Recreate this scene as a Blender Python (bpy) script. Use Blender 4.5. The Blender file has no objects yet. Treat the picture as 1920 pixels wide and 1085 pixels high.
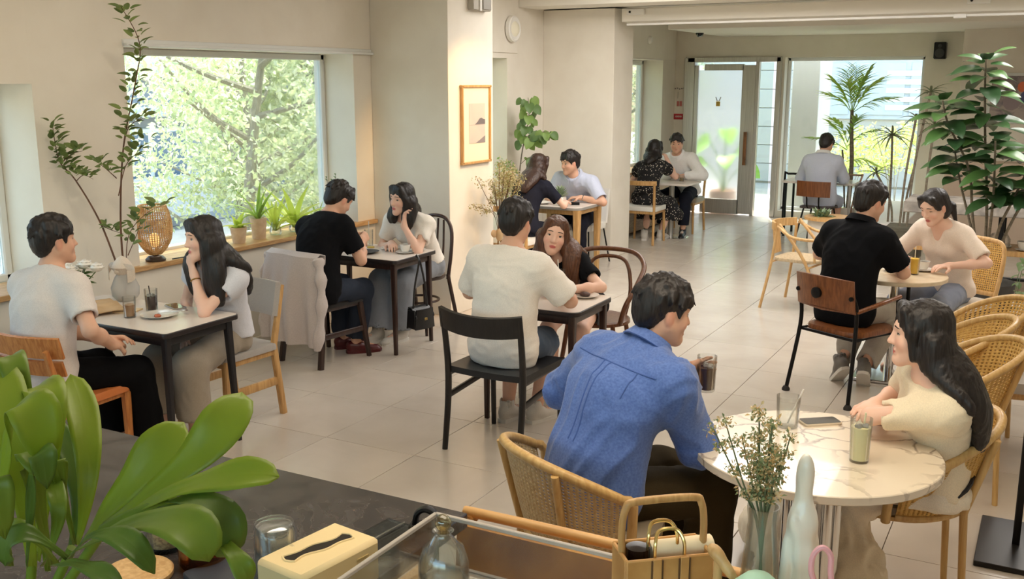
import bpy, bmesh, math, random, time
import numpy as np
from mathutils import Vector, Matrix
T0 = time.time()
random.seed(7); RNG = np.random.default_rng(7)
sc = bpy.context.scene
COL = sc.collection
PI = math.pi

# ------------------------------------------------------------------ camera, sky, sun, fill lights, exposure
cam_d = bpy.data.cameras.new('camera'); cam = bpy.data.objects.new('camera', cam_d); COL.objects.link(cam)
cam.location = (0, 0, 2.0)
cam.rotation_euler = (math.radians(90 - 11.7537), 0, math.radians(28.3887))
cam_d.sensor_width = 36.0; cam_d.lens = 1884.0 / 1920 * 36; cam_d.clip_start = 0.05; cam_d.clip_end = 300
sc.camera = cam

world = bpy.data.worlds.new('sky'); sc.world = world; world.use_nodes = True
wn = world.node_tree; wn.nodes.clear()
wo = wn.nodes.new('ShaderNodeOutputWorld'); wb = wn.nodes.new('ShaderNodeBackground'); ws = wn.nodes.new('ShaderNodeTexSky')
ws.sky_type = 'NISHITA'; ws.sun_disc = False; ws.sun_elevation = math.radians(62); ws.sun_rotation = math.radians(-22)
ws.air_density = 1.0; ws.dust_density = 3.0; ws.ozone_density = 1.0
wb.inputs['Strength'].default_value = 1.12
wm = wn.nodes.new('ShaderNodeMix'); wm.data_type = 'RGBA'; wm.blend_type = 'MULTIPLY'; wm.inputs['Factor'].default_value = 1; wm.inputs['B'].default_value = (1.0, .955, .875, 1)
wn.links.new(ws.outputs[0], wm.inputs['A']); wn.links.new(wm.outputs['Result'], wb.inputs['Color']); wn.links.new(wb.outputs[0], wo.inputs['Surface'])

sun_d = bpy.data.lights.new('sun', 'SUN'); sun_d.energy = 6.5; sun_d.angle = math.radians(0.8); sun_d.color = (1, .95, .87)
sun = bpy.data.objects.new('sun', sun_d); COL.objects.link(sun)
sun.rotation_euler = Vector((0.16, -0.40, -1.0)).to_track_quat('-Z', 'Y').to_euler()

def area(name, loc, size, power, col, rot=(0, 0, 0)):
    d = bpy.data.lights.new(name, 'AREA'); d.shape = 'RECTANGLE'; d.size, d.size_y = size; d.energy = power; d.color = col
    o = bpy.data.objects.new(name, d); COL.objects.link(o); o.location = loc; o.rotation_euler = rot
    return o
WARM = (1.0, .87, .70); NEUT = (1.0, .96, .92)
area('ceiling_fill_light', (-3.9, 3.4, 2.98), (1.6, 2.4), 4, WARM)  # added area lights for fill under the ceiling; no panel fixtures there
area('ceiling_fill_light', (-1.2, 2.4, 2.98), (2.6, 1.6), 38, WARM)
area('ceiling_fill_light', (-1.9, 6.4, 2.98), (2.6, 2.4), 20, NEUT)
area('ceiling_fill_light', (0.6, 5.4, 2.98), (1.6, 2.6), 17, WARM)
area('ceiling_fill_light', (-2.8, 8.7, 2.98), (2.6, 1.2), 60, NEUT)
area('ceiling_fill_light', (0.4, 9.3, 2.98), (1.8, 1.2), 60, NEUT)
area('ceiling_fill_light', (-2.2, 13.6, 2.84), (3.2, 1.2), 95, NEUT)
sc.view_settings.view_transform = 'Standard'; sc.view_settings.look = 'None'
sc.view_settings.exposure = 0.60; sc.view_settings.gamma = 1.0; sc.view_settings.use_curve_mapping = False
cy = sc.cycles
cy.max_bounces = 10; cy.diffuse_bounces = 5; cy.glossy_bounces = 4; cy.transmission_bounces = 8; cy.transparent_max_bounces = 16
cy.sample_clamp_indirect = 6.0; cy.caustics_reflective = False; cy.caustics_refractive = False
cy.use_denoising = True

# ------------------------------------------------------------------ materials
def lin(c):
    return tuple(((v/255)/12.92 if v/255 <= .04045 else ((v/255+.055)/1.055)**2.4) for v in c)
MATS = {}
def mat(name, col, rough=.55, metal=0, noise=None, bump=None, stretch=(1, 1, 1), col2=None, coat=0, spec=.5, trans=0, ior=1.45, alpha=1,
        sub=0, sheen=0, emit=None, attr=None, ramp=(.35, .65), thin=False):
    if name in MATS: return MATS[name]
    m = bpy.data.materials.new(name); m.use_nodes = True; nt = m.node_tree; b = nt.nodes['Principled BSDF']
    c = lin(col) + (1,)
    b.inputs['Base Color'].default_value = c; b.inputs['Roughness'].default_value = rough; b.inputs['Metallic'].default_value = metal
    b.inputs['Coat Weight'].default_value = coat; b.inputs['Specular IOR Level'].default_value = spec
    b.inputs['Transmission Weight'].default_value = trans; b.inputs['IOR'].default_value = ior; b.inputs['Alpha'].default_value = alpha
    b.inputs['Sheen Weight'].default_value = sheen
    if sub: b.inputs['Subsurface Weight'].default_value = sub; b.inputs['Subsurface Radius'].default_value = (.012, .005, .003)
    tc = nt.nodes.new('ShaderNodeTexCoord'); mp = nt.nodes.new('ShaderNodeMapping'); mp.inputs['Scale'].default_value = stretch
    nt.links.new(tc.outputs['Object'], mp.inputs['Vector'])
    if attr:
        a = nt.nodes.new('ShaderNodeAttribute'); a.attribute_name = attr; nt.links.new(a.outputs['Color'], b.inputs['Base Color'])
    if noise:
        n = nt.nodes.new('ShaderNodeTexNoise'); n.inputs['Scale'].default_value = noise[0]; n.inputs['Detail'].default_value = 5
        if len(noise) > 1: n.inputs['Distortion'].default_value = noise[1]
        r = nt.nodes.new('ShaderNodeValToRGB'); r.color_ramp.elements[0].position = ramp[0]; r.color_ramp.elements[1].position = ramp[1]
        r.color_ramp.elements[0].color = c; r.color_ramp.elements[1].color = lin(col2 or tuple(v*.86 for v in col)) + (1,)
        nt.links.new(mp.outputs[0], n.inputs['Vector']); nt.links.new(n.outputs['Fac'], r.inputs['Fac'])
        nt.links.new(r.outputs[0], b.inputs['Base Color'])
    if bump:
        n2 = nt.nodes.new('ShaderNodeTexNoise'); n2.inputs['Scale'].default_value = bump[0]; n2.inputs['Detail'].default_value = 4
        bn = nt.nodes.new('ShaderNodeBump'); bn.inputs['Strength'].default_value = bump[1]; bn.inputs['Distance'].default_value = bump[2] if len(bump) > 2 else .01
        nt.links.new(mp.outputs[0], n2.inputs['Vector']); nt.links.new(n2.outputs['Fac'], bn.inputs['Height']); nt.links.new(bn.outputs[0], b.inputs['Normal'])
    if emit:
        b.inputs['Emission Color'].default_value = lin(emit[0]) + (1,); b.inputs['Emission Strength'].default_value = emit[1]
    MATS[name] = m
    return m
def wood(name, col, col2, rough=.42, scale=7, along=2, coat=.1):
    st = [9, 9, 9]; st[along] = .9
    return mat(name, col, rough, noise=(scale, .6), stretch=tuple(st), col2=col2, coat=coat, bump=(scale*3, .06, .004))
def glass(name, col=(255, 255, 255), ior=1.45, rough=0.0):
    return mat(name, col, rough, trans=1.0, ior=ior, spec=.5)
def thin_glass(name, tint=(235, 245, 240), refl=.08, haze=0):
    if name in MATS: return MATS[name]
    m = bpy.data.materials.new(name); m.use_nodes = True; nt = m.node_tree; nt.nodes.clear()
    o = nt.nodes.new('ShaderNodeOutputMaterial'); mx = nt.nodes.new('ShaderNodeMixShader'); t = nt.nodes.new('ShaderNodeBsdfTransparent')
    g = nt.nodes.new('ShaderNodeBsdfGlossy'); g.inputs['Roughness'].default_value = .03
    f = nt.nodes.new('ShaderNodeFresnel'); f.inputs['IOR'].default_value = 1.35
    mu = nt.nodes.new('ShaderNodeMath'); mu.operation = 'MULTIPLY_ADD'; mu.inputs[1].default_value = .55; mu.inputs[2].default_value = refl*.5; mu.use_clamp = True
    t.inputs['Color'].default_value = lin(tint) + (1,)
    if haze:
        df = nt.nodes.new('ShaderNodeBsdfDiffuse'); df.inputs['Color'].default_value = lin((236, 232, 224)) + (1,); m2 = nt.nodes.new('ShaderNodeMixShader'); m2.inputs['Fac'].default_value = haze
        nt.links.new(t.outputs[0], m2.inputs[1]); nt.links.new(df.outputs[0], m2.inputs[2]); t = m2
    nt.links.new(f.outputs['Fac'], mu.inputs[0]); nt.links.new(mu.outputs[0], mx.inputs['Fac'])
    nt.links.new(t.outputs[0], mx.inputs[1]); nt.links.new(g.outputs[0], mx.inputs[2]); nt.links.new(mx.outputs[0], o.inputs['Surface'])
    MATS[name] = m; return m

# ------------------------------------------------------------------ objects
def tag(o, label=None, cat=None, group=None, kind=None):
    if label: o['label'] = label
    if cat: o['category'] = cat
    if group: o['group'] = group
    if kind: o['kind'] = kind
    return o
def thing(name, label, cat, loc=(0, 0, 0), rz=0, group=None):
    o = bpy.data.objects.new(name, None); COL.objects.link(o); o.location = loc; o.rotation_euler = (0, 0, rz); o.empty_display_size = .1
    return tag(o, label, cat, group)
def link(name, me, parent=None, loc=None, rot=None, scale=None):
    o = bpy.data.objects.new(name, me); COL.objects.link(o)
    if parent is not None: o.parent = parent
    if loc is not None: o.location = loc
    if rot is not None: o.rotation_euler = rot
    if scale is not None: o.scale = scale
    return o
def copy_tree(o, parent=None):
    c = o.copy(); COL.objects.link(c)
    if parent is not None: c.parent = parent
    for ch in o.children: copy_tree(ch, c)
    return c
def place(proto, loc, rz, label=None, group=None, state={}):
    """first use moves the prototype itself, later uses copy it"""
    k = proto.name
    o = proto if k not in state else copy_tree(proto)
    state[k] = 1
    o.location = loc; o.rotation_euler = (0, 0, rz)
    if label: o['label'] = label
    if group: o['group'] = group
    return o
def np_mesh(name, V, F, smooth=True, mats=(), angle=None):
    V = np.asarray(V, np.float32); me = bpy.data.meshes.new(name)
    if isinstance(F, np.ndarray):
        n, k = F.shape
        me.vertices.add(len(V)); me.vertices.foreach_set('co', V.ravel())
        me.loops.add(n*k); me.loops.foreach_set('vertex_index', F.astype(np.int32).ravel())
        me.polygons.add(n); me.polygons.foreach_set('loop_start', np.arange(0, n*k, k, dtype=np.int32))
        me.update(calc_edges=True)
    else:
        me.from_pydata([tuple(v) for v in V], [], F)
    if smooth:
        me.polygons.foreach_set('use_smooth', [True]*len(me.polygons))
        if angle: me.set_sharp_from_angle(angle=math.radians(angle))
    for m in mats: me.materials.append(m)
    me.update()
    return me

def nrm(v):
    v = np.asarray(v, float); l = np.linalg.norm(v); return v/l if l > 1e-9 else v
def basis(d):
    d = nrm(d); u = np.array([0, 0, 1.]) if abs(d[2]) < .95 else np.array([0, 1., 0])
    x = nrm(np.cross(u, d)); return x, np.cross(d, x), d
def rotz(a): c, s = math.cos(a), math.sin(a); return np.array([[c, -s, 0], [s, c, 0], [0, 0, 1.]])
def rotx(a): c, s = math.cos(a), math.sin(a); return np.array([[1., 0, 0], [0, c, -s], [0, s, c]])
def roty(a): c, s = math.cos(a), math.sin(a); return np.array([[c, 0, s], [0, 1., 0], [-s, 0, c]])
D = math.radians
def spline(pts, n=8, closed=False):
    P = [np.asarray(p, float) for p in pts]; out = []; N = len(P)
    for i in range(N if closed else N-1):
        if closed: p0, p1, p2, p3 = P[i-1], P[i], P[(i+1) % N], P[(i+2) % N]
        else: p0, p1, p2, p3 = P[max(i-1, 0)], P[i], P[i+1], P[min(i+2, N-1)]
        for k in range(n):
            t = k/n
            out.append(.5*((2*p1)+(-p0+p2)*t+(2*p0-5*p1+4*p2-p3)*t*t+(-p0+3*p1-3*p2+p3)*t**3))
    if not closed: out.append(P[-1])
    return out

class MB:
    """collects simple shapes into one mesh"""
    def __init__(s): s.V = []; s.F = []; s.MI = []; s.mi = 0
    def add(s, V, F):
        o = len(s.V); s.V += [tuple(map(float, v)) for v in V]; s.F += [tuple(i+o for i in f) for f in F]; s.MI += [s.mi]*len(F); return s
    def box(s, c, size, R=None, b=.004):
        h = np.array(size, float)/2; b = min(b, h.min()*.9); V = []; idx = {}
        for sx in (-1, 1):
            for sy in (-1, 1):
                for sz in (-1, 1):
                    for ax in range(3):
                        v = np.array([sx*(h[0]-b), sy*(h[1]-b), sz*(h[2]-b)]); v[ax] += (sx, sy, sz)[ax]*b
                        idx[(sx, sy, sz, ax)] = len(V); V.append(v)
        F = []
        def q(*k):
            f = [idx[x] for x in k]; p = [V[i] for i in f]; n = np.cross(p[1]-p[0], p[2]-p[0])
            F.append(tuple(f if n @ (sum(p)/len(p)) > 0 else f[::-1]))
        for ax in range(3):
            a1, a2 = [a for a in range(3) if a != ax]
            for sg in (-1, 1):
                def K(u, v, A, ax=ax, a1=a1, a2=a2, sg=sg):
                    t = [0, 0, 0]; t[ax] = sg; t[a1] = u; t[a2] = v; return (*t, A)
                q(K(-1, -1, ax), K(1, -1, ax), K(1, 1, ax), K(-1, 1, ax))
        for ax in range(3):
            a1, a2 = [a for a in range(3) if a != ax]
            for u in (-1, 1):
                for v in (-1, 1):
                    def K(w, A, ax=ax, a1=a1, a2=a2, u=u, v=v):
                        t = [0, 0, 0]; t[ax] = w; t[a1] = u; t[a2] = v; return (*t, A)
                    q(K(-1, a1), K(1, a1), K(1, a2), K(-1, a2))
        for sx in (-1, 1):
            for sy in (-1, 1):
                for sz in (-1, 1): q((sx, sy, sz, 0), (sx, sy, sz, 1), (sx, sy, sz, 2))
        V = np.array(V)
        if R is not None: V = V @ np.asarray(R).T
        return s.add(V + np.array(c, float), F)
    def bar(s, a, b, w, h=None, up=(0, 0, 1), bev=.004, taper=1.0):
        """rectangular bar from a to b, width w, height h"""
        a = np.array(a, float); b = np.array(b, float); h = h or w; d = nrm(b-a)
        x = nrm(np.cross(up, d)) if abs(d @ nrm(up)) < .98 else nrm(np.cross((0, 1, 0), d)); y = np.cross(d, x)
        V = []; F = []
        prof = [(-.5+.0, -.5), (.5, -.5), (.5, .5), (-.5, .5)]
        k = .16
        prof = [(-.5+k, -.5), (.5-k, -.5), (.5, -.5+k), (.5, .5-k), (.5-k, .5), (-.5+k, .5), (-.5, .5-k), (-.5, -.5+k)]
        for t, p in ((1, a), (taper, b)):
            for u, v in prof: V.append(p + x*u*w*t + y*v*h*t)
        n = 8
        F = [(i, (i+1) % n, n+(i+1) % n, n+i) for i in range(n)] + [tuple(range(n))[::-1], tuple(range(n, 2*n))]
        return s.add(V, F)
    def cyl(s, a, b, r0, r1=None, n=16, cap=True):
        return s.tube([a, b], [r0, r0 if r1 is None else r1], n, cap)
    def tube(s, path, r, n=10, cap=True, closed=False, flat=None):
        P = [np.array(p, float) for p in path]; m = len(P)
        R = [r]*m if np.isscalar(r) else list(r)
        V = []; F = []; x = None
        for i in range(m):
            if closed: d = nrm(P[(i+1) % m]-P[i-1])
            else: d = nrm(P[min(i+1, m-1)]-P[max(i-1, 0)])
            if x is None: x, y, _ = basis(d)
            else:
                x = x - d*(x @ d); x = nrm(x); y = np.cross(d, x)
            for k in range(n):
                a = 2*PI*k/n; v = x*math.cos(a)*R[i]+y*math.sin(a)*R[i]
                if flat is not None:
                    fn = np.asarray(flat[0], float); v = v - fn*(v @ fn)*(1-flat[1])
                V.append(P[i]+v)
        for i in range(m if closed else m-1):
            j = (i+1) % m
            for k in range(n): F.append((i*n+k, i*n+(k+1) % n, j*n+(k+1) % n, j*n+k))
        if cap and not closed: F += [tuple(range(n))[::-1], tuple((m-1)*n+k for k in range(n))]
        return s.add(V, F)
    def lathe(s, prof, c=(0, 0, 0), n=28, R=None):
        V = []; F = []; m = len(prof)
        for r, z in prof:
            for k in range(n):
                a = 2*PI*k/n; V.append((r*math.cos(a), r*math.sin(a), z))
        for i in range(m-1):
            for k in range(n): F.append((i*n+k, i*n+(k+1) % n, (i+1)*n+(k+1) % n, (i+1)*n+k))
        if prof[0][0] > 1e-5: F.append(tuple(range(n))[::-1])
        if prof[-1][0] > 1e-5: F.append(tuple((m-1)*n+k for k in range(n)))
        V = np.array(V)
        if R is not None: V = V @ np.asarray(R).T
        return s.add(V+np.array(c, float), F)
    def ball(s, c, r, n=14, m=9, R=None):
        r = np.array([r]*3 if np.isscalar(r) else r, float)
        prof = [(math.sin(PI*i/m), -math.cos(PI*i/m)) for i in range(m+1)]; prof[0] = (1e-6, -1); prof[-1] = (1e-6, 1)
        V = []; F = []
        for a, z in prof:
            for k in range(n): V.append((a*math.cos(2*PI*k/n), a*math.sin(2*PI*k/n), z))
        for i in range(m):
            for k in range(n): F.append((i*n+k, i*n+(k+1) % n, (i+1)*n+(k+1) % n, (i+1)*n+k))
        V = np.array(V)*r
        if R is not None: V = V @ np.asarray(R).T
        return s.add(V+np.array(c, float), F)
    def slab(s, outline, z0, z1, bev=.004):
        """vertical prism from an outline of (x, y) points, edges eased"""
        O = np.array(outline, float); n = len(O); c = O.mean(0); V = []
        def ins(k):
            d = O-c; l = np.linalg.norm(d, axis=1, keepdims=True); return O-d/l*k
        rings = [(ins(bev), z0), (O, z0+bev), (O, z1-bev), (ins(bev), z1)]
        for P, z in rings: V += [(p[0], p[1], z) for p in P]
        F = [(i*n+k, i*n+(k+1) % n, (i+1)*n+(k+1) % n, (i+1)*n+k) for i in range(3) for k in range(n)]
        F += [tuple(range(n))[::-1], tuple(3*n+k for k in range(n))]
        return s.add(V, F)
    def grid(s, fn, nu, nv, closed_u=False):
        V = [fn(i/nu, j/nv) for i in range(nu+(0 if closed_u else 1)) for j in range(nv+1)]
        N = nu if closed_u else nu+1
        F = [(i*(nv+1)+j, ((i+1) % N)*(nv+1)+j, ((i+1) % N)*(nv+1)+j+1, i*(nv+1)+j+1) for i in range(nu) for j in range(nv)]
        return s.add(V, F)
    def sheet(s, fn, nu, nv, th):
        """a curved board of thickness th: fn(u, v) -> point, offset both ways along its normal"""
        e = 1e-3; A = []; B = []
        for i in range(nu+1):
            for j in range(nv+1):
                u, v = i/nu, j/nv; p = np.array(fn(u, v), float)
                du = np.array(fn(min(u+e, 1), v))-np.array(fn(max(u-e, 0), v)); dv = np.array(fn(u, min(v+e, 1)))-np.array(fn(u, max(v-e, 0)))
                nn = nrm(np.cross(du, dv))*th/2; A.append(p+nn); B.append(p-nn)
        N = nv+1; tot = (nu+1)*N; F = []
        for i in range(nu):
            for j in range(nv):
                a, b, c, d = i*N+j, (i+1)*N+j, (i+1)*N+j+1, i*N+j+1
                F += [(a, b, c, d), (tot+d, tot+c, tot+b, tot+a)]
        rim = [i*N for i in range(nu+1)] + [nu*N+j for j in range(1, nv+1)] + [i*N+nv for i in range(nu-1, -1, -1)] + [j for j in range(nv-1, 0, -1)]
        for k in range(len(rim)):
            a, b = rim[k], rim[(k+1) % len(rim)]; F.append((b, a, tot+a, tot+b))
        return s.add(A+B, F)
    def mesh(s, name, mats, smooth=True, angle=38):
        me = bpy.data.meshes.new(name); me.from_pydata(s.V, [], s.F)
        if smooth:
            me.polygons.foreach_set('use_smooth', [True]*len(me.polygons)); me.set_sharp_from_angle(angle=math.radians(angle))
        if not isinstance(mats, (list, tuple)): mats = [mats]
        for m in mats: me.materials.append(m)
        if any(s.MI): me.polygons.foreach_set('material_index', s.MI)
        me.update(); return me
    def obj(s, name, mats, parent=None, loc=None, smooth=True, angle=38, rot=None):
        return link(name, s.mesh(name, mats, smooth, angle), parent, loc, rot)
def outline_round(w, d, r, n=6, c=(0, 0)):
    pts = []
    for cx, cy_, a0 in ((w/2-r, d/2-r, 0), (-w/2+r, d/2-r, 90), (-w/2+r, -d/2+r, 180), (w/2-r, -d/2+r, 270)):
        for k in range(n+1):
            a = D(a0+90*k/n); pts.append((c[0]+cx+r*math.cos(a), c[1]+cy_+r*math.sin(a)))
    return pts
def circle(r, n=40, c=(0, 0)): return [(c[0]+r*math.cos(2*PI*k/n), c[1]+r*math.sin(2*PI*k/n)) for k in range(n)]
def structure(o): o['kind'] = 'structure'; return o
# ------------------------------------------------------------------ the room
WALL = mat('wall_paint', (232, 226, 214), .85, noise=(3, .2), col2=(226, 219, 206), bump=(60, .05, .003))
CEIL = mat('ceiling_paint', (232, 227, 216), .9, bump=(50, .04, .003))
STEEL = mat('brushed_steel', (206, 202, 195), .42, .65, noise=(4, .1), col2=(186, 182, 175), stretch=(30, 30, .6))
CHROME = mat('chrome', (225, 225, 225), .08, 1)
BLACKM = mat('black_metal', (26, 25, 25), .42, .55)
WHITEP = mat('white_plastic', (232, 230, 225), .45)
PANE = thin_glass('window_pane_glass', (236, 244, 242), .03)
FRAMEW = mat('white_window_frame', (226, 228, 226), .5)
OAKSILL = wood('oak_sill', (206, 168, 118), (176, 134, 86), along=1)
def floor_mat():
    m = bpy.data.materials.new('floor_tile_porcelain'); m.use_nodes = True; nt = m.node_tree; b = nt.nodes['Principled BSDF']
    g = nt.nodes.new('ShaderNodeNewGeometry'); n = nt.nodes.new('ShaderNodeTexNoise'); n.inputs['Scale'].default_value = 2.3; n.inputs['Detail'].default_value = 8; n.inputs['Distortion'].default_value = .6
    r = nt.nodes.new('ShaderNodeValToRGB'); r.color_ramp.elements[0].position = .3; r.color_ramp.elements[1].position = .72
    r.color_ramp.elements[0].color = lin((202, 192, 180)) + (1,); r.color_ramp.elements[1].color = lin((190, 179, 166)) + (1,)
    oi = nt.nodes.new('ShaderNodeObjectInfo'); hs = nt.nodes.new('ShaderNodeHueSaturation'); ma = nt.nodes.new('ShaderNodeMath'); ma.operation = 'MULTIPLY_ADD'; ma.inputs[1].default_value = .07; ma.inputs[2].default_value = .965
    n2 = nt.nodes.new('ShaderNodeTexNoise'); n2.inputs['Scale'].default_value = 14; n2.inputs['Detail'].default_value = 6
    mr = nt.nodes.new('ShaderNodeMath'); mr.operation = 'MULTIPLY_ADD'; mr.inputs[1].default_value = .12; mr.inputs[2].default_value = .17
    L = nt.links.new
    L(g.outputs['Position'], n.inputs['Vector']); L(n.outputs['Fac'], r.inputs['Fac']); L(oi.outputs['Random'], ma.inputs[0]); L(ma.outputs[0], hs.inputs['Value'])
    L(r.outputs[0], hs.inputs['Color']); L(hs.outputs[0], b.inputs['Base Color']); L(g.outputs['Position'], n2.inputs['Vector']); L(n2.outputs['Fac'], mr.inputs[0]); L(mr.outputs[0], b.inputs['Roughness'])
    b.inputs['Specular IOR Level'].default_value = .62
    return m
TILE = floor_mat(); GROUT = mat('grout', (150, 138, 124), .9)
fl = structure(MB().box((-.5, 6.4, -.057), (10.4, 17.4, .09), b=.001).obj('floor', GROUT))
tile_me = MB().box((0, 0, -.006), (.6015, .6265, .012), b=.0012).mesh('tile', TILE)
rest = MB(); X0, Y0, TX, TY = -5.35, -2.0, .605, .63
vis = lambda x, y: 0.5 < y and abs((.8797*x+.4755*y)/max(.1, (-.4755*x+.8797*y)*.98+.4)) < .56
for i in range(17):
    for j in range(28):
        cx, cy_ = X0+.3025+i*TX, Y0+.315+j*TY
        if cy_ > 15.1: continue
        if vis(cx, cy_) and cy_ > 1.2 and not (cx > -1.2 and cy_ < 2.3): link('tile', tile_me, fl, (cx, cy_, 0))
        else: rest.box((cx, cy_, -.006), (.6015, .6265, .012), b=.0012)
tag(rest.obj('tile_field', TILE, fl), kind='stuff')

def wall_with_holes(name, axis, pos, th, a0, a1, z0, z1, holes, m=WALL):
    """wall slab along one axis, from pos to pos+th across it, holes = [(a, b, zlo, zhi)]"""
    mb = MB(); cuts = sorted(holes); a = a0
    def blk(u0, u1, w0, w1):
        if u1-u0 < 1e-4 or w1-w0 < 1e-4: return
        c = [(pos+pos+th)/2, (u0+u1)/2, (w0+w1)/2]; s = [abs(th), u1-u0, w1-w0]
        if axis == 'x': c[0], c[1] = c[1], c[0]; s[0], s[1] = s[1], s[0]
        mb.box(c, s, b=.0003)
    for u0, u1, w0, w1 in cuts:
        blk(a, u0, z0, z1); blk(u0, u1, z0, w0); blk(u0, u1, w1, z1); a = u1
    blk(a, a1, z0, z1)
    return structure(mb.obj(name, m))
WX = -5.27
wall_with_holes('wall_left', 'y', WX, -.42, -2.3, 15.3, 0, 3.0, [(.9, 3.9, .79, 1.98), (4.58, 6.955, .78, 2.215), (8.35, 9.64, .3, 2.23), (12.2, 14.45, .72, 2.29)])
def col(name, x0, x1, y0, y1, z0, z1, m=WALL): return structure(MB().box(((x0+x1)/2, (y0+y1)/2, (z0+z1)/2), (x1-x0, y1-y0, z1-z0), b=.004).obj(name, m))
col('wall_pillar', WX, -4.49, 7.2, 7.95, 0, 3.0)
col('wall_stub', WX, -4.40, 10.5, 11.06, 0, 2.77)
wall_with_holes('wall_back', 'x', 15.0, .3, -5.69, 4.2, 0, 3.0, [(-5.11, -3.65, 0, 2.335), (-3.61, -1.72, .1, 2.325)])
col('wall_back_step', -1.19, 4.2, 14.2, 15.0, 0, 2.9)
col('wall_right', 4.2, 4.5, -2.3, 15.3, 0, 3.0)
wall_with_holes('wall_front', 'x', -2.3, -.3, -5.69, 4.5, 0, 3.0, [(-4.9, 2.6, .9, 2.5)])
w6 = structure(MB().bar((-1.15, -2.5, .9), (-1.15, -2.5, 2.5), .06, .06).bar((-4.9, -2.5, .93), (2.6, -2.5, .93), .06, .06).bar((-4.9, -2.5, 2.47), (2.6, -2.5, 2.47), .06, .06).obj('window_6', FRAMEW))  # added unseen window behind the camera, brings sky light onto camera-facing sides
for x in (-3.03, .73): MB().box((x, -2.5, 1.7), (3.6, .008, 1.5), b=.001).obj('pane', PANE, w6)
structure(MB().box((-.6, 6.4, 3.06), (10.4, 18, .12), b=.001).obj('ceiling', CEIL))
col('trim_1', -5.27, 4.2, 9.9, 10.35, 2.77, 3.0, CEIL)
col('trim_2', -5.27, 4.2, 10.35, 15.0, 2.80, 3.0, CEIL)
b1 = structure(MB().box((-.06, 10.66, 2.69), (8.52, .32, .14), b=.006).obj('trim_3', CEIL))
b2 = structure(MB().box((-.16, 13.75, 2.715), (8.7, 2.5, .17), b=.006).obj('trim_4', CEIL))
structure(MB().box((-5.30, 5.88, 2.235), (.10, 2.62, .045), b=.004).box((-5.245, 5.88, 2.222), (.035, 2.62, .02), b=.003).obj('trim_5', FRAMEW))
# lowered lintel boxes over the second and third window
col('trim_6', WX, WX+.012, 7.96, 9.86, 2.285, 3.0); col('trim_7', WX, WX+.012, 11.07, 14.98, 2.30, 2.79)

def window(n, y0, y1, z0, z1, xg, mull=(), fr=.05):
    """white framed window set in the left wall at depth xg"""
    w = structure(MB().bar((xg, y0+fr/2, z0), (xg, y0+fr/2, z1), .05, fr).bar((xg, y1-fr/2, z0), (xg, y1-fr/2, z1), .05, fr)
                  .bar((xg, y0, z0+fr/2), (xg, y1, z0+fr/2), .05, fr).bar((xg, y0, z1-fr/2), (xg, y1, z1-fr/2), .05, fr).obj('window_%d' % n, FRAMEW))
    ys = [y0+fr]+list(mull)+[y1-fr]
    for k in range(len(ys)-1):
        MB().box((xg, (ys[k]+ys[k+1])/2, (z0+z1)/2), (.008, ys[k+1]-ys[k], z1-z0-2*fr), b=.001).obj('pane', PANE, w)
    for m in mull: MB().bar((xg+.005, m, z0+fr), (xg+.005, m, z1-fr), .07, .06).obj('mullion', FRAMEW, w)
    return w
window(1, .9, 3.9, .79, 1.98, WX-.36, (2.2,)); window(2, 4.58, 6.955, .78, 2.215, WX-.33)
window(3, 8.35, 9.64, .3, 2.23, WX-.33, (9.2,), .06); window(4, 12.2, 14.45, .72, 2.29, WX-.33, (13.45,), .07)
structure(MB().box((WX-.33, 4.632, 1.5), (.09, .03, 1.4), b=.003).obj('trim_8', mat('dark_window_gasket', (52, 52, 54), .6)))
def sill(n, y0, y1, z=.785, xo=.04):
    structure(MB().box((WX-.16+xo/2, (y0+y1)/2, z), (.32+xo, y1-y0, .035), b=.004).obj('trim_%d' % n, OAKSILL))
sill(9, .9, 3.9, .775); sill(10, 4.46, 7.19); sill(11, 12.2, 14.45, .72)
structure(MB().box((WX+.01, .0, .04), (.02, 4.6, .08), b=.003).box((WX+.01, 5.88, .04), (.02, 2.6, .08), b=.003).obj('baseboard_left', WALL))
# skirting bench under the third window
tag(MB().box((-5.06, 13.3, .35), (.38, 2.4, .66), b=.01).obj('window_bench', wood('bench_oak', (190, 150, 104), (160, 118, 76), along=1)), 'long low oak box bench under the far left window', 'bench')

# ---- steel door in the back wall
FROST = mat('frosted_glass', (226, 236, 234), .45, trans=.86, ior=1.12, spec=.3, alpha=.93)
door = structure(MB().box((-5.03, 15.02, 1.165), (.16, .14, 2.33), b=.004).box((-3.685, 15.02, 1.165), (.07, .14, 2.33), b=.004).box((-4.0, 15.02, 1.165), (.05, .10, 2.33), b=.004)
                 .box((-4.36, 15.02, 2.30), (1.4, .14, .07), b=.004).obj('door_1', STEEL))
leaf = MB().box((-4.92, 14.99, 1.12), (.06, .06, 2.2), b=.003).box((-4.12, 14.99, 1.12), (.20, .06, 2.2), b=.003).box((-4.5, 14.99, 2.19), (.6, .06, .09), b=.003).box((-4.5, 14.99, .12), (.6, .06, .22), b=.003).obj('door_leaf', STEEL, door)
MB().box((-4.555, 14.99, 1.19), (.68, .012, 1.92), b=.001).obj('frosted_pane', FROST, leaf)
MB().bar((-4.12, 14.90, .76), (-4.12, 14.90, 1.25), .045, .035, up=(0, 1, 0)).cyl((-4.12, 14.9, .84), (-4.12, 14.97, .84), .012).cyl((-4.12, 14.9, 1.18), (-4.12, 14.97, 1.18), .012).obj('handle', wood('handle_walnut', (150, 96, 50), (112, 68, 34)), leaf)
MB().box((-3.87, 15.0, 1.17), (.2, .01, 2.18), b=.001).obj('side_pane', thin_glass('side_glass', (228, 238, 234), .05), door)
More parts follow.
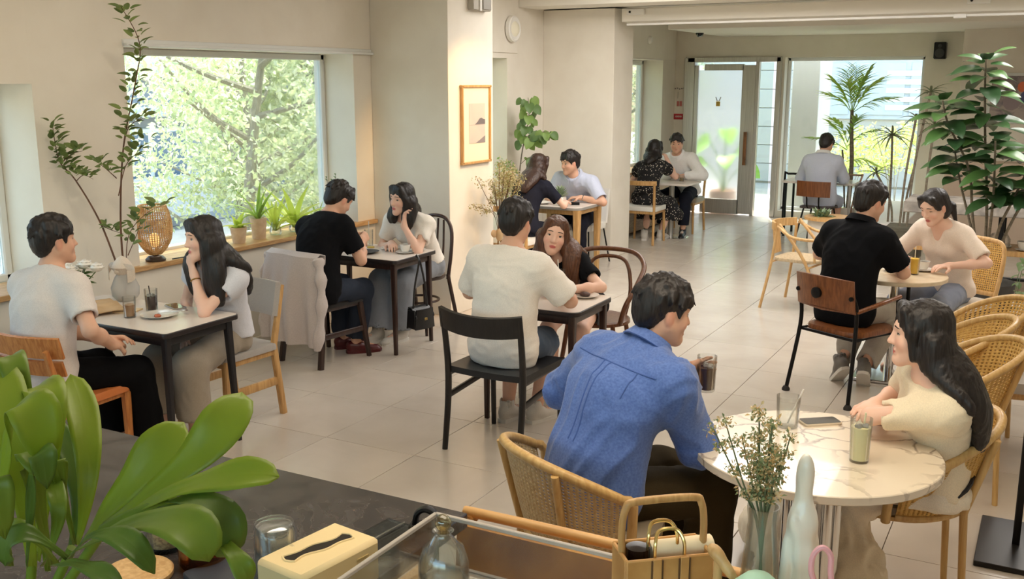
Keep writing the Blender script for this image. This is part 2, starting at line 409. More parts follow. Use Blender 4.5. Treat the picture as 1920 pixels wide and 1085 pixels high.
MB().box((-4.5, 15.0, 2.25), (.9, .01, .06), b=.001).obj('transom_pane', PANE, door)
# emblem on the frosted pane: two ears over a small square face
GOLD = mat('gold_film', (214, 176, 60), .4); DARKF = mat('dark_film', (92, 82, 60), .5)
emb = MB().box((-4.575, 14.979, 1.655), (.062, .002, .07), b=.0005); emb.mi = 1
for sx in (-1, 1):
    emb.bar((-4.575+sx*.017, 14.979, 1.70), (-4.575+sx*.04, 14.979, 1.755), .012, .002, up=(0, 1, 0)); emb.box((-4.575+sx*.014, 14.977, 1.668), (.010, .002, .014), b=.0004)
emb.box((-4.575, 14.977, 1.636), (.03, .002, .006), b=.0004).box((-4.575, 14.977, 1.70), (.05, .002, .006), b=.0004)
emb.obj('door_emblem', [GOLD, DARKF], leaf)
# large window right of the door
w5 = structure(MB().bar((-3.585, 15.2, .1), (-3.585, 15.2, 2.325), .05, .05).bar((-1.745, 15.2, .1), (-1.745, 15.2, 2.325), .05, .05).bar((-3.61, 15.2, .125), (-1.72, 15.2, .125), .05, .05).bar((-3.61, 15.2, 2.3), (-1.72, 15.2, 2.3), .05, .05).obj('window_5', FRAMEW))
MB().box((-2.665, 15.2, 1.21), (1.8, .01, 2.15), b=.001).obj('pane', PANE, w5)
# ---- small wall fittings
t = thing('wall_sign', 'small red sign with pale line of writing on wall beside steel door', 'sign', (-5.285, 14.995, 1.455))
MB().box((.09, 0, 0), (.155, .008, .085), b=.001).obj('sign_plate', mat('sign_red', (178, 44, 52), .5), t)
lp = MB()
for k in range(7): lp.box((.045+k*.015, -.005, .002), (.008, .002, .022+.006*(k % 2)), b=.0003)
lp.obj('lettering', WHITEP, t)
t = thing('wall_notice', 'little notice with two red squares above red sign', 'sign', (-5.21, 14.995, 1.68))
for k in (0, 1): MB().box((.0+k*.045, -.002, -.03), (.034, .004, .075), b=.0008).obj('notice_card', mat('notice_red', (196, 110, 104), .6), t)
lp = MB()
for k in range(6): lp.box((-.085+k*.035, -.002, .19+.006*(k % 3)), (.022, .003, .018), b=.0003)
lp.box((-.005, -.002, .1), (.004, .003, .1), b=.0003)
lp.obj('lettering', mat('grey_print', (120, 116, 110), .6), t)
t = thing('wall_lamp', 'round white dish lamp high on wall between the two pillars', 'lamp', (WX+.015, 9.69, 2.535))
MB().lathe([(.0001, .0), (.11, .0), (.135, .012), (.135, .05), (.12, .06), (.105, .045), (.0001, .028)], R=roty(PI/2)).obj('lamp_housing', WHITEP, t)
MB().lathe([(.0001, .03), (.09, .032), (.06, .06), (.0001, .066)], c=(0, .035, 0), R=roty(PI/2)).obj('lamp_shade', mat('lamp_opal', (238, 232, 212), .5), t)
t = thing('smoke_detector', 'small round white sensor high on wall over far left window', 'sensor', (WX+.014, 13.82, 2.56))
MB().lathe([(.0001, 0), (.055, 0), (.055, .015), (.04, .035), (.0001, .04)], R=roty(PI/2)).obj('sensor_body', WHITEP, t)
t = thing('security_camera', 'black dome camera under ceiling beam near steel door', 'camera', (-4.45, 13.6, 2.63))
MB().lathe([(.0001, -.055), (.035, -.045), (.055, -.01), (.055, .0), (.0001, .0)], n=20).obj('camera_dome', mat('dome_black', (14, 14, 15), .12), t)
t = thing('wall_speaker', 'black box speaker on back wall above the plants', 'speaker', (-1.525, 14.995, 2.39))
MB().box((0, -.11, 0), (.15, .17, .22), b=.012).obj('speaker_body', BLACKM, t)
MB().lathe([(.0001, .004), (.03, .006), (.055, 0), (.06, 0), (.06, .012), (.0001, .012)], c=(0, -.20, -.035), R=rotx(PI/2), n=20).obj('woofer', mat('cone_grey', (58, 58, 60), .6), t)
MB().lathe([(.0001, .004), (.02, .006), (.026, 0), (.0001, .012)], c=(0, -.20, .06), R=rotx(PI/2), n=18).obj('tweeter', mat('cone_grey', (58, 58, 60), .6), t)
MB().box((0, -.015, 0), (.05, .04, .06), b=.004).obj('bracket', BLACKM, t)
t = thing('junction_box', 'grey white control box on warm pillar face above framed picture', 'control box', (-4.49, 7.65, 2.66))
MB().box((.03, .02, 0), (.06, .30, .16), b=.006).obj('box_body', mat('box_grey', (176, 170, 158), .5), t)
MB().box((.064, .09, -.005), (.01, .14, .13), b=.004).obj('box_cover', mat('cover_grey', (150, 146, 138), .45), t)
MB().box((.064, -.02, -.01), (.012, .03, .15), b=.003).obj('box_hinge', WHITEP, t)
t = thing('track_light_rail', 'white lighting rail running along lower edge of long ceiling beam', 'track light', (0, 10.49, 2.59))
MB().box((-.3, -.005, 0), (7.9, .03, .022), b=.003).obj('rail', WHITEP, t)
MB().box((-.93, -.01, -.005), (.11, .045, .04), b=.004).obj('rail_joint', WHITEP, t)
for nm, lab, x in (('ceiling_junction', 'small white junction box on beam above the pillar corner', -4.15), ('ceiling_junction', 'small white junction box on beam above the rubber plant', -.78)):
    t = thing(nm, lab, 'junction box', (x, 10.48, 2.72)); MB().box((0, 0, 0), (.20, .04, .06), b=.004).obj('junction_body', WHITEP, t); MB().cyl((-.06, -.02, 0), (-.06, -.028, 0), .012).obj('junction_cap', BLACKM, t)
t = thing('downlight', 'round recessed ceiling downlight at upper edge of picture', 'ceiling light', (-2.7, 9.96, 2.77))
MB().lathe([(.05, 0), (.075, -.008), (.08, 0)], n=24).obj('downlight_ring', WHITEP, t)
MB().lathe([(.0001, -.001), (.05, -.001), (.05, .004), (.0001, .004)], n=24).obj('downlight_lens', mat('lens_glow', (255, 240, 214), .5, emit=((255, 236, 205), 6)), t)
# warm spot washing the side of the pillar
def spot(loc, aim, power, size, col=WARM, blend=.6, rad=.03):
    d = bpy.data.lights.new('spot_lamp', 'SPOT'); d.energy = power; d.spot_size = D(size); d.spot_blend = blend; d.color = col; d.shadow_soft_size = rad
    o = bpy.data.objects.new('spot_lamp', d); COL.objects.link(o); o.location = loc
    o.rotation_euler = (Vector(aim)-Vector(loc)).to_track_quat('-Z', 'Y').to_euler(); return o
spot((-3.1, 7.2, 2.92), (-4.55, 7.7, 1.2), 95, 58, (1.0, .60, .25))
spot((-3.3, 3.0, 2.94), (-5.2, 4.2, 1.0), 20, 75, (1.0, .84, .62))
spot((-.3, 2.9, 2.94), (-.5, 3.4, .7), 22, 75, (1.0, .84, .62))
# ------------------------------------------------------------------ outside the windows
def leaf_cloud(name, centers, n, size, mats, parent, seed=1, squash=.8, drop=.3):
    """loose small leaves as folded quads around the given (x, y, z, r) blobs; one countless mass"""
    r = np.random.default_rng(seed); C = np.array(centers, float); w = C[:, 3]**2; pick = r.choice(len(C), n, p=w/w.sum())
    d = r.normal(size=(n, 3)); d /= np.linalg.norm(d, axis=1, keepdims=True); rad = r.random(n)**.45
    P = C[pick, :3]+d*(C[pick, 3]*rad)[:, None]*np.array([1, 1, squash])
    a = r.normal(size=(n, 3)); a[:, 2] -= drop; a /= np.linalg.norm(a, axis=1, keepdims=True)
    b = np.cross(a, r.normal(size=(n, 3))); b /= np.linalg.norm(b, axis=1, keepdims=True)
    s = size*(.6+.8*r.random(n))[:, None]; up = np.cross(a, b)*s*.18
    V = np.stack([P, P+a*s*.5+b*s*.26+up, P+a*s, P+a*s*.5-b*s*.26+up], 1).reshape(-1, 3)
    i = np.arange(n)[:, None]*4; F = np.concatenate([i+np.array([[0, 1, 2]]), i+np.array([[0, 2, 3]])])
    me = np_mesh(name, V, F, False, mats)
    if len(mats) > 1: me.polygons.foreach_set('material_index', np.tile(r.integers(0, len(mats), n), 2).astype(np.int32))
    return tag(link(name, me, parent), kind='stuff')
def leafmat(name, col, tl=.5, rough=.5):
    if name in MATS: return MATS[name]
    m = bpy.data.materials.new(name); m.use_nodes = True; nt = m.node_tree; b = nt.nodes['Principled BSDF']
    b.inputs['Base Color'].default_value = lin(col)+(1,); b.inputs['Roughness'].default_value = rough
    t = nt.nodes.new('ShaderNodeBsdfTranslucent'); t.inputs['Color'].default_value = lin(tuple(min(255, v*1.12) for v in col))+(1,)
    mx = nt.nodes.new('ShaderNodeMixShader'); mx.inputs['Fac'].default_value = tl
    nt.links.new(b.outputs[0], mx.inputs[1]); nt.links.new(t.outputs[0], mx.inputs[2]); nt.links.new(mx.outputs[0], nt.nodes['Material Output'].inputs['Surface'])
    MATS[name] = m; return m
LG = [leafmat('tree_leaf_light', (208, 212, 168)), leafmat('tree_leaf_mid', (184, 194, 156)), leafmat('tree_leaf_pale', (218, 220, 196))]
BARK = mat('tree_bark', (170, 160, 146), .9, noise=(12, .3), col2=(136, 126, 112), stretch=(6, 6, 1))
def ground(name, x0, x1, y0, y1, z, c, c2): return structure(MB().box(((x0+x1)/2, (y0+y1)/2, z-.1), (x1-x0, y1-y0, .2), b=.01).obj(name, mat(name+'_paving', c, .9, noise=(1.2, .4), col2=c2)))
ground('street', -5.7, 14, -14, -2.6, -.06, (200, 197, 190), (188, 184, 176))
ground('ground', -40, -5.7, -14, 60, -1.2, (176, 174, 166), (156, 154, 146))
ground('pavement', -5.7, 14, 15.3, 60, -.06, (176, 172, 164), (160, 156, 148))
def tree(label, x, y, h, seed, spread=1.7, n=3600, z0=-1.2, lean=(0, 0), size=.078):
    r = random.Random(seed); t = thing('tree', label, 'tree', (x, y, z0), 0, 'trees outside the left windows')
    top = np.array([lean[0], lean[1], h]); tr = spline([(0, 0, 0), (lean[0]*.3+.08, lean[1]*.3-.06, h*.35), (lean[0]*.7-.05, lean[1]*.7, h*.7), tuple(top)], 5)
    MB().tube(tr, [.10*(1-.8*i/len(tr)) for i in range(len(tr)+0)], 8).obj('trunk', BARK, t)
    blobs = []; br = MB()
    for k in range(9):
        p = np.array(tr[int(len(tr)*(.3+.07*k)) % len(tr)]); a = r.random()*2*PI; L = spread*(.6+.6*r.random()); e = p+np.array([math.cos(a)*L, math.sin(a)*L, .5+.5*r.random()])
        mid = (p+e)/2+np.array([r.uniform(-.15, .15), r.uniform(-.15, .15), -.1]); br.tube(spline([p, mid, e], 4), [.04*(1-.75*i/8) for i in range(9)], 6)
        blobs += [(e[0], e[1], e[2], .75), (mid[0], mid[1], mid[2]+.25, .55)]
    br.obj('branches', BARK, t); blobs += [(top[0], top[1], h, .8), (0, 0, h*.6, .6)]
    leaf_cloud('foliage', blobs, int(n*2.3), size, LG, t, seed)
    return t
tree('pale trunk tree nearest the big left window behind the rattan lamp', -8.2, 8.4, 4.0, 3, 1.5, 3000, lean=(.5, .3))
tree('leaning forked tree in the middle of big left window', -9.6, 11.2, 4.4, 5, 1.8, 4200, lean=(-.4, .7))
tree('leafy tree at the right side of big left window', -8.6, 12.3, 4.2, 8, 1.7, 4000, lean=(.3, -.3))
tree('thin tree between the two trees of big left window', -10.8, 13.8, 4.6, 11, 1.9, 3600, lean=(.2, .5))
tree('young leafy tree at left side of big left window', -8.8, 9.9, 3.6, 23, 1.7, 3600, lean=(-.2, -.3))
tree('low spreading tree close behind the rattan lamp', -10.4, 10.6, 3.2, 29, 2.0, 4200, lean=(.4, .4))
tree('tree outside the narrow window behind the first pillar', -8.0, 15.8, 4.2, 14, 1.6, 2600)
tree('tree outside the far left window beside dotted dress', -8.4, 20.6, 4.2, 17, 1.8, 3200)
sh = thing('hedge', 'low bright hedge of shrubs under trees outside big window', 'hedge', (-8.6, 11, -1.2))
leaf_cloud('foliage', [(r_, s_, .45+.2*math.sin(s_*3), .62) for s_ in np.arange(-4, 6, .7) for r_ in (-.6, .3)], 7000, .12, LG, sh, 21)

# apartment block across the street
bl = thing('apartment_building', 'grey apartment block with balconies beyond the trees of left window', 'building', (-17, 16, -1.2))
FAC = mat('facade_grey', (150, 154, 164), .8, noise=(.6, .2), col2=(134, 138, 148)); FACD = mat('facade_recess', (84, 88, 98), .8); SLAB = mat('facade_slab', (176, 178, 182), .8)
BWIN = mat('facade_window', (96, 114, 136), .18, spec=.8); FACB = mat('facade_brown', (122, 106, 98), .85)
MB().box((-2.5, 4, 6), (4.6, 44, 12), b=.02).obj('facade', FAC, bl)
for fz in range(4):
    MB().box((.0, 4, 2.55+fz*3), (.7, 44, .22), b=.02).obj('balcony_slab', SLAB, bl)
    for k in range(11):
        y = -15+k*3.6; ww = 2.2 if (k+fz) % 3 else 1.3
        f = MB().box((-.17, y, 1.35+fz*3), (.1, ww, 1.7), b=.02).obj('window_frame', FACD if (k+fz) % 2 else FRAMEW, bl)
        MB().box((-.11, y-ww*.24, 1.35+fz*3), (.03, ww*.42, 1.5), b=.004).obj('pane', BWIN, f); MB().box((-.11, y+ww*.24, 1.35+fz*3), (.03, ww*.42, 1.5), b=.004).obj('pane', BWIN, f)
        if k % 2: MB().box((-.15, y+1.75, 1.3+fz*3), (.25, .7, 2.3), b=.02).obj('wall_panel', FACB if fz % 2 else FACD, bl)
        else: MB().box((.28, y, .75+fz*3), (.06, 2.6, .9), b=.01).obj('balcony_front', SLAB, bl)
# white building facing the back door
wbm = mat('white_cladding', (196, 192, 186), .8); ob = thing('white_building', 'white clad building with wide window band across the lane behind door', 'building', (-2.5, 20.4, -.06))
MB().box((1.5, 1.5, 2.6), (13, 2.6, 5.4), b=.02).obj('wall_core', wbm, ob)
for k in range(9):
    if not 3 <= k <= 5: MB().box((1.5, .18, .22+k*.37), (12.9, .06, .36), b=.008).obj('cladding_board', wbm, ob)
    else:
        MB().box((-3.55, .18, .22+k*.37), (2.7, .06, .36), b=.008).obj('cladding_board', wbm, ob); MB().box((5.0, .18, .22+k*.37), (5.9, .06, .36), b=.008).obj('cladding_board', wbm, ob)
f = MB().box((-.1, .17, 1.9), (4.2, .08, 1.15), b=.01).obj('window_frame', mat('frame_bluegrey', (200, 206, 214), .6), ob)
for k in range(4): MB().box((-1.62+k*1.0, .115, 1.9), (.9, .03, .98), b=.004).obj('pane', mat('pane_blue', (196, 204, 214), .2, spec=.7), f)
for k in range(5): MB().box((.3, .10, 1.55+k*.16), (1.6, .02, .1), b=.004).obj('blind_slat', WHITEP, f)
MB().tube([(1.18, .0, .1), (1.18, .0, 4.6)], .05, 10).obj('drain_pipe', mat('pipe_green', (96, 170, 140), .5), ob)
gp = thing('garden_wall', 'white garden wall post just outside the door and window', 'wall', (-3.55, 16.6, -.06)); MB().box((0, 0, 1.6), (.42, .9, 3.2), b=.01).obj('wall_block', wbm, gp)
SHB = [leafmat('shrub_light', (222, 226, 150)), leafmat('shrub_mid', (196, 210, 130))]
for i, (x, y, h, lab) in enumerate(((-3.1, 18.0, 1.15, 'thin airy shrub outside window left of the palm stem'), (-2.35, 17.6, 1.25, 'airy yellow green shrub outside window right of the palm stem'), (-1.7, 18.2, 1.1, 'airy shrub outside window behind the dracaena'))):
    s = thing('shrub', lab, 'shrub', (x, y, -.06), 0, 'shrubs outside the back window'); st = MB(); rr = random.Random(i)
    for k in range(7):
        e = (rr.uniform(-.4, .4), rr.uniform(-.3, .3), h*rr.uniform(.7, 1.1)); st.tube(spline([(rr.uniform(-.06, .06), 0, 0), (e[0]*.4, e[1]*.4, h*.5), e], 4), [.008*(1-.07*j) for j in range(9)], 5)
    st.obj('stems', BARK, s); leaf_cloud('foliage', [(0, 0, h*.75, .5), (.25, 0, h*.95, .35), (-.25, 0, h*.6, .35)], 900, .07, SHB, s, 30+i)
# potted monstera seen through the frosted door
mp_ = thing('potted_monstera', 'big leaved potted plant seen hazily through frosted door', 'plant', (-4.62, 15.55, -.06))
MB().lathe([(.17, 0), (.22, .2), (.21, .36), (.19, .36), (.19, .3), (.0001, .3)]).obj('wicker_pot', mat('pot_rose', (222, 190, 172), .8, noise=(30, .2), col2=(200, 160, 140)), mp_)
def blade(L, W, fold=.2, droop=.3, n=6, tip=.9, wav=0.0, base=.12):
    """one leaf along +Y with a midrib fold; flat sheet with real curve"""
    V = []; F = []
    for i in range(n+1):
        t = i/n; w = W/2*(math.sin(PI*min(1, (t*(1-base)+base)**tip)))**.75 if t < 1 else .002
        w = max(w, .0015); z = -droop*L*t*t; y = L*(t-.18*droop*t*t)
        for u in (-1, -.5, 0, .5, 1): V.append((u*w, y, z+abs(u)*w*fold*2+wav*w*math.sin(t*9+u)))
    for i in range(n):
        for j in range(4): F.append((i*5+j, i*5+j+1, i*5+6+j, i*5+5+j))
    return V, F
def leaf_mesh(name, m, **k):
    V, F = blade(**k); return np_mesh(name, V, F, True, [m])
def orient(d, up=(0, 0, 1), roll=0):
    """rotation taking +Y to d with +Z near up"""
    y = nrm(d); x = np.cross(y, up)
    x = nrm(x) if np.linalg.norm(x) > 1e-3 else np.array([1., 0, 0]); z = np.cross(x, y)
    M = Matrix(np.array([x, y, z]).T.tolist()); return (M @ Matrix.Rotation(roll, 3, 'Y')).to_euler()
MONL = leaf_mesh('monstera_leaf', leafmat('monstera', (132, 176, 84), .3), L=.42, W=.36, fold=.12, droop=.35, base=.22)
st = MB()
for k, (a, e, s) in enumerate(((2.6, 1.12, 1.0), (.9, 1.0, .95), (.2, .75, .8), (3.4, .8, .8), (1.6, 1.3, .8), (5.0, .9, .8))):
    p = np.array([math.cos(a)*.3, math.sin(a)*.12, e]); st.tube(spline([(0, 0, .3), p*np.array([.4, .4, .75]), p], 4), .01, 6)
    link('leaf', MONL, mp_, p, orient((math.cos(a), math.sin(a)-.4, -.35), (0, -.7, .7)), (s,)*3)
st.obj('stems', leafmat('monstera', (132, 176, 84), .3), mp_)
# ------------------------------------------------------------------ smooth bodies: implicit surface -> one continuous mesh
f32 = np.float32
class Field:
    def __init__(s): s.pr = []
    def cap(s, a, b, ra, rb, k=.02, flat=None, op=0, cut=None):
        a = np.array(a, float); b = np.array(b, float); ab = b-a; L2 = max(ab @ ab, 1e-9)
        def f(X, Y, Z):
            px, py, pz = X-f32(a[0]), Y-f32(a[1]), Z-f32(a[2])
            t = np.clip((px*f32(ab[0])+py*f32(ab[1])+pz*f32(ab[2]))/f32(L2), 0, 1)
            dx, dy, dz = px-t*f32(ab[0]), py-t*f32(ab[1]), pz-t*f32(ab[2]); d2 = dx*dx+dy*dy+dz*dz
            if flat is not None:
                n, q = flat; dn = dx*f32(n[0])+dy*f32(n[1])+dz*f32(n[2]); d2 = d2+dn*dn*f32(1/q**2-1)
            d = np.sqrt(d2)-(f32(ra)+f32(rb-ra)*t)
            if cut is not None:
                for pt, di in cut: d = np.maximum(d, (X-f32(pt[0]))*f32(di[0])+(Y-f32(pt[1]))*f32(di[1])+(Z-f32(pt[2]))*f32(di[2]))
            return d
        R = max(ra, rb); s.pr.append((f, np.minimum(a, b)-R, np.maximum(a, b)+R, k, op)); return s
    def ell(s, c, r, R=None, k=.02, op=0):
        c = np.array(c, float); r = np.array(r, float); R = np.eye(3) if R is None else R
        def f(X, Y, Z):
            px, py, pz = X-f32(c[0]), Y-f32(c[1]), Z-f32(c[2]); k0 = 0; k1 = 0
            for i in range(3):
                q = (px*f32(R[0, i])+py*f32(R[1, i])+pz*f32(R[2, i]))/f32(r[i]); k0 = k0+q*q; k1 = k1+(q/f32(r[i]))**2
            k0 = np.sqrt(k0); return k0*(k0-1)/np.maximum(np.sqrt(k1), 1e-6)
        M = r.max(); s.pr.append((f, c-M, c+M, k, op)); return s
    def half(s, pt, di):
        pt = np.array(pt, float); di = nrm(di)
        s.pr.append((lambda X, Y, Z: (X-f32(pt[0]))*f32(di[0])+(Y-f32(pt[1]))*f32(di[1])+(Z-f32(pt[2]))*f32(di[2]), None, None, 0, 2)); return s
    def under(s, zc, y1):
        """flatten whatever presses into the seat: removes z < zc behind y1"""
        s.pr.append((lambda X, Y, Z: -np.maximum(Z-f32(zc), Y-f32(y1))+X*0, None, None, 0, 2)); return s
    @staticmethod
    def comb(A, d, k, op):
        if op == 2: return np.maximum(A, d)
        if op == 1: d = -d; k_ = max(k, 1e-4); h = np.maximum(f32(k_)-np.abs(A-d), 0)/f32(k_); return np.maximum(A, d)+h*h*f32(k_*.25)
        k_ = max(k, 1e-4); h = np.maximum(f32(k_)-np.abs(A-d), 0)/f32(k_); return np.minimum(A, d)-h*h*f32(k_*.25)
    def at(s, P):
        P = np.asarray(P, f32); X, Y, Z = P[:, 0], P[:, 1], P[:, 2]; A = np.full(len(P), 1, f32)
        for f, lo, hi, k, op in s.pr: A = s.comb(A, f(X, Y, Z), k, op)
        return A
    def mesh(s, h, fine=(), hf=.005):
        lo = np.min([p[1] for p in s.pr if p[4] == 0], axis=0)-.03; hi = np.max([p[2] for p in s.pr if p[4] == 0], axis=0)+.03
        ax = []
        for d in range(3):
            x = lo[d]; g = []
            iv = [(a[d], b[d]) for a, b in fine]
            while x < hi[d]:
                g.append(x); x += hf if any(a <= x <= b for a, b in iv) else h
            g.append(x); ax.append(np.array(g, f32))
        A = np.full([len(a) for a in ax], 1, f32)
        for f, pl, ph, k, op in s.pr:
            if op == 2: A = np.maximum(A, f(ax[0][:, None, None], ax[1][None, :, None], ax[2][None, None, :])); continue
            m = k+2.5*h; i = [(max(0, np.searchsorted(ax[d], pl[d]-m)), np.searchsorted(ax[d], ph[d]+m)) for d in range(3)]
            sl = tuple(slice(a, b) for a, b in i)
            if min(b-a for a, b in i) < 1: continue
            d = f(ax[0][sl[0]][:, None, None], ax[1][sl[1]][None, :, None], ax[2][sl[2]][None, None, :]); A[sl] = s.comb(A[sl], d, k, op)
        return nets(A, *ax)
def nets(A, xs, ys, zs):
    S = A < 0; c = np.zeros([n-1 for n in A.shape], np.int8); sl = lambda b, n: slice(b, n-1+b)
    for i in (0, 1):
        for j in (0, 1):
            for k in (0, 1): c += S[sl(i, A.shape[0]), sl(j, A.shape[1]), sl(k, A.shape[2])]
    I = np.argwhere((c > 0) & (c < 8)); n = len(I); vid = np.full(c.shape, -1, np.int32); vid[I[:, 0], I[:, 1], I[:, 2]] = np.arange(n)
    acc = np.zeros((n, 3)); cnt = np.zeros(n); G = [xs, ys, zs]
    for ax in range(3):
        o = [a for a in range(3) if a != ax]
        for u in (0, 1):
            for v in (0, 1):
                p = I.copy(); p[:, o[0]] += u; p[:, o[1]] += v; q = p.copy(); q[:, ax] += 1
                a = A[p[:, 0], p[:, 1], p[:, 2]]; b = A[q[:, 0], q[:, 1], q[:, 2]]; m = (a < 0) != (b < 0)
                t = np.where(m, a/np.where(m, a-b, 1), 0)
                for d in range(3):
                    x = G[d][p[:, d]]
                    if d == ax: x = x+t*(G[d][q[:, d]]-x)
                    acc[:, d] += np.where(m, x, 0)
                cnt += m
    V = acc/cnt[:, None]; F = []
    for ax in range(3):
        o = [(ax+1) % 3, (ax+2) % 3]; a = np.moveaxis(S, [ax, o[0], o[1]], [0, 1, 2]); w = np.moveaxis(vid, [ax, o[0], o[1]], [0, 1, 2])
        e = a[:-1, 1:-1, 1:-1] != a[1:, 1:-1, 1:-1]; i = np.argwhere(e)
        if not len(i): continue
        x, y, z = i[:, 0], i[:, 1]+1, i[:, 2]+1; q = np.stack([w[x, y-1, z-1], w[x, y, z-1], w[x, y, z], w[x, y-1, z]], 1)
        ins = a[x, y, z]; q[~ins] = q[~ins][:, ::-1]; F.append(q)
    return V, np.concatenate(F)
def vnormals(V, F):
    n = np.cross(V[F[:, 2]]-V[F[:, 0]], V[F[:, 3]]-V[F[:, 1]]); N = np.zeros_like(V)
    for k in range(4): np.add.at(N, F[:, k], n)
    return N/np.maximum(np.linalg.norm(N, axis=1, keepdims=True), 1e-12)
NT = np.random.default_rng(3).random((32, 32, 32))
def vnoise(P):
    i = np.floor(P).astype(int); f = P-i; f = f*f*(3-2*f); r = 0
    for a in (0, 1):
        for b in (0, 1):
            for c in (0, 1):
                r = r+NT[(i[:, 0]+a) & 31, (i[:, 1]+b) & 31, (i[:, 2]+c) & 31]*(f[:, 0] if a else 1-f[:, 0])*(f[:, 1] if b else 1-f[:, 1])*(f[:, 2] if c else 1-f[:, 2])
    return r
def folds(V, N, amp, fr=(10, 10, 6), seed=0, ridge=.7):
    P = V*np.array(fr)+seed*3.7; w = vnoise(V*5+seed)*1.6; P = P+w[:, None]
    a = vnoise(P)-.5; b = 1-np.abs(2*vnoise(P*1.7+9)-1); u = (V[:, 0]+V[:, 2])*.7; v = (V[:, 2]-V[:, 0])*.7; c = 1-np.abs(2*vnoise(np.stack([u*7+w, v*26+w*2, V[:, 1]*9+seed], 1))-1); m = np.clip(vnoise(V*6+seed*2.1)*2-.7, 0, 1)
    return V+N*(amp*(a*1.2+ridge*(b**3-.3)+.9*m*(c**3-.2)))[:, None]
def smooth_mesh(V, F, it=1):
    for _ in range(it):
        A = np.zeros_like(V); c = np.zeros(len(V))
        for k in range(4):
            for m in (F[:, (k+1) % 4], F[:, (k+3) % 4]): np.add.at(A, F[:, k], V[m]); np.add.at(c, F[:, k], 1)
        V = .5*V+.5*A/np.maximum(c, 1)[:, None]
    return V
# ------------------------------------------------------------------ seated figure: joints from hip place, lean, head turn and hand / foot targets
def ik(a, t, l1, l2, hint):
    a = np.array(a, float); t = np.array(t, float); d = t-a; L = np.linalg.norm(d); d = d/max(L, 1e-6)
    L = min(L, (l1+l2)*.995); L = max(L, abs(l1-l2)+.02); x = (l1*l1-l2*l2+L*L)/(2*L); h = math.sqrt(max(l1*l1-x*x, 0))
    n = np.array(hint, float); n = n-d*(n @ d); return a+d*x+nrm(n)*h, a+d*L
def skeleton(p):
    s = p.get('s', 1.0); hs = p.get('hs', .97+.03*s if s < 1 else s); Rw = rotz(p['yaw']); hip = np.array([p['hip'][0], p['hip'][1], 0.])
    loc = lambda w: Rw.T @ (np.array(w, float)-hip)
    le, be, sd = D(p.get('lean', 5)), D(p.get('bend', 10)), D(p.get('side', 0))
    def dr(a): v = np.array([math.sin(sd), math.sin(a), math.cos(a)]); return v/np.linalg.norm(v)
    k = {'smile': p.get('smile', .001)}; z0 = p.get('seat', .46)+.095*s
    P0 = np.array([0, 0, z0]); P1 = P0+dr(le*.6)*.17*s; P2 = P1+dr(le+be*.4)*.19*s; P3 = P2+dr(le+be)*.165*s
    Rt = rotz(D(p.get('turn', 0))) @ rotx(-D(p.get('nod', 0))) @ roty(D(p.get('tilt', 0)))
    nd = nrm(dr(le+be*1.1)*.65+Rt @ np.array([0, .25, .9])*.5); P4 = P3+nd*.085*s; hc = P4+Rt @ np.array([0, .016, .095])*hs
    k.update(P0=P0, P1=P1, P2=P2, P3=P3, P4=P4, hc=hc, Rt=Rt, s=s, hs=hs, Rw=Rw, hip=hip, up=dr(le+be), loc=loc)
    f = nrm(np.cross(k['up'], np.array([1, 0, 0.]))); f = f if f[1] > 0 else -f; k['fwd'] = f; lat = nrm(np.cross(f, k['up'])); k['lat'] = lat if lat[0] > 0 else -lat
    sw = p.get('sw', .178 if p.get('sex', 'm') == 'm' else .155)*s; tw = D(p.get('twist', 0)); l2 = k['lat']*math.cos(tw)+f*math.sin(tw); k['lat2'] = l2
    for S, sg in (('L', -1), ('R', 1)):
        sh = P3-k['up']*.05*s+l2*sg*sw+f*p.get('shf', .0); k['sh'+S] = sh
        A = p.get('arm'+S) or {}
        ua, fa = .285*s, .25*s
        w = loc(A['w']) if 'w' in A else (hc+Rt @ np.array(A['wh'], float) if 'wh' in A else np.array([sg*.17, .30, z0+.08]))
        hint = Rw.T @ np.array(A['hw'], float) if 'hw' in A else A.get('hint', (sg*.8, -.3, -.7)); el, wr = ik(sh, w, ua, fa, hint); k['el'+S] = el; k['wr'+S] = wr
        dd = A.get('d'); dd = Rw.T @ np.array(dd, float) if dd is not None else wr-el; k['hd'+S] = nrm(dd)
        nn = A.get('n'); nn = Rw.T @ np.array(nn, float) if nn is not None else np.array([-sg*.5, 0, -.8]); nn = nn-k['hd'+S]*(nn @ k['hd'+S]); k['hn'+S] = nrm(nn); k['curl'+S] = A.get('curl', .5)
        hj = P0+np.array([sg*.088*s, .0, -.005]); k['hj'+S] = hj; G = p.get('leg'+S) or {}
        an = loc((*G['a'][:2], G['a'][2] if len(G['a']) > 2 else .085)) if 'a' in G else np.array([sg*.12, .42*s, .085])
        kn, an2 = ik(hj, an, .43*s, .42*s, G.get('hint', (sg*.12, .5, 1))); k['kn'+S] = kn; k['an'+S] = an2
        td = G.get('t'); td = Rw.T @ np.array([*td, 0], float) if td is not None else np.array([sg*.15, 1, 0]); k['toe'+S] = nrm(td)
    return k
